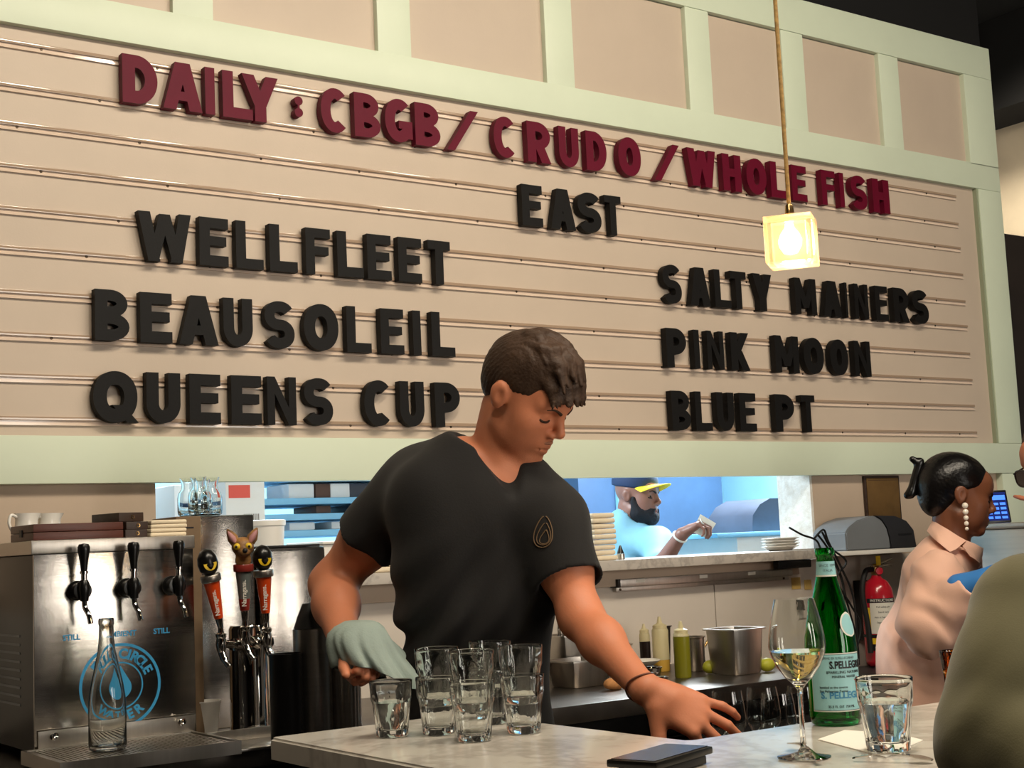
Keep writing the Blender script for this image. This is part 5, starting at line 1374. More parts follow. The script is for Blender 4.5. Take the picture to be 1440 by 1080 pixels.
# ================================================================== pendant lamp
pp = at(1113, 340, 2.15)
pen = empty('pendant_lamp', (pp[0], pp[1], 3.79), 'clear glass cube pendant lamp glowing on a gold cloth cord in front of the board', 'pendant lamp')
hs = 0.0355
rz = 0.62
def penM(o): return rel(o, pen)
TM = Matrix.Translation(pp) @ Matrix.Rotation(rz, 4, 'Z')
bm = bmesh.new()
box(bm, -hs, hs, -hs, hs, -hs, hs, 0.002)
vs2 = box(bm, -hs * .70, hs * .70, -hs * .70, hs * .70, -hs * .985, hs * .72)
bmesh.ops.transform(bm, matrix=TM, verts=bm.verts[:])
for f in bm.faces: pass
penM(bm_obj('glass_shade', bm, mat('frosted_clear_glass', (255, 246, 228), rough=0.16, trans=0.9, ior=1.35, emit=(255, 168, 98), estr=0.42), None, 40))
penM(lathe_obj('socket', [(0, hs), (0.015, hs + 0.0002), (0.016, hs + 0.005), (0.007, hs + 0.008), (0.006, hs + 0.020), (0.004, hs + 0.022), (0, hs + 0.022)], M['brass'], None, 28, pp))
penM(lathe_obj('bulb', [(0, -0.022), (0.010, -0.019), (0.016, -0.009), (0.017, 0.0), (0.013, 0.010), (0.007, 0.018), (0.006, 0.024), (0, 0.024)], M['bulb'], None, 28, pp))
cb = bmesh.new(); tube(cb, [(pp[0], pp[1], pp[2] + hs + 0.0225), (pp[0], pp[1], 3.79)], 0.0032, 10); penM(bm_obj('cord', cb, mat('gold_cloth_cord', (190, 150, 86), 0.6, var=0.45, vscale=120), None, 40))
penM(lathe_obj('canopy', [(0, 3.775), (0.05, 3.775), (0.055, 3.799), (0, 3.799)], M['brass'], None, 32, (pp[0], pp[1], 0)))
pl_ = bpy.data.lights.new('pendant_glow', 'POINT'); pl_.energy = 1.2; pl_.color = (1.0, 0.74, 0.42); pl_.shadow_soft_size = 0.02
po_ = bpy.data.objects.new('pendant_glow', pl_); COL.objects.link(po_); po_.location = (pp[0], pp[1], pp[2] - hs - 0.03)

# ================================================================== kitchen beyond the pass-through
# shelving with blue slats, cartons and tubs on the left
KS = 0.95
sx0, sx1 = onY(345, 700, KS)[0], onY(640, 700, KS)[0]
ks = empty('kitchen_shelf', ((sx0 + sx1) / 2, KS + 0.2, 0), 'blue slatted kitchen shelving seen through the pass-through left of the bartender', 'shelving')
zz = [onY(440, y, KS)[2] for y in (700, 722, 745)]
for z in zz + [0.4, 0.9, 1.62]:
    bm = bmesh.new()
    for k in range(1): box(bm, sx0, sx1, KS, KS + 0.42, z - 0.022, z, 0.003)
    rel(bm_obj('slat_shelf', bm, M['kslat'], None, 40), ks)
for x in (sx0 - 0.022, sx1 + 0.002):
    for y in (KS, KS + 0.40):
        rel(box_obj('post', x, x + 0.02, y, y + 0.02, 0.004, 1.9, M['kslat'], None), ks)
items = [(405, 0.10, 0.09, 'box_w'), (433, 0.06, 0.085, 'jar_b'), (455, 0.08, 0.07, 'box_w'), (482, 0.10, 0.06, 'kdark'), (515, 0.07, 0.09, 'jar_b'), (540, 0.07, 0.08, 'box_w')]
nn_ = 0
for zi, z in enumerate(zz):
    for j, (px, w_, h_, mm) in enumerate(items):
        if (zi + j) % 2 and zi != 0: continue
        X = onY(px, 720, KS + 0.15)[0] + j * 0.006
        lab_ = '%s on the %s blue kitchen shelf, %s from the left' % ({'box_w': 'white tub', 'jar_b': 'brown tub', 'kdark': 'dark tub'}[mm], ['top', 'middle', 'lower'][zi], ORD[j])
        o = box_obj('food_tub', X - w_ / 2, X + w_ / 2, KS + 0.04, KS + 0.22, z + 0.0005, z + min(h_, 0.052 if zi == 0 else 0.028), M[mm], None, 0.006)
        tag(o, lab_, 'tub', 'tubs on the kitchen shelves'); nn_ += 1
# cartons at the far left
cy = 0.60
for i, (pa, pb, y0_, y1_, mm, lab) in enumerate([(318, 372, 684, 728, 'box_w', 'white carton with coral print seen behind the glass carafes'), (246, 300, 690, 745, 'box_w', 'plain white carton behind the leftmost carafes')]):
    a, b = onY(pa, y1_, cy + i * .35), onY(pb, y0_, cy + i * .35)
    e_ = empty('carton', ((a[0] + b[0]) / 2, cy + i * .35, 0.0), lab, 'carton')
    rel(box_obj('box', a[0], b[0], cy + i * .35, cy + .25 + i * .35, a[2] - 0.04, b[2] + 0.02, M[mm], None, 0.003), e_)
    if i == 0:
        rel(box_obj('print', a[0] + .01, a[0] + (b[0] - a[0]) * .62, cy - 0.001, cy - 0.0004, b[2] - 0.035, b[2] + 0.005, M['box_r'], None), e_)
        for k in range(9): rel(box_obj('bar_code', a[0] + .06 + k * .006, a[0] + .063 + k * .006, cy - 0.001, cy - 0.0004, a[2] - .035, a[2] + .01, M['grey_print'], None), e_)
    rel(box_obj('stand', a[0], b[0], cy + i * .35, cy + .25 + i * .35, 0.0045, a[2] - 0.0405, M['ksteel'], None), e_)
# steel doors of the cold room behind the cook
KD = 2.3
dx = [onY(px, 720, KD)[0] for px in (806, 815, 867, 872, 1018, 1022)]
cr = empty('cold_room', ((dx[0] + dx[4]) / 2, KD, 0.0), 'blue-grey steel cold room doors behind the cook in the cap', 'cold room')
rel(box_obj('left_door', dx[1], dx[2], KD, KD + 0.3, 0.01, 2.3, M['ksteel'], None, 0.01), cr)
rel(box_obj('door_gap_trim', dx[2] + .001, dx[3] - .001, KD - 0.02, KD + 0.28, 0.01, 2.3, M['kslat'], None, 0.002), cr)
rel(box_obj('right_door', dx[3], dx[4], KD, KD + 0.3, 0.01, 2.3, M['ksteel'], None, 0.01), cr)
# dark bin machine on a white cabinet at the right
a, b = onY(1058, 748, 1.3), onY(1116, 700, 1.3)
cb_ = empty('kitchen_cabinet', ((a[0] + b[0]) / 2, 1.4, 0), 'white kitchen cabinet with a raised lip at the right of the pass-through', 'cabinet')
rel(box_obj('body', a[0] - 0.15, b[0] + 0.5, 1.25, 1.75, 0.0045, a[2] - 0.022, M['box_w'], None, 0.003), cb_)
rel(box_obj('top', a[0] - 0.30, b[0] + 0.5, 1.22, 1.77, a[2] - 0.0215, a[2], M['kslat'], None, 0.003), cb_)
mx = empty('mixer_hood', ((a[0] + b[0]) / 2, 1.45, a[2]), 'dark rounded machine with a white plug on the kitchen cabinet', 'machine')
bm = bmesh.new(); z0 = a[2] + 0.0005; hgt = b[2] - a[2]
prism(bm, [(a[0], z0), (a[0] + .01, z0 + hgt * .5), (a[0] + .06, z0 + hgt * .82), (a[0] + .13, z0 + hgt), (b[0], z0 + hgt), (b[0], z0)], 1.30, 1.60)
rel(bm_obj('hood', bm, M['kdark'], None, 40), mx)
rel(box_obj('plug', b[0] - .05, b[0] - 0.01, 1.285, 1.2995, z0 + .03, z0 + .075, M['whitepl'], None, 0.003), mx)

# steel machine and till at the right edge
ZM = 1.345
sm = empty('steel_machine', (4.35, -0.55, 0), 'grey steel machine at the right edge carrying a lit till screen', 'machine')
rel(box_obj('body', 4.02, 4.86, -0.78, -0.45, 0.0, ZM - 0.02, M['steel'], None, 0.006), sm)
rel(box_obj('top', 4.01, 4.87, -0.79, -0.44, ZM - 0.0195, ZM, M['steel_h'], None, 0.004), sm)
a = onY(1393, 735, -0.62); b = onY(1427, 690, -0.62)
ts = empty('till_screen', ((a[0] + b[0]) / 2, -0.60, ZM + 0.0005), 'small black till with a lit blue screen on top of the steel machine', 'till')
TM = Matrix.Translation(((a[0] + b[0]) / 2, -0.60, ZM + 0.0005)) @ Matrix.Rotation(math.radians(-30), 4, 'Z') @ Matrix.Rotation(math.radians(-14), 4, 'X')
sw, shh = 0.045, 0.112
bm = bmesh.new(); box(bm, -sw, sw, 0, 0.012, 0.002, shh, 0.003); bmesh.ops.transform(bm, matrix=TM, verts=bm.verts[:]); rel(bm_obj('housing', bm, M['blackpl'], None, 40), ts)
bm = bmesh.new(); box(bm, -sw + .006, sw - .006, -0.0008, -0.0002, 0.008, shh - .008); bmesh.ops.transform(bm, matrix=TM, verts=bm.verts[:])
rel(bm_obj('screen', bm, mat('lit_screen', (10, 14, 40), 0.2, emit=(24, 40, 110), estr=0.9), None), ts)
keym = mat('lit_screen_keys', (60, 110, 230), 0.3, emit=(70, 130, 240), estr=1.1)
bm = bmesh.new(); box(bm, -sw + .009, sw - .009, -0.0016, -0.0009, shh - .034, shh - .018); bmesh.ops.transform(bm, matrix=TM, verts=bm.verts[:]); rel(bm_obj('screen_bar', bm, keym, None), ts)
for r_ in range(4):
    for c_ in range(3):
        bm = bmesh.new(); box(bm, -sw + .010 + c_ * .025, -sw + .029 + c_ * .025, -0.0016, -0.0009, .014 + r_ * .0155, .022 + r_ * .0155); bmesh.ops.transform(bm, matrix=TM, verts=bm.verts[:]); rel(bm_obj('screen_key', bm, keym, None), ts)

# ================================================================== people
def head_frame(yaw, pitch, roll=0.0):
    """yaw 0 = facing the camera, +90 = facing image right; pitch down positive; returns right, forward, up of the head"""
    y, p, r = math.radians(yaw), math.radians(pitch), math.radians(roll)
    wu = np.array([0, 0, 1.0]); b = CB - wu * (CB @ wu); b = _n(b); rr = _n(np.cross(wu, b))      # image right, level
    fw = math.sin(y) * rr + math.cos(y) * b
    f = math.cos(p) * fw - math.sin(p) * wu
    u = math.cos(p) * wu + math.sin(p) * fw
    x = np.cross(f, u)
    u2 = math.cos(r) * u + math.sin(r) * x; x2 = np.cross(f, u2)
    return x2, f, u2
class Head:
    def __init__(s, c, fr, k=1.0): s.c = np.array(c, float); s.x, s.f, s.u = fr; s.k = k
    def p(s, x, y, z): return s.c + s.k * (x * s.x + y * s.f + z * s.u)
    def e(s, c, r, k=0.01, op='u'): return ell_w(s.p(*c), np.array(r) * s.k, (s.x, s.f, s.u), k * s.k, op)
    def cp(s, a, b, ra, rb=None, k=0.01, op='u'): return cap_w(s.p(*a), s.p(*b), ra * s.k, (ra if rb is None else rb) * s.k, k * s.k, op)
    def hs(s, c, n_, k=0.0): return half_w(s.p(*c), n_[0] * s.x + n_[1] * s.f + n_[2] * s.u, k * s.k)
def face_prims(H, fem=False, lids=True):
    j = 0.9 if fem else 1.0
    P = [H.e((0, -.010, .036), (.0755, .092, .086)),
         H.e((0, .030, -.022), (.062, .058, .078), .03),
         H.e((0, .030, -.068), (.050 * j, .050, .036), .03),
         H.cp((-.049 * j, -.006, -.062), (-.020, .066, -.100), .013, .012, .018), H.cp((.049 * j, -.006, -.062), (.020, .066, -.100), .013, .012, .018),
         H.e((0, .072, -.100), (.020 * j, .0165, .015), .02),
         H.e((-.042, .048, -.022), (.022, .026, .022), .03), H.e((.042, .048, -.022), (.022, .026, .022), .03),
         H.e((-.040, .040, -.055), (.017, .027, .028), .03), H.e((.040, .040, -.055), (.017, .027, .028), .03),
         H.e((0, .066, .042), (.050, .026, .036), .03)]
    if not fem:
        P += [H.cp((-.046, .066, .020), (-.012, .084, .018), .010, .010, .014), H.cp((.046, .066, .020), (.012, .084, .018), .010, .010, .014)]
    else:
        P += [H.cp((-.044, .066, .022), (-.012, .081, .020), .008, .008, .014), H.cp((.044, .066, .022), (.012, .081, .020), .008, .008, .014)]
    # sockets, then lids
    P += [H.e((-.032, .093, .000), (.019, .017, .012), .012, 's'), H.e((.032, .093, .000), (.019, .017, .012), .012, 's')]
    if lids:
        P += [H.e((-.032, .0680, -.001), (.0165, .0135, .0125), .004), H.e((.032, .0680, -.001), (.0165, .0135, .0125), .004)]
    # nose
    w = 0.92 if fem else 1.0
    P += [H.cp((0, .083, .014), (0, .105, -.024), .0082 * w, .0098 * w, .012), H.e((0, .1055, -.028), (.0105 * w, .0098, .0088), .008),
          H.e((-.0135 * w, .095, -.035), (.0078, .0100, .0074), .007), H.e((.0135 * w, .095, -.035), (.0078, .0100, .0074), .007),
          H.e((-.0075, .102, -.0425), (.0042, .006, .0035), .003, 's'), H.e((.0075, .102, -.0425), (.0042, .006, .0035), .003, 's')]
    # muzzle, mouth
    P += [H.e((0, .071, -.063), (.027, .021, .022), .02),
          H.cp((-.020, .0840, -.0665), (0, .0925, -.0640), .0042, .0062, .006), H.cp((.020, .0840, -.0665), (0, .0925, -.0640), .0042, .0062, .006),
          H.cp((-.016, .0840, -.0735), (0, .0895, -.0755), .0048, .0068, .006), H.cp((.016, .0840, -.0735), (0, .0895, -.0755), .0048, .0068, .006),
          H.cp((-.024, .0860, -.0700), (0, .0985, -.0695), .0016, .0022, .003, 's'), H.cp((.024, .0860, -.0700), (0, .0985, -.0695), .0016, .0022, .003, 's')]
    for s_ in (-1, 1):
        P += [H.e((s_ * .0755, -.014, -.004), (.0070, .017, .028), .010), H.e((s_ * .0795, -.020, .003), (.0060, .017, .0220), .006),
              H.e((s_ * .0855, -.009, -.001), (.0062, .0085, .0140), .004, 's')]
    return P
def lash(H, m, parent, name='eyelashes', sides=(-1, 1), r=0.0023):
    bm = bmesh.new()
    for s_ in sides:
        pts = [H.p(s_ * (.032 + .0172 * math.cos(math.radians(a))), .0735 + .0085 * math.sin(math.radians(a)) + 0.0012, -.0062 - .0035 * math.sin(math.radians(a))) for a in range(5, 176, 10)]
        b2 = bmesh.new(); tube(b2, pts, r * H.k, 6)
        bm_obj('eyelash', b2, m, parent, 60)
    bm.free()
def brows(H, m, parent, sides=(-1, 1), r=0.0042):
    for s_ in sides:
        pts = [H.p(s_ * x, y, z) for x, y, z in ((.012, .0950, .0130), (.024, .0930, .0185), (.036, .0885, .0215), (.048, .0800, .0170))]
        b2 = bmesh.new(); tube(b2, spline(pts, 4), [r * H.k * (0.9 - 0.05 * i) for i in range(13)], 8); bm_obj('eyebrow', b2, m, parent, 60)
def hand_prims(wrist, d, side, nrm_, L=0.185, curl=(15, 20, 15), spread=8, thumb=(40, 20), k=0.005, thumb_curl=15, fan=None, scale_r=1.0):
    """d: wrist->knuckle direction, side: towards the thumb, nrm_: back of the hand. Returns prims; fingers curl away from nrm_"""
    d = _n(np.array(d)); side = np.array(side, float); side = _n(side - d * (side @ d)); nn = np.cross(d, side)
    if nn @ np.array(nrm_) < 0: nn = -nn
    s = L / 0.185; w = np.array(wrist, float)
    P = [cap_w(w, w + d * .035 * s, .023 * s, .024 * s, .02)]
    kn = []
    for i, off in enumerate((.030, .010, -.010, -.028)):
        base = w + d * (.092 - (.004, 0, .004, .013)[i]) * s + side * off * s
        kn.append(base)
        P.append(cap_w(w + d * .02 * s + side * off * .55 * s, base, .0145 * s, .0105 * s * scale_r, .014))
    P.append(ell_w(w + d * .055 * s - nn * .004, (.045 * s, .036 * s, .014 * s), (d, side, nn), .012))
    lens = ((.043, .026, .020), (.048, .030, .021), (.044, .028, .021), (.034, .021, .018))
    for i in range(4):
        a = math.radians((1.5 - i) * spread)
        fd = math.cos(a) * d + math.sin(a) * side
        cur = 0; p = kn[i]; rr = (.0098, .0098, .0093, .0083)[i] * s * scale_r
        cc = curl if fan is None else fan[i]
        for q in range(3):
            cur += math.radians(cc[q])
            dd = math.cos(cur) * fd - math.sin(cur) * nn
            e = p + dd * lens[i][q] * s
            P.append(cap_w(p, e, rr, rr * .90, k)); p = e; rr *= .90
    tb = w + d * .022 * s + side * .024 * s
    a = math.radians(thumb[0]); tl = math.radians(thumb[1])
    td = _n(math.cos(a) * d + math.sin(a) * side - math.sin(tl) * nn)
    p1 = tb + td * .042 * s
    td2 = _n(td + d * math.sin(math.radians(thumb_curl)) - nn * .15); p2 = p1 + td2 * .034 * s
    td3 = _n(td2 + d * math.sin(math.radians(thumb_curl))); p3 = p2 + td3 * .026 * s
    P += [cap_w(tb, p1, .0155 * s, .0120 * s, .012), cap_w(p1, p2, .0118 * s, .0108 * s, k), cap_w(p2, p3, .0108 * s, .0088 * s, k)]
    return P, kn
def wave(fr, amp, seed=0):
    """smooth pseudo-random folds in the world, used to ruffle cloth"""
    rs = np.random.RandomState(seed); ks = rs.normal(size=(7, 3)) * fr; ph = rs.uniform(0, 6.28, 7)
    def f(P): return amp * np.sin(P @ ks.T + ph).sum(1) / 7
    return f

# ---------------------------------------------------------------- bartender
BD = 2.80
def J(px, py, d=BD): return at(px, py, d)
fl = J(668, 930, 2.82)
bart = empty('person', (fl[0], fl[1], 0.0), 'man with short dark hair in a black v-neck t-shirt, drying a glass and reaching right', 'person')
Hd = Head(J(739, 556, 2.78), head_frame(63, 36, 9), 0.965)
pelvis, waist, chest = J(668, 1085, 2.84), J(667, 945, 2.82), J(672, 775, 2.80)
Rsh, Lsh = J(580, 682, 2.90), J(772, 730, 2.76)
neck = J(703, 640, 2.82)
Rel, Rwr = J(467, 822, 2.95), J(484, 908, 2.74)
Lel, Lwr = J(817, 868, 2.66), J(905, 968, 2.46)
tr_, tf_, tu_ = head_frame(14, 4, -4)                     # torso frame
torso = [ell_w(chest, (.142, .086, .19), (tr_, tf_, tu_)), ell_w(J(664, 700, 2.83), (.150, .085, .09), (tr_, tf_, tu_), .06),
         cap_w(Rsh, J(650, 655, 2.84), .052, .05, .06), cap_w(Lsh, J(738, 690, 2.79), .050, .05, .06),
         ell_w(waist, (.112, .080, .20), (tr_, tf_, tu_), .08), ell_w(pelvis, (.155, .11, .14), (tr_, tf_, tu_), .08)]
neckp = [cap_w(J(698, 664, 2.83), Hd.p(0, -.024, -.045), .060, .052, .012), cap_w(J(712, 672, 2.78), Hd.p(0, -.006, -.066), .030, .032, .02)]
Rarm = [cap_w(Rsh, Rsh + (Rel - Rsh) * .55, .056, .054, .03), cap_w(Rsh + (Rel - Rsh) * .5, Rel, .054, .043, .03), cap_w(Rel, Rel + (Rwr - Rel) * .35, .043, .044, .03), cap_w(Rel + (Rwr - Rel) * .35, Rwr, .043, .027, .03)]
Larm = [cap_w(Lsh, Lsh + (Lel - Lsh) * .5, .054, .050, .03), cap_w(Lsh + (Lel - Lsh) * .5, Lel, .046, .038, .03), cap_w(Lel, Lel + (Lwr - Lel) * .35, .038, .0375, .03), cap_w(Lel + (Lwr - Lel) * .35, Lwr, .0375, .0245, .03)]
# left hand: stretched over the gap, fingers drooping towards the stemmed glass, thumb hanging
Ld = J(968, 1000, 2.44) - Lwr
Lh, _k = hand_prims(Lwr + _n(Ld) * .012, Ld, J(915, 1045, 2.38) - J(930, 975, 2.44), CU + 0.25 * CB, 0.200, thumb=(56, 24), thumb_curl=4, spread=11, k=.003,
                    fan=[(46, 14, 8), (24, 26, 16), (12, 28, 20), (6, 26, 18)])
Rd = J(548, 930, 2.64) - Rwr
Rh, _k = hand_prims(Rwr + _n(Rd) * .005, Rd, CB + 0.3 * CU, CU * .9 - 0.3 * CR, 0.170, curl=(70, 75, 45), spread=3, thumb=(25, 50))
legs = []
for s_ in (-1, 1):
    hp = pelvis + tr_ * .085 * s_ - np.array([0, 0, .04]); kn_ = np.array([hp[0] + .01 * s_, hp[1] - 0.01, 0.50]); an = np.array([hp[0] + .02 * s_, hp[1] + 0.02, 0.09])
    legs.append((hp, kn_, an))
legp = []
for hp, kn_, an in legs:
    legp += [cap_w(hp, kn_, .085, .058, .05), cap_w(kn_, an, .056, .040, .03), cap_w(an, an + tf_ * np.array([1, 1, 0]) * .12 - np.array([0, 0, .045]), .040, .030, .02)]
skin_prims = torso + legp + neckp + face_prims(Hd)
for p in Rarm + Larm: p.k = p.k or .03
skin_prims += [group_p(Rarm + [Prim(p.f, max(p.k, .005), p.op, p.c, p.r) for p in Rh], .03), group_p(Larm + Lh, .03)]
body = sdf_obj('body', skin_prims, 0.0036, M['skin'], bart)
def fix_parent(root):
    for c in root.children: c.matrix_parent_inverse = Matrix.Translation(root.location).inverted()
# stubble shade on jaw and lip, lips
def lips(H, m, parent):
    for nm, pts, r in (('upper_lip', ((-.019, .0855, -.0672), (-.008, .0930, -.0655), (0, .0945, -.0662), (.008, .0930, -.0655), (.019, .0855, -.0672)), .0034), ('lower_lip', ((-.016, .0855, -.0728), (0, .0925, -.0745), (.016, .0855, -.0728)), .0040)):
        b2 = bmesh.new(); S_ = spline([H.p(*q) for q in pts], 5); n_ = len(S_)
        tube(b2, S_, [max(.0008, r * math.sin(math.pi * (0.08 + .84 * i / (n_ - 1)))) * H.k for i in range(n_)], 10); bm_obj(nm, b2, m, parent, 60)
lips(Hd, M['lip'], bart)
lash(Hd, M['hair'], bart); brows(Hd, M['hair'], bart)
b2 = bmesh.new(); tube(b2, spline([Hd.p(*q) for q in ((-.022, .0835, -.0590), (-.009, .0935, -.0545), (0, .0955, -.0545), (.009, .0935, -.0545), (.022, .0845, -.0590))], 5), [.0022 + .0012 * math.sin(math.pi * i / 20) for i in range(21)], 8)
bm_obj('moustache', b2, M['stubble'], bart, 60)
# hair: cropped sides, longer swept top and a fringe falling over the brow
hp_ = [Hd.e((0, -.011, .048), (.0800, .0965, .0830)), Hd.e((0, .018, .088), (.064, .072, .042), .03), Hd.e((0, -.062, .020), (.062, .040, .068), .02),
       Hd.e((0, .086, -.036), (.080, .092, .074), .010, 's'),                                    # face opening
       Hd.e((.076, .046, -.026), (.050, .046, .047), .008, 's'), Hd.e((-.076, .046, -.026), (.050, .046, .047), .008, 's'),
       Hd.e((.084, -.020, -.016), (.030, .024, .034), .006, 's'), Hd.e((-.084, -.020, -.016), (.030, .024, .034), .006, 's'),
       Hd.hs((0, -.05, -.050), (0, .25, -1), .01)]
rs = np.random.RandomState(5)
tuft = []
for i in range(34):                                     # swept top
    x = rs.uniform(-.050, .050); y = rs.uniform(-.04, .045)
    z = .036 + .096 * math.sqrt(max(.05, 1 - (x / .085) ** 2 - ((y + .016) / .115) ** 2))
    m_ = (x + .006, y + .030, z + .004 - .2 * max(0, y)); b = (x + .012 + rs.uniform(-.004, .004), y + .060, z - .012 - .45 * max(0, y))
    tuft += [Hd.cp((x, y, z - .004), m_, .0085, .0075, .008), Hd.cp(m_, b, .0070, .0030, .006)]
for i in range(30):                                     # fringe falling forward over the brow
    x = -.056 + .112 * i / 29
    y0 = .070 - 8 * x * x; L_ = rs.uniform(.85, 1.1)
    a = (x, y0 - .004, .094 - 7 * x * x); m_ = (x + rs.uniform(-.003, .003), y0 + .024, .076 - 6 * x * x)
    b = (x + rs.uniform(-.005, .008), y0 + .030 + .010 * L_, .058 - .010 * (L_ - 1) - 6 * x * x); c_ = (b[0] + rs.uniform(-.004, .008), b[1] + .010, b[2] - .010 * L_)
    tuft += [Hd.cp(a, m_, .0095, .0085, .006), Hd.cp(m_, b, .0080, .0050, .005), Hd.cp(b, c_, .0048, .0014, .003)]
cow = [Hd.cp((rs.uniform(-.03, .03), rs.uniform(-.05, -.01), .118), (rs.uniform(-.035, .035), rs.uniform(-.035, .015), .134), .008, .0025, .006) for _ in range(7)]
hw = wave(120, .0012, 3)
def strands(P):
    q = P - Hd.c
    x, y, z = q @ Hd.x, q @ Hd.f, q @ Hd.u
    top = np.clip((z - .05) / .03, 0, 1)
    g = top * np.sin(x * 800 + 5 * np.sin(y * 38 + 40 * x) ) + (1 - top) * np.sin(y * 700 - z * 200 + 3 * np.sin(z * 60))
    return .00045 * g + hw(P)
sdf_obj('hair', disp_p(hp_ + tuft + cow, strands), 0.0021, M['hair'], bart, smooth_it=1)
# stubble pigment of the skin itself on jaw, chin and upper lip
co = np.empty(len(body.data.vertices) * 3, np.float32); body.data.vertices.foreach_get('co', co); co = co.reshape(-1, 3)
q_ = co - Hd.c; hx, hy, hz = q_ @ Hd.x / Hd.k, q_ @ Hd.f / Hd.k, q_ @ Hd.u / Hd.k
wj = np.clip(1.25 - ((hx / .078) ** 2 + ((hy - .035) / .075) ** 2 + ((hz + .088) / .046) ** 2), 0, 1) * np.clip((hy + .02) / .03, 0, 1)
wl = np.clip(1.2 - ((hx / .026) ** 2 + ((hy - .095) / .03) ** 2 + ((hz + .056) / .009) ** 2), 0, 1)
sat = body.data.attributes.new('stubble', 'FLOAT', 'POINT'); sat.data.foreach_set('value', np.clip(np.maximum(wj * .9, wl), 0, 1).astype(np.float32))
# t-shirt
sh = [ell_w(chest, (.172, .120, .215), (tr_, tf_, tu_)), ell_w(J(664, 700, 2.83), (.160, .098, .10), (tr_, tf_, tu_), .06),
      cap_w(Rsh, J(650, 655, 2.84), .064, .060, .06), cap_w(Lsh, J(736, 694, 2.79), .060, .056, .06),
      ell_w(waist, (.146, .114, .24), (tr_, tf_, tu_), .08), ell_w(J(668, 1055, 2.84), (.155, .122, .12), (tr_, tf_, tu_), .08),
      half_w(J(668, 1080, 2.84), -np.array(tu_), .0)]
def sleeve(s0, e, t_end, r0, r1):
    d = _n(e - s0); L_ = np.linalg.norm(e - s0)
    end = s0 + d * L_ * t_end
    return group_p([cap_w(s0, s0 + d * L_ * (t_end + .25), r0, r1, 0), half_w(end, d, .004)], .05)
sh += [sleeve(Rsh, Rel, .56, .070, .074), sleeve(Lsh, Lel, .66, .068, .070)]
# hollow hems and the v neck
dR, dL = _n(Rel - Rsh), _n(Lel - Lsh)
hem = [cap_w(Rsh + (Rel - Rsh) * .48, Rsh + (Rel - Rsh) * .9, .062, .066, .004, 's'), cap_w(Lsh + (Lel - Lsh) * .58, Lsh + (Lel - Lsh) * .95, .059, .060, .004, 's')]
vtip = J(722, 690, 2.70)
vneck = [cap_w(J(700, 640, 2.83), Hd.p(0, -.03, -.09), .070, .085, .02, 's'), cap_w(J(706, 632, 2.75), J(725, 700, 2.69), .046, .006, .010, 's'), cap_w(J(706, 632, 2.68), J(725, 701, 2.62), .046, .006, .010, 's')]
fold = wave(22, .017, 11)
def drape(P):
    # diagonal pulls from the left armpit to the right hip
    q = P - chest
    s1 = (q @ (0.75 * tr_ + 0.66 * tu_)) * 84 + 3 * np.sin((q @ tr_) * 11)
    am = np.clip(-(q @ tu_) / .18 + .25, 0, 1) * np.clip((q @ tr_) / .25 + .45, 0, 1)
    return fold(P) + .0085 * am * np.sin(s1)
shirt = sdf_obj('t_shirt', disp_p(sh, drape) + hem + vneck, 0.0042, M['tee'], bart)
# trousers and shoes behind the bar
tp = [ell_w(pelvis, (.168, .122, .13), (tr_, tf_, tu_))] + [cap_w(hp, kn_, .098, .072, .05) for hp, kn_, an in legs] + [cap_w(kn_, an, .070, .060, .03) for hp, kn_, an in legs] + [half_w(J(668, 1062, 2.84), np.array(tu_), 0)]
sdf_obj('trousers', tp, 0.008, M['trouser'], bart)
for hp, kn_, an in legs:
    t_ = an + _n(tf_ * np.array([1, 1, 0])) * .13; t_[2] = .038
    sdf_obj('shoe', [cap_w(np.array([an[0], an[1], .045]), t_, .046, .040, .0), half_w((0, 0, 0.003), (0, 0, -1))], 0.006, M['rubber'], bart)
# chest emblem: nested oyster outlines, lying on the shirt
bpy.context.view_layer.update()
from mathutils.bvhtree import BVHTree
def bvh_of(o):
    me = o.data
    return BVHTree.FromPolygons([v.co.copy() for v in me.vertices], [p.vertices[:] for p in me.polygons])
tee_t = bvh_of(shirt)
def on_shirt(px, py, t=tee_t, off=0.0012):
    r = Vector(ray(px, py)).normalized()
    h = t.ray_cast(Vector(CAM), r)
    return (h[0] + h[1] * off) if h[0] is not None else None
for sx, sy, cx, cy, r_ in ((12.5, 22, 764.5, 748, .0011), (9, 15.5, 765.5, 751, .0010), (5.5, 10, 766.5, 755, .0010)):
    pts = []
    for k in range(41):
        a = math.radians(-80 + 340 * k / 40)
        q = on_shirt(cx + sx * math.cos(a) + 2.0 * math.sin(2 * a) - 3.0 * math.sin(a) * .6, cy + sy * math.sin(a))
        if q is not None: pts.append(q)
    if len(pts) > 5: tube_obj('emblem_line', pts, r_, M['emblem'], bart, 6)
# bracelet
wd = _n(Lwr - Lel); o1 = _n(np.cross(wd, CB)); o2 = np.cross(wd, o1); bc = Lwr - wd * .006
pts = [Vector(bc + (o1 * math.cos(a) + o2 * math.sin(a)) * .0285 + wd * .005 * math.sin(2 * a)) for a in np.linspace(0, 2 * math.pi, 33)]
tube_obj('bracelet', pts, 0.0019, M['beads'], bart, 8)
fix_parent(bart)
# towel held over the right hand, and the glass inside it
tw_c = J(518, 905, 2.66)
def cl(px, py, d): return J(px, py, d)

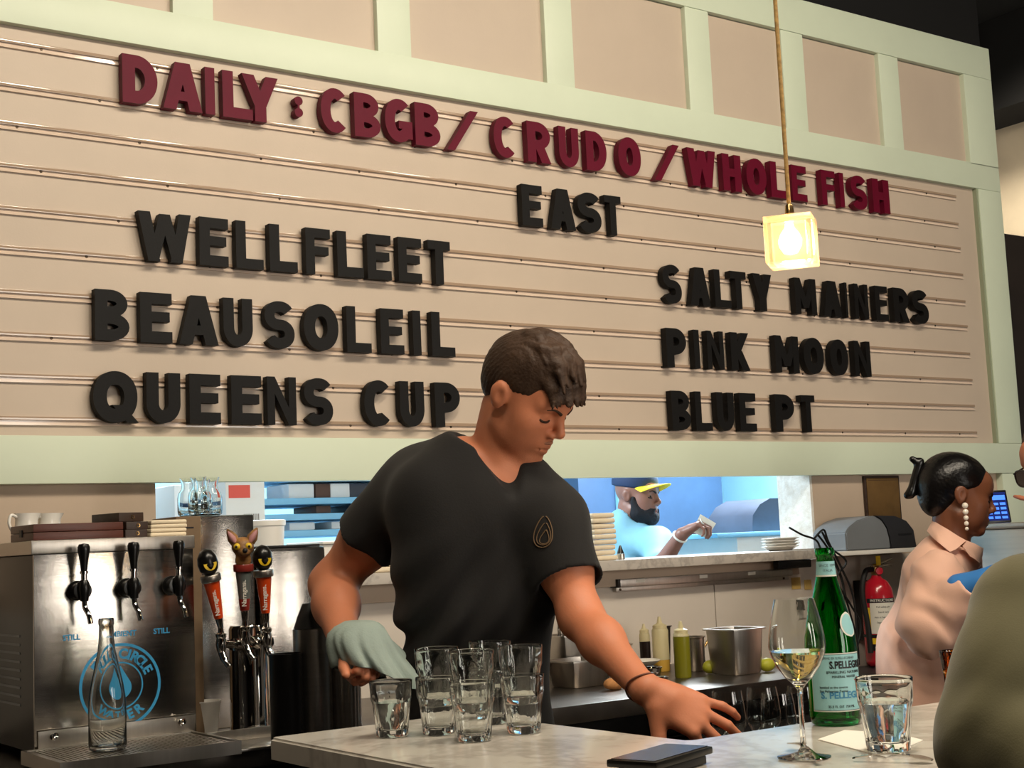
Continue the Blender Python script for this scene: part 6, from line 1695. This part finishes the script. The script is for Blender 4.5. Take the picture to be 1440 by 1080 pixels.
rings = [((506, 874), .030, .018), ((505, 880), .046, .028), ((503, 890), .056, .040), ((505, 902), .060, .048), ((510, 914), .064, .053), ((517, 926), .068, .055), ((522, 936), .071, .056)]
bm = bmesh.new(); NA = 96; RG = []
rsn = np.random.RandomState(12); phs = rsn.uniform(0, 6.28, 4)
for q, ((cx_, cy_), aa, bb) in enumerate(rings):
    v = q / (len(rings) - 1); c_ = cl(cx_, cy_, 2.69); row = []
    for k in range(NA):
        a = 2 * math.pi * k / NA
        pl_ = 1 + v * (.085 * math.sin(7 * a + phs[0]) + .05 * math.sin(12 * a + phs[1] + v) + .03 * math.sin(19 * a + phs[2]))
        flare = 1 + .38 * v * max(0, math.cos(a - .25)) ** 3          # long corner on the image right
        dz = -.012 * v * math.sin(2 * a + .6) - .030 * v * max(0, math.cos(a - .2)) ** 4 + .022 * v * max(0, math.cos(a + 1.35)) ** 3
        row.append(c_ + CR * (aa * math.cos(a) * pl_ * flare) + CB * (bb * math.sin(a) * pl_) + CU * dz)
    RG.append(row)
def shell(sc, dn):
    out = []
    for q, row in enumerate(RG):
        c_ = sum(row) / NA
        out.append([bm.verts.new(c_ + (p - c_) * sc + CU * dn) for p in row])
    return out
o_s, i_s = shell(1.0, 0), shell(.94, -.0015)
for G_, fl_ in ((o_s, False), (i_s, True)):
    for A, B in zip(G_[:-1], G_[1:]):
        for k in range(NA):
            f = [A[k], A[(k + 1) % NA], B[(k + 1) % NA], B[k]]; bm.faces.new(f[::-1] if fl_ else f)
    bm.faces.new(G_[0] if fl_ else G_[0][::-1])
for k in range(NA): bm.faces.new([o_s[-1][k], o_s[-1][(k + 1) % NA], i_s[-1][(k + 1) % NA], i_s[-1][k]])
# knuckle bump and standing corner of the cloth on top
for cpt in ((541, 862), (480, 872)):
    pass
towel = bm_obj('towel', bm, M['cloth'], None, 75)
tag(towel, "grey-green towel wrapped over the bartender's hand while he dries a glass", 'towel')
gax = _n(np.array(cl(575, 938, 2.58)) - cl(530, 925, 2.66))
gl = cl(552, 936, 2.63)
eg = empty('dried_glass', gl, 'small clear tumbler being dried inside the grey-green towel', 'glass')
lathe_obj('glass_body', [(0, 0), (.022, 0), (.024, .003), (.028, .06), (.0265, .06), (.022, .006), (0, .005)], M['glass'], eg, 36, (0, 0, 0), axis=(-gax[0], -gax[1], -gax[2]))
eg.location = Vector(cl(556, 944, 2.70))

# ---------------------------------------------------------------- woman in pink
WD = 4.30
def K(px, py, d=WD): return at(px, py, d)
wb = K(1310, 1000); wom = empty('person', (wb[0], wb[1], 0.0), 'woman with black hair in a claw clip, pink shirt and pearl earring, facing right', 'person')
Hw = Head(K(1350, 697, 4.30), head_frame(86, 12, 0), 0.96)
wt_, wf_, wu_ = head_frame(70, 0, 0)
Wsh, Wsh2 = K(1312, 806, 4.22), K(1352, 800, 4.46)
Wel, Wwr = K(1308, 885, 4.16), K(1368, 820, 4.02)
wtor = [ell_w(K(1318, 870), (.14, .10, .20), (wt_, wf_, wu_)), ell_w(K(1308, 1010), (.15, .12, .22), (wt_, wf_, wu_), .08), cap_w(Wsh, Wsh2, .05, .05, .05)]
wneck = [cap_w(K(1334, 775), Hw.p(0, -.028, -.05), .052, .047, .03), cap_w(K(1348, 782), Hw.p(0, .015, -.085), .026, .030, .03)]
warm = [cap_w(Wsh, Wel, .045, .040, .03), cap_w(Wel, Wwr, .038, .025, .03)]
Wd2 = K(1425, 806, 3.96) - Wwr
wh, _k = hand_prims(Wwr + _n(Wd2) * .02, Wd2, -CU + .2 * CR, CB, 0.170, curl=(45, 45, 25), spread=2, thumb=(35, 20))
wleg = []
wpel = K(1308, 1060); wl = []
for s_ in (-1, 1):
    hp = wpel + wt_ * .08 * s_; hp[2] = .80; kn_ = np.array([hp[0], hp[1], .46]); an = np.array([hp[0], hp[1], .085]); wl.append((hp, kn_, an))
    wleg += [cap_w(hp, kn_, .085, .055, .05), cap_w(kn_, an, .052, .038, .03), cap_w(an, an + _n(wf_ * np.array([1, 1, 0])) * .11 - np.array([0, 0, .04]), .036, .028, .02)]
sdf_obj('body', wtor + wleg + wneck + face_prims(Hw, True) + [group_p(warm + wh, .02)], 0.0042, M['skin_dk'], wom)
lips(Hw, M['lip_dk'], wom); lash(Hw, M['hair_bk'], wom); brows(Hw, M['hair_bk'], wom, r=.0024)
hq = [Hw.e((0, -.026, .046), (.0835, .106, .088)), Hw.e((0, -.085, .012), (.060, .050, .062), .03), Hw.e((0, -.07, -.035), (.055, .045, .045), .03),
      Hw.e((0, .088, -.030), (.080, .092, .084), .006, 's'), Hw.e((.074, .028, -.034), (.05, .045, .055), .008, 's'), Hw.e((-.074, .028, -.034), (.05, .045, .055), .008, 's'),
      Hw.e((.086, -.016, -.012), (.024, .020, .030), .004, 's'), Hw.e((-.086, -.016, -.012), (.024, .020, .030), .004, 's')]
def sleek(P): return .00025 * np.sin(((P - Hw.c) @ Hw.u) * 500 + ((P - Hw.c) @ Hw.f) * 160)
sdf_obj('hair', disp_p(hq, sleek), 0.0036, M['hair_bk'], wom)
# claw clip
cc0 = Hw.p(0, -.150, .055)
cl_ = [Hw.cp((0, -.136, .085), (0, -.150, -.020), .014, .014, .006), Hw.cp((0, -.140, .080), (0, -.160, .090), .012, .010, .008), Hw.cp((0, -.150, -.012), (0, -.160, -.025), .013, .012, .008)]
for i in range(5): cl_.append(Hw.cp((.0, -.140, .072 - i * .022), (.0, -.112, .066 - i * .020), .006, .004, .004))
sdf_obj('claw_clip', cl_, 0.003, M['blackpl'], wom)
for i in range(5):
    b2 = bmesh.new(); r_ = (.0090, .0085, .0074, .0068, .0056)[i]
    c_ = Vector(Hw.p(.093, -.002, -.034)) - Vector((0, 0, 1)) * (.019 * i - .0005 * i * i)
    bmesh.ops.create_uvsphere(b2, u_segments=20, v_segments=14, radius=r_, matrix=Matrix.Translation(c_)); bm_obj('earring_pearl', b2, M['pearl'], wom, 60)
# shirt
ws = [ell_w(K(1318, 860), (.160, .118, .20), (wt_, wf_, wu_)), ell_w(K(1306, 1000), (.165, .135, .30), (wt_, wf_, wu_), .08), cap_w(Wsh, Wsh2, .068, .064, .06),
      ell_w(K(1285, 960, 4.3), (.12, .10, .24), (wt_, wf_, wu_), .06), cap_w(K(1330, 776), K(1350, 784), .060, .056, .05),
      cap_w(Wsh, Wsh + (Wel - Wsh) * .3, .074, .070, .05)]
wfold = wave(17, .008, 21); wf2 = wave(42, .005, 8)
def wdr(P):
    q = P - Wel
    rr = np.linalg.norm(q, axis=1)
    return wfold(P) + wf2(P) * np.exp(-(rr / .22) ** 2) * 1.3 + .005 * np.sin((P @ CR) * 62 + 2 * np.sin(P[:, 2] * 7)) * np.clip((1.35 - P[:, 2]) * 3, 0.25, 1)
wcarve = [cap_w(K(1340, 760), Hw.p(0, -.02, -.02), .057, .062, .004, 's'), cap_w(K(1356, 772, 4.28), K(1372, 800, 4.27), .030, .008, .004, 's'),
          cap_w(Wel + (Wwr - Wel) * .86, Wwr + (Wwr - Wel) * .3, .036, .06, .003, 's')]
sdf_obj('pink_shirt', disp_p(ws, wdr) + wcarve, 0.0050, M['pinkshirt'], wom)
# the near sleeve: full upper arm, bunched at the bent elbow, buttoned cuff
o_ = CB * .045
We2 = K(1303, 876, 4.16) + o_; Ws2 = K(1312, 808, 4.22) + o_; Wc2 = Wwr + CB * .004
slv = [cap_w(Ws2, We2, .078, .084, 0), cap_w(We2, We2 + (Wc2 - We2) * .55, .078, .056, .03), cap_w(We2 + (Wc2 - We2) * .5, We2 + (Wc2 - We2) * .97, .054, .042, .03), cap_w(We2, We2 - CR * .04 + CU * .015, .07, .05, .05)]
def sdr(P):
    q = P - We2; r_ = np.linalg.norm(q, axis=1)
    a_ = np.arctan2(q @ CU, q @ CR)
    return wfold(P) * .6 + .0045 * np.sin((q @ (.5 * CR + .86 * CU)) * 105 + 2.2 * np.sin((q @ CR) * 32) + 1.5 * np.sin((q @ CB) * 40)) * np.exp(-(r_ / .10) ** 2) + .003 * np.sin((q @ CU) * 75 + 2 * np.sin((q @ CR) * 25))
dcu = _n(Wc2 - We2)
sdf_obj('sleeve', disp_p(slv, sdr) + [half_w(We2 + (Wc2 - We2) * .96, dcu, .004), cap_w(We2 + (Wc2 - We2) * .9, Wc2 + dcu * .1, .036, .038, .002, 's')], 0.0046, M['pinkshirt'], wom)
# collar
def flap(name, quads, th, m, parent):
    """thin cloth panel through rows of points"""
    bm = bmesh.new(); rows = [[np.array(q) for q in r_] for r_ in quads]
    fr = [[bm.verts.new(q) for q in r_] for r_ in rows]; bk = [[bm.verts.new(q - CB * th) for q in r_] for r_ in rows]
    n0, n1 = len(fr), len(fr[0])
    for i in range(n0 - 1):
        for k in range(n1 - 1):
            bm.faces.new([fr[i][k], fr[i][k + 1], fr[i + 1][k + 1], fr[i + 1][k]]); bm.faces.new([bk[i][k], bk[i + 1][k], bk[i + 1][k + 1], bk[i][k + 1]])
    for i in range(n0 - 1):
        bm.faces.new([fr[i][0], fr[i + 1][0], bk[i + 1][0], bk[i][0]]); bm.faces.new([fr[i + 1][-1], fr[i][-1], bk[i][-1], bk[i + 1][-1]])
    for k in range(n1 - 1):
        bm.faces.new([fr[0][k + 1], fr[0][k], bk[0][k], bk[0][k + 1]]); bm.faces.new([fr[-1][k], fr[-1][k + 1], bk[-1][k + 1], bk[-1][k]])
    return bm_obj(name, bm, m, parent, 60)
flap('collar', [[K(1312, 732, 4.30), K(1322, 738, 4.245), K(1334, 745, 4.215), K(1348, 754, 4.205), K(1359, 760, 4.205)],
                [K(1308, 739, 4.29), K(1318, 748, 4.225), K(1330, 757, 4.190), K(1341, 766, 4.180), K(1353, 765, 4.190)],
                [K(1304, 747, 4.27), K(1314, 758, 4.200), K(1326, 768, 4.165), K(1336, 776, 4.155), K(1345, 772, 4.170)]], .005, M['pinkshirt'], wom)
flap('collar', [[K(1359, 760, 4.215), K(1370, 764, 4.23), K(1383, 771, 4.25)], [K(1354, 768, 4.195), K(1367, 773, 4.215), K(1382, 781, 4.24)], [K(1364, 782, 4.19), K(1372, 787, 4.205), K(1378, 792, 4.235)]], .005, M['pinkshirt'], wom)
# glove on the raised hand
gp, _k = hand_prims(Wwr + _n(Wd2) * .02, Wd2, -CU + .2 * CR, CB, 0.176, curl=(45, 45, 25), spread=2, thumb=(35, 20), scale_r=1.12)
sdf_obj('glove', [cap_w(Wwr - _n(Wd2) * .040, Wwr + _n(Wd2) * .03, .036, .031, .0)] + [Prim(p.f, max(p.k, .006), p.op, p.c, p.r) for p in gp] , 0.0040, M['nitrile'], wom)
sdf_obj('trousers', [cap_w(hp, kn_, .094, .068, .04) for hp, kn_, an in wl] + [cap_w(kn_, an, .066, .056, .03) for hp, kn_, an in wl], 0.009, M['trouser'], wom)
for hp, kn_, an in wl:
    t_ = an + _n(wf_ * np.array([1, 1, 0])) * .12; t_[2] = .034
    sdf_obj('shoe', [cap_w(np.array([an[0], an[1], .042]), t_, .043, .036, .0), half_w((0, 0, 0.003), (0, 0, -1))], 0.007, M['rubber'], wom)
fix_parent(wom)

# ---------------------------------------------------------------- cook behind the pass-through
CD = 6.3
def Q(px, py, d=CD): return at(px, py, d)
cb0 = Q(880, 800); cook = empty('person', (cb0[0], cb0[1], 0.0), 'bearded cook in navy and yellow cap and light blue shirt holding a paper slip', 'person')
Hc = Head(Q(896, 697), head_frame(60, 4, 0), 1.0)
ct_, cf_, cu_ = head_frame(40, 0, 0)
Csh, Csh2 = Q(868, 762, 6.35), Q(924, 764, 6.15)
Cel, Cwr = Q(926, 800, 5.95), Q(958, 752, 5.85)
ctor = [ell_w(Q(885, 850), (.17, .11, .22), (ct_, cf_, cu_)), ell_w(Q(882, 960), (.16, .12, .22), (ct_, cf_, cu_), .08), cap_w(Csh, Csh2, .055, .055, .06)]
cneck = [cap_w(Q(886, 755), Hc.p(0, -.03, -.05), .062, .058, .03)]
carm = [cap_w(Csh2, Cel, .048, .042, .03), cap_w(Cel, Cwr, .040, .026, .03)]
Cd = Q(985, 735, 5.83) - Cwr
chd, _k = hand_prims(Cwr + _n(Cd) * .012, Cd, CB * -1 - CU * .2, CU * .8 - CR * .6, 0.165, curl=(62, 58, 35), spread=4, thumb=(20, 50))
cl2 = []; cpel = Q(882, 1000); clg = []
for s_ in (-1, 1):
    hp = cpel + ct_ * .085 * s_; hp[2] = .88; kn_ = np.array([hp[0], hp[1], .48]); an = np.array([hp[0], hp[1], .09]); cl2.append((hp, kn_, an))
    clg += [cap_w(hp, kn_, .085, .058, .05), cap_w(kn_, an, .055, .040, .03), cap_w(an, an + _n(cf_ * np.array([1, 1, 0])) * .11 - np.array([0, 0, .045]), .038, .030, .02)]
sdf_obj('body', ctor + clg + cneck + face_prims(Hc, False, True) + [group_p(carm + chd, .02)], 0.0048, M['skin_k'], cook)
for s_ in (-1, 1):
    b2 = bmesh.new(); bmesh.ops.create_uvsphere(b2, u_segments=18, v_segments=12, radius=.0122, matrix=Matrix.Translation(Vector(Hc.p(s_ * .032, .0698, -.0025)))); bm_obj('eye', b2, M['china'], cook, 60)
    b2 = bmesh.new(); bmesh.ops.create_uvsphere(b2, u_segments=12, v_segments=8, radius=.0062, matrix=Matrix.Translation(Vector(Hc.p(s_ * .032 + .003, .0775, -.0025)))); bm_obj('iris', b2, M['ink'], cook, 60)
lash(Hc, M['beard'], cook, r=.0022); brows(Hc, M['beard'], cook, r=.0048); lips(Hc, M['lip_dk'], cook)
bq = [Hc.e((0, .028, -.074), (.068, .072, .056)), Hc.e((0, .076, -.098), (.036, .026, .030), .02), Hc.cp((-.068, .012, -.018), (-.056, .030, -.07), .015, .022, .02), Hc.cp((.068, .012, -.018), (.056, .030, -.07), .015, .022, .02),
      Hc.cp((-.024, .088, -.060), (0, .097, -.055), .006, .006, .006), Hc.cp((.024, .088, -.060), (0, .097, -.055), .006, .006, .006),
      Hc.e((0, .090, -.020), (.060, .060, .035), .008, 's'), Hc.e((0, .105, -.069), (.020, .020, .010), .006, 's'), Hc.e((-.085, -.012, -.004), (.02, .025, .036), .004, 's'), Hc.e((.085, -.012, -.004), (.02, .025, .036), .004, 's')]
sdf_obj('beard', disp_p(bq, wave(400, .002, 4)), 0.0040, M['beard'], cook)
cq = [Hc.e((0, -.012, .060), (.084, .106, .078)), Hc.hs((0, 0, .034), (0, -.1, -1), .004), Hc.e((0, -.013, .058), (.078, .100, .073), .002, 's')]
cq = [Hc.e((0, -.012, .060), (.085, .107, .078)), Hc.hs((0, 0, .034), (0, -.1, -1), .004)]
sdf_obj('cap', cq, 0.005, M['navy'], cook)
# curved yellow peak
bm = bmesh.new(); rows = []
for i in range(7):
    t = i / 6; row = []
    for k in range(-8, 9):
        a = k / 8 * 1.15
        rad = .086 + t * .078
        x = math.sin(a) * .086 * (1 + .12 * t); y = -.010 + math.cos(a) * rad * 1.02 + (.02 if t > 0 else 0) * 0; z = .050 + .006 * t - .034 * (abs(k) / 8) ** 2 * (.5 + .6 * t)
        row.append((x, y, z))
    rows.append(row)
up = [[bm.verts.new(Hc.p(*q)) for q in r_] for r_ in rows]; lo = [[bm.verts.new(Hc.p(q[0], q[1], q[2] - .004)) for q in r_] for r_ in rows]
for G_, fl_ in ((up, False), (lo, True)):
    for A, B in zip(G_[:-1], G_[1:]):
        for k in range(16):
            f = [A[k], A[k + 1], B[k + 1], B[k]]; bm.faces.new(f[::-1] if fl_ else f)
for k in range(16): bm.faces.new([up[6][k], up[6][k + 1], lo[6][k + 1], lo[6][k]]); bm.faces.new([up[0][k + 1], up[0][k], lo[0][k], lo[0][k + 1]])
for i in range(6): bm.faces.new([up[i][0], up[i + 1][0], lo[i + 1][0], lo[i][0]]); bm.faces.new([up[i + 1][16], up[i][16], lo[i][16], lo[i + 1][16]])
bm_obj('cap_peak', bm, M['capyellow'], cook, 50)
cs = [ell_w(Q(885, 850), (.188, .128, .23), (ct_, cf_, cu_)), ell_w(Q(882, 965), (.18, .14, .20), (ct_, cf_, cu_), .08), cap_w(Csh, Csh2, .072, .068, .06), cap_w(Csh, Q(866, 850, 6.35), .068, .060, .04),
      cap_w(Q(878, 736), Q(892, 744), .070, .064, .05), cap_w(Csh2, Csh2 + (Cel - Csh2) * .75, .066, .060, .04), half_w(Q(882, 1010), np.array([0, 0, -1.0]), .0),
      cap_w(Hc.p(0, -.01, -.03), Q(893, 742), .064, .058, .004, 's')]
sdf_obj('blue_shirt', disp_p(cs[:7], wave(34, .010, 31)) + cs[7:], 0.0060, M['blueshirt'], cook)
sdf_obj('trousers', [cap_w(hp, kn_, .096, .070, .04) for hp, kn_, an in cl2] + [cap_w(kn_, an, .068, .058, .03) for hp, kn_, an in cl2], 0.010, M['trouser'], cook)
wdc = _n(Cwr - Cel); o1 = _n(np.cross(wdc, CB)); o2 = np.cross(wdc, o1)
pts = [Vector(Cwr - wdc * .012 + (o1 * math.cos(a) + o2 * math.sin(a)) * .0295) for a in np.linspace(0, 2 * math.pi, 25)]
tube_obj('wristband', pts, 0.0045, M['whitepl'], cook, 8)
kk = _k[2]; fdv = _n(Cd); o1 = _n(np.cross(fdv, CB)); o2 = np.cross(fdv, o1)
tube_obj('ring', [Vector(kk + fdv * .012 + (o1 * math.cos(a) + o2 * math.sin(a)) * .0115) for a in np.linspace(0, 2 * math.pi, 17)], 0.0028, M['china'], cook, 8)
for hp, kn_, an in cl2:
    t_ = an + _n(cf_ * np.array([1, 1, 0])) * .12; t_[2] = .036
    sdf_obj('shoe', [cap_w(np.array([an[0], an[1], .045]), t_, .045, .038, .0), half_w((0, 0, 0.006), (0, 0, -1))], 0.008, M['rubber'], cook)
fix_parent(cook)
pc_ = [Q(985, 723, 5.83), Q(1007, 736, 5.84), Q(994, 757, 5.83), Q(973, 748, 5.82)]
nrm2 = _n(np.cross(pc_[1] - pc_[0], pc_[2] - pc_[0])) * .0006
bm = bmesh.new(); a = [bm.verts.new(q - nrm2) for q in pc_]; b = [bm.verts.new(q + nrm2) for q in pc_]
bm.faces.new(a[::-1]); bm.faces.new(b)
for i in range(4): j = (i + 1) % 4; bm.faces.new([a[i], a[j], b[j], b[i]])
tag(bm_obj('paper_slip', bm, M['paper'], None), "white paper slip held up in the cook's hand", 'paper')

# ---------------------------------------------------------------- guest in olive, right foreground
OD = 1.78
def G(px, py, d=OD): return at(px, py, d * .80)
ob = G(1440, 1080); gst = empty('person', (ob[0] + .1, ob[1], 0.0), 'guest in an olive knit sweater leaning on the bar, back turned, at the right edge', 'person')
gt_, gf_, gu_ = head_frame(150, 0, 0)
Gsh = G(1452, 890, 1.80); Gel = G(1402, 1036, 1.72)
Hg = Head(G(1600, 660, 1.86), head_frame(140, 10, 0), 0.92)
gtor = [ell_w(G(1580, 1000, 1.88), (.125, .085, .15), (gt_, gf_, gu_)), ell_w(G(1575, 1190, 1.88), (.13, .10, .17), (gt_, gf_, gu_), .08), cap_w(Gsh, G(1620, 880, 1.9), .046, .046, .05)]
gwr = G(1520, 1105, 1.60)
garm = [cap_w(Gsh, Gel, .042, .038, .03), cap_w(Gel, gwr, .036, .024, .03)]
gh, _k = hand_prims(gwr, gwr - Gel, CU, CB, 0.18, curl=(35, 40, 25), spread=4, thumb=(35, 25))
glg = []; gl2 = []
for s_ in (-1, 1):
    hp = G(1572, 1300, 1.88) + gt_ * .09 * s_; hp[2] = .74; kn_ = hp + np.array([.05, .30, .0]); kn_[2] = .70; an = np.array([kn_[0], kn_[1] - .06, .26]); gl2.append((hp, kn_, an))
    glg += [cap_w(hp, kn_, .078, .056, .05), cap_w(kn_, an, .052, .040, .03), cap_w(an, an + np.array([.03, .10, -.04]), .038, .03, .02)]
sdf_obj('body', gtor + glg + [cap_w(G(1575, 860, 1.88), Hg.p(0, -.03, -.05), .052, .050, .03)] + face_prims(Hg) + [group_p(garm + gh, .02)], 0.006, M['skin'], gst)
lips(Hg, M['lip'], gst); brows(Hg, M['hair'], gst)
sdf_obj('hair', disp_p([Hg.e((0, -.018, .048), (.082, .104, .085)), Hg.e((0, -.075, .010), (.064, .042, .075), .02), Hg.e((0, .080, -.035), (.080, .090, .080), .01, 's')], wave(260, .002, 6)), 0.005, M['hair'], gst)
gs = [ell_w(G(1570, 985, 1.88), (.15, .112, .178), (gt_, gf_, gu_)), ell_w(G(1570, 1180, 1.88), (.155, .125, .19), (gt_, gf_, gu_), .08), cap_w(G(1462, 880, 1.82), G(1620, 850, 1.92), .056, .060, .05),
      cap_w(G(1452, 872, 1.80), G(1436, 945, 1.76), .061, .060, .04), cap_w(G(1436, 945, 1.76), G(1400, 1035, 1.72), .060, .057, .03), cap_w(G(1396, 1036, 1.72), G(1500, 1102, 1.62), .054, .046, .012)]
gfold = wave(24, .006, 41); gf2 = wave(60, .005, 42)
def gdr(P): return gfold(P) + gf2(P) * np.exp(-(np.linalg.norm(P - G(1420, 1030, 1.72), axis=1) / .09) ** 2) * 1.5
sdf_obj('olive_sweater', disp_p(gs, gdr) + [cap_w(Hg.p(0, -.03, -.06), G(1578, 830, 1.88), .056, .060, .004, 's'), cap_w(gwr - .03 * _n(gwr - Gel), gwr + .2 * _n(gwr - Gel), .036, .06, .003, 's')], 0.0042, M['olive'], gst)
sdf_obj('trousers', [cap_w(hp, kn_, .094, .072, .04) for hp, kn_, an in gl2] + [cap_w(kn_, an, .068, .056, .03) for hp, kn_, an in gl2], 0.010, M['navy'], gst)
fix_parent(gst)
st = G(1572, 1300, 1.88)
sl = empty('bar_stool', (st[0], st[1], 0.0), 'dark bar stool under the guest in olive', 'stool')
lathe_obj('seat', [(0, .52), (.13, .52), (.15, .535), (.15, .555), (.13, .57), (0, .573)], M['wood_dk'], sl, 40)
for k in range(4):
    a = math.pi / 4 + k * math.pi / 2; tube_obj('leg', [(.13 * math.cos(a), .13 * math.sin(a), 0.0), (.10 * math.cos(a), .10 * math.sin(a), .521)], .014, M['wood_dk'], sl, 12)

# ---------------------------------------------------------------- person in glasses at the till
TD = 4.05
def T_(px, py, d=TD): return at(px, py, d)
tb0 = T_(1500, 1000); tl_ = empty('person', (tb0[0], tb0[1], 0.0), 'person in dark-framed glasses tapping the till, mostly outside the right edge', 'person')
Ht = Head(T_(1487, 650), head_frame(-62, 16, 0), 1.05)
tt_, tfw, tu2 = head_frame(-50, 0, 0)
tsh, tel_, twr = T_(1500, 775, 4.02), T_(1545, 752, 4.40), T_(1500, 722, 4.62)
ttor = [ell_w(T_(1530, 860, 3.93), (.15, .11, .22), (tt_, tfw, tu2)), ell_w(T_(1530, 1030, 3.92), (.15, .11, .22), (tt_, tfw, tu2), .08), cap_w(T_(1490, 790), T_(1570, 790, 4.1), .055, .055, .06)]
thd, _k = hand_prims(twr, T_(1440, 716, 4.70) - twr, CU, CB, 0.18, spread=4, thumb=(30, 20), fan=[(4, 6, 4), (50, 50, 30), (55, 55, 30), (55, 55, 30)])
tl3 = []; tlg = []
for s_ in (-1, 1):
    hp = T_(1530, 1150, 3.92) + tt_ * .085 * s_; hp[2] = .88; kn_ = np.array([hp[0], hp[1], .48]); an = np.array([hp[0], hp[1], .09]); tl3.append((hp, kn_, an))
    tlg += [cap_w(hp, kn_, .085, .058, .05), cap_w(kn_, an, .055, .04, .03), cap_w(an, an + _n(tfw * np.array([1, 1, 0])) * .11 - np.array([0, 0, .045]), .038, .03, .02)]
sdf_obj('body', ttor + tlg + [cap_w(T_(1530, 765), Ht.p(0, -.03, -.05), .058, .054, .03)] + face_prims(Ht) + [group_p([cap_w(tsh, tel_, .05, .042, .03), cap_w(tel_, twr, .042, .027, .03)] + thd, .02)], 0.0055, M['skin'], tl_)
lips(Ht, M['lip'], tl_)
sdf_obj('hair', disp_p([Ht.e((0, -.018, .048), (.081, .103, .084)), Ht.e((0, -.075, .010), (.064, .042, .075), .02), Ht.e((0, .085, -.040), (.080, .100, .085), .01, 's')], wave(260, .002, 9)), 0.005, M['hair'], tl_)
sdf_obj('black_shirt', disp_p([ell_w(T_(1530, 860, 3.93), (.160, .128, .23), (tt_, tfw, tu2)), ell_w(T_(1530, 1040, 3.92), (.165, .125, .22), (tt_, tfw, tu2), .08), cap_w(T_(1490, 790), T_(1570, 790, 4.1), .070, .07, .06), cap_w(tsh, tsh + (tel_ - tsh) * .8, .066, .058, .04)], wave(30, .008, 51)) + [cap_w(Ht.p(0, -.03, -.06), T_(1530, 770), .060, .064, .004, 's')], 0.007, M['tee'], tl_)
sdf_obj('trousers', [cap_w(hp, kn_, .096, .070, .04) for hp, kn_, an in tl3] + [cap_w(kn_, an, .068, .058, .03) for hp, kn_, an in tl3], 0.010, M['trouser'], tl_)
fix_parent(tl_)
# glasses sit low on the nose
gg = empty('eyeglasses', Ht.p(0, .11, -.01), 'dark tortoise eyeglasses with tinted lenses worn by the person at the till', 'glasses')
for s_ in (-1, 1):
    ring = [Vector(Ht.p(s_ * (.034 + .027 * math.copysign(abs(math.cos(a)) ** .7, math.cos(a))), .112 - .010 * abs(.034 + .027 * math.cos(a)) / .06, -.012 + .022 * math.copysign(abs(math.sin(a)) ** .7, math.sin(a)))) for a in np.linspace(0, 2 * math.pi, 33)]
    rel(tube_obj('rim', ring, .0030, M['frame'], None, 8), gg)
    bm = bmesh.new(); cen = sum((q for q in ring[:-1]), Vector()) / 32
    b = [bm.verts.new(q + Vector(Ht.f) * .0006) for q in ring[:-1]]; a = [bm.verts.new(q - Vector(Ht.f) * .0006) for q in ring[:-1]]
    bm.faces.new(b); bm.faces.new(a[::-1])
    for i in range(32): j = (i + 1) % 32; bm.faces.new([a[i], a[j], b[j], b[i]])
    rel(bm_obj('lens', bm, M['tint_glass'], None, 40), gg)
    rel(tube_obj('temple', [Vector(Ht.p(s_ * .061, .104, .002)), Vector(Ht.p(s_ * .080, .03, .004)), Vector(Ht.p(s_ * .082, -.02, -.002))], .0028, M['frame'], None, 8), gg)
rel(tube_obj('bridge', [Vector(Ht.p(-.008, .112, -.006)), Vector(Ht.p(0, .1155, -.003)), Vector(Ht.p(.008, .112, -.006))], .0026, M['frame'], None, 8), gg)
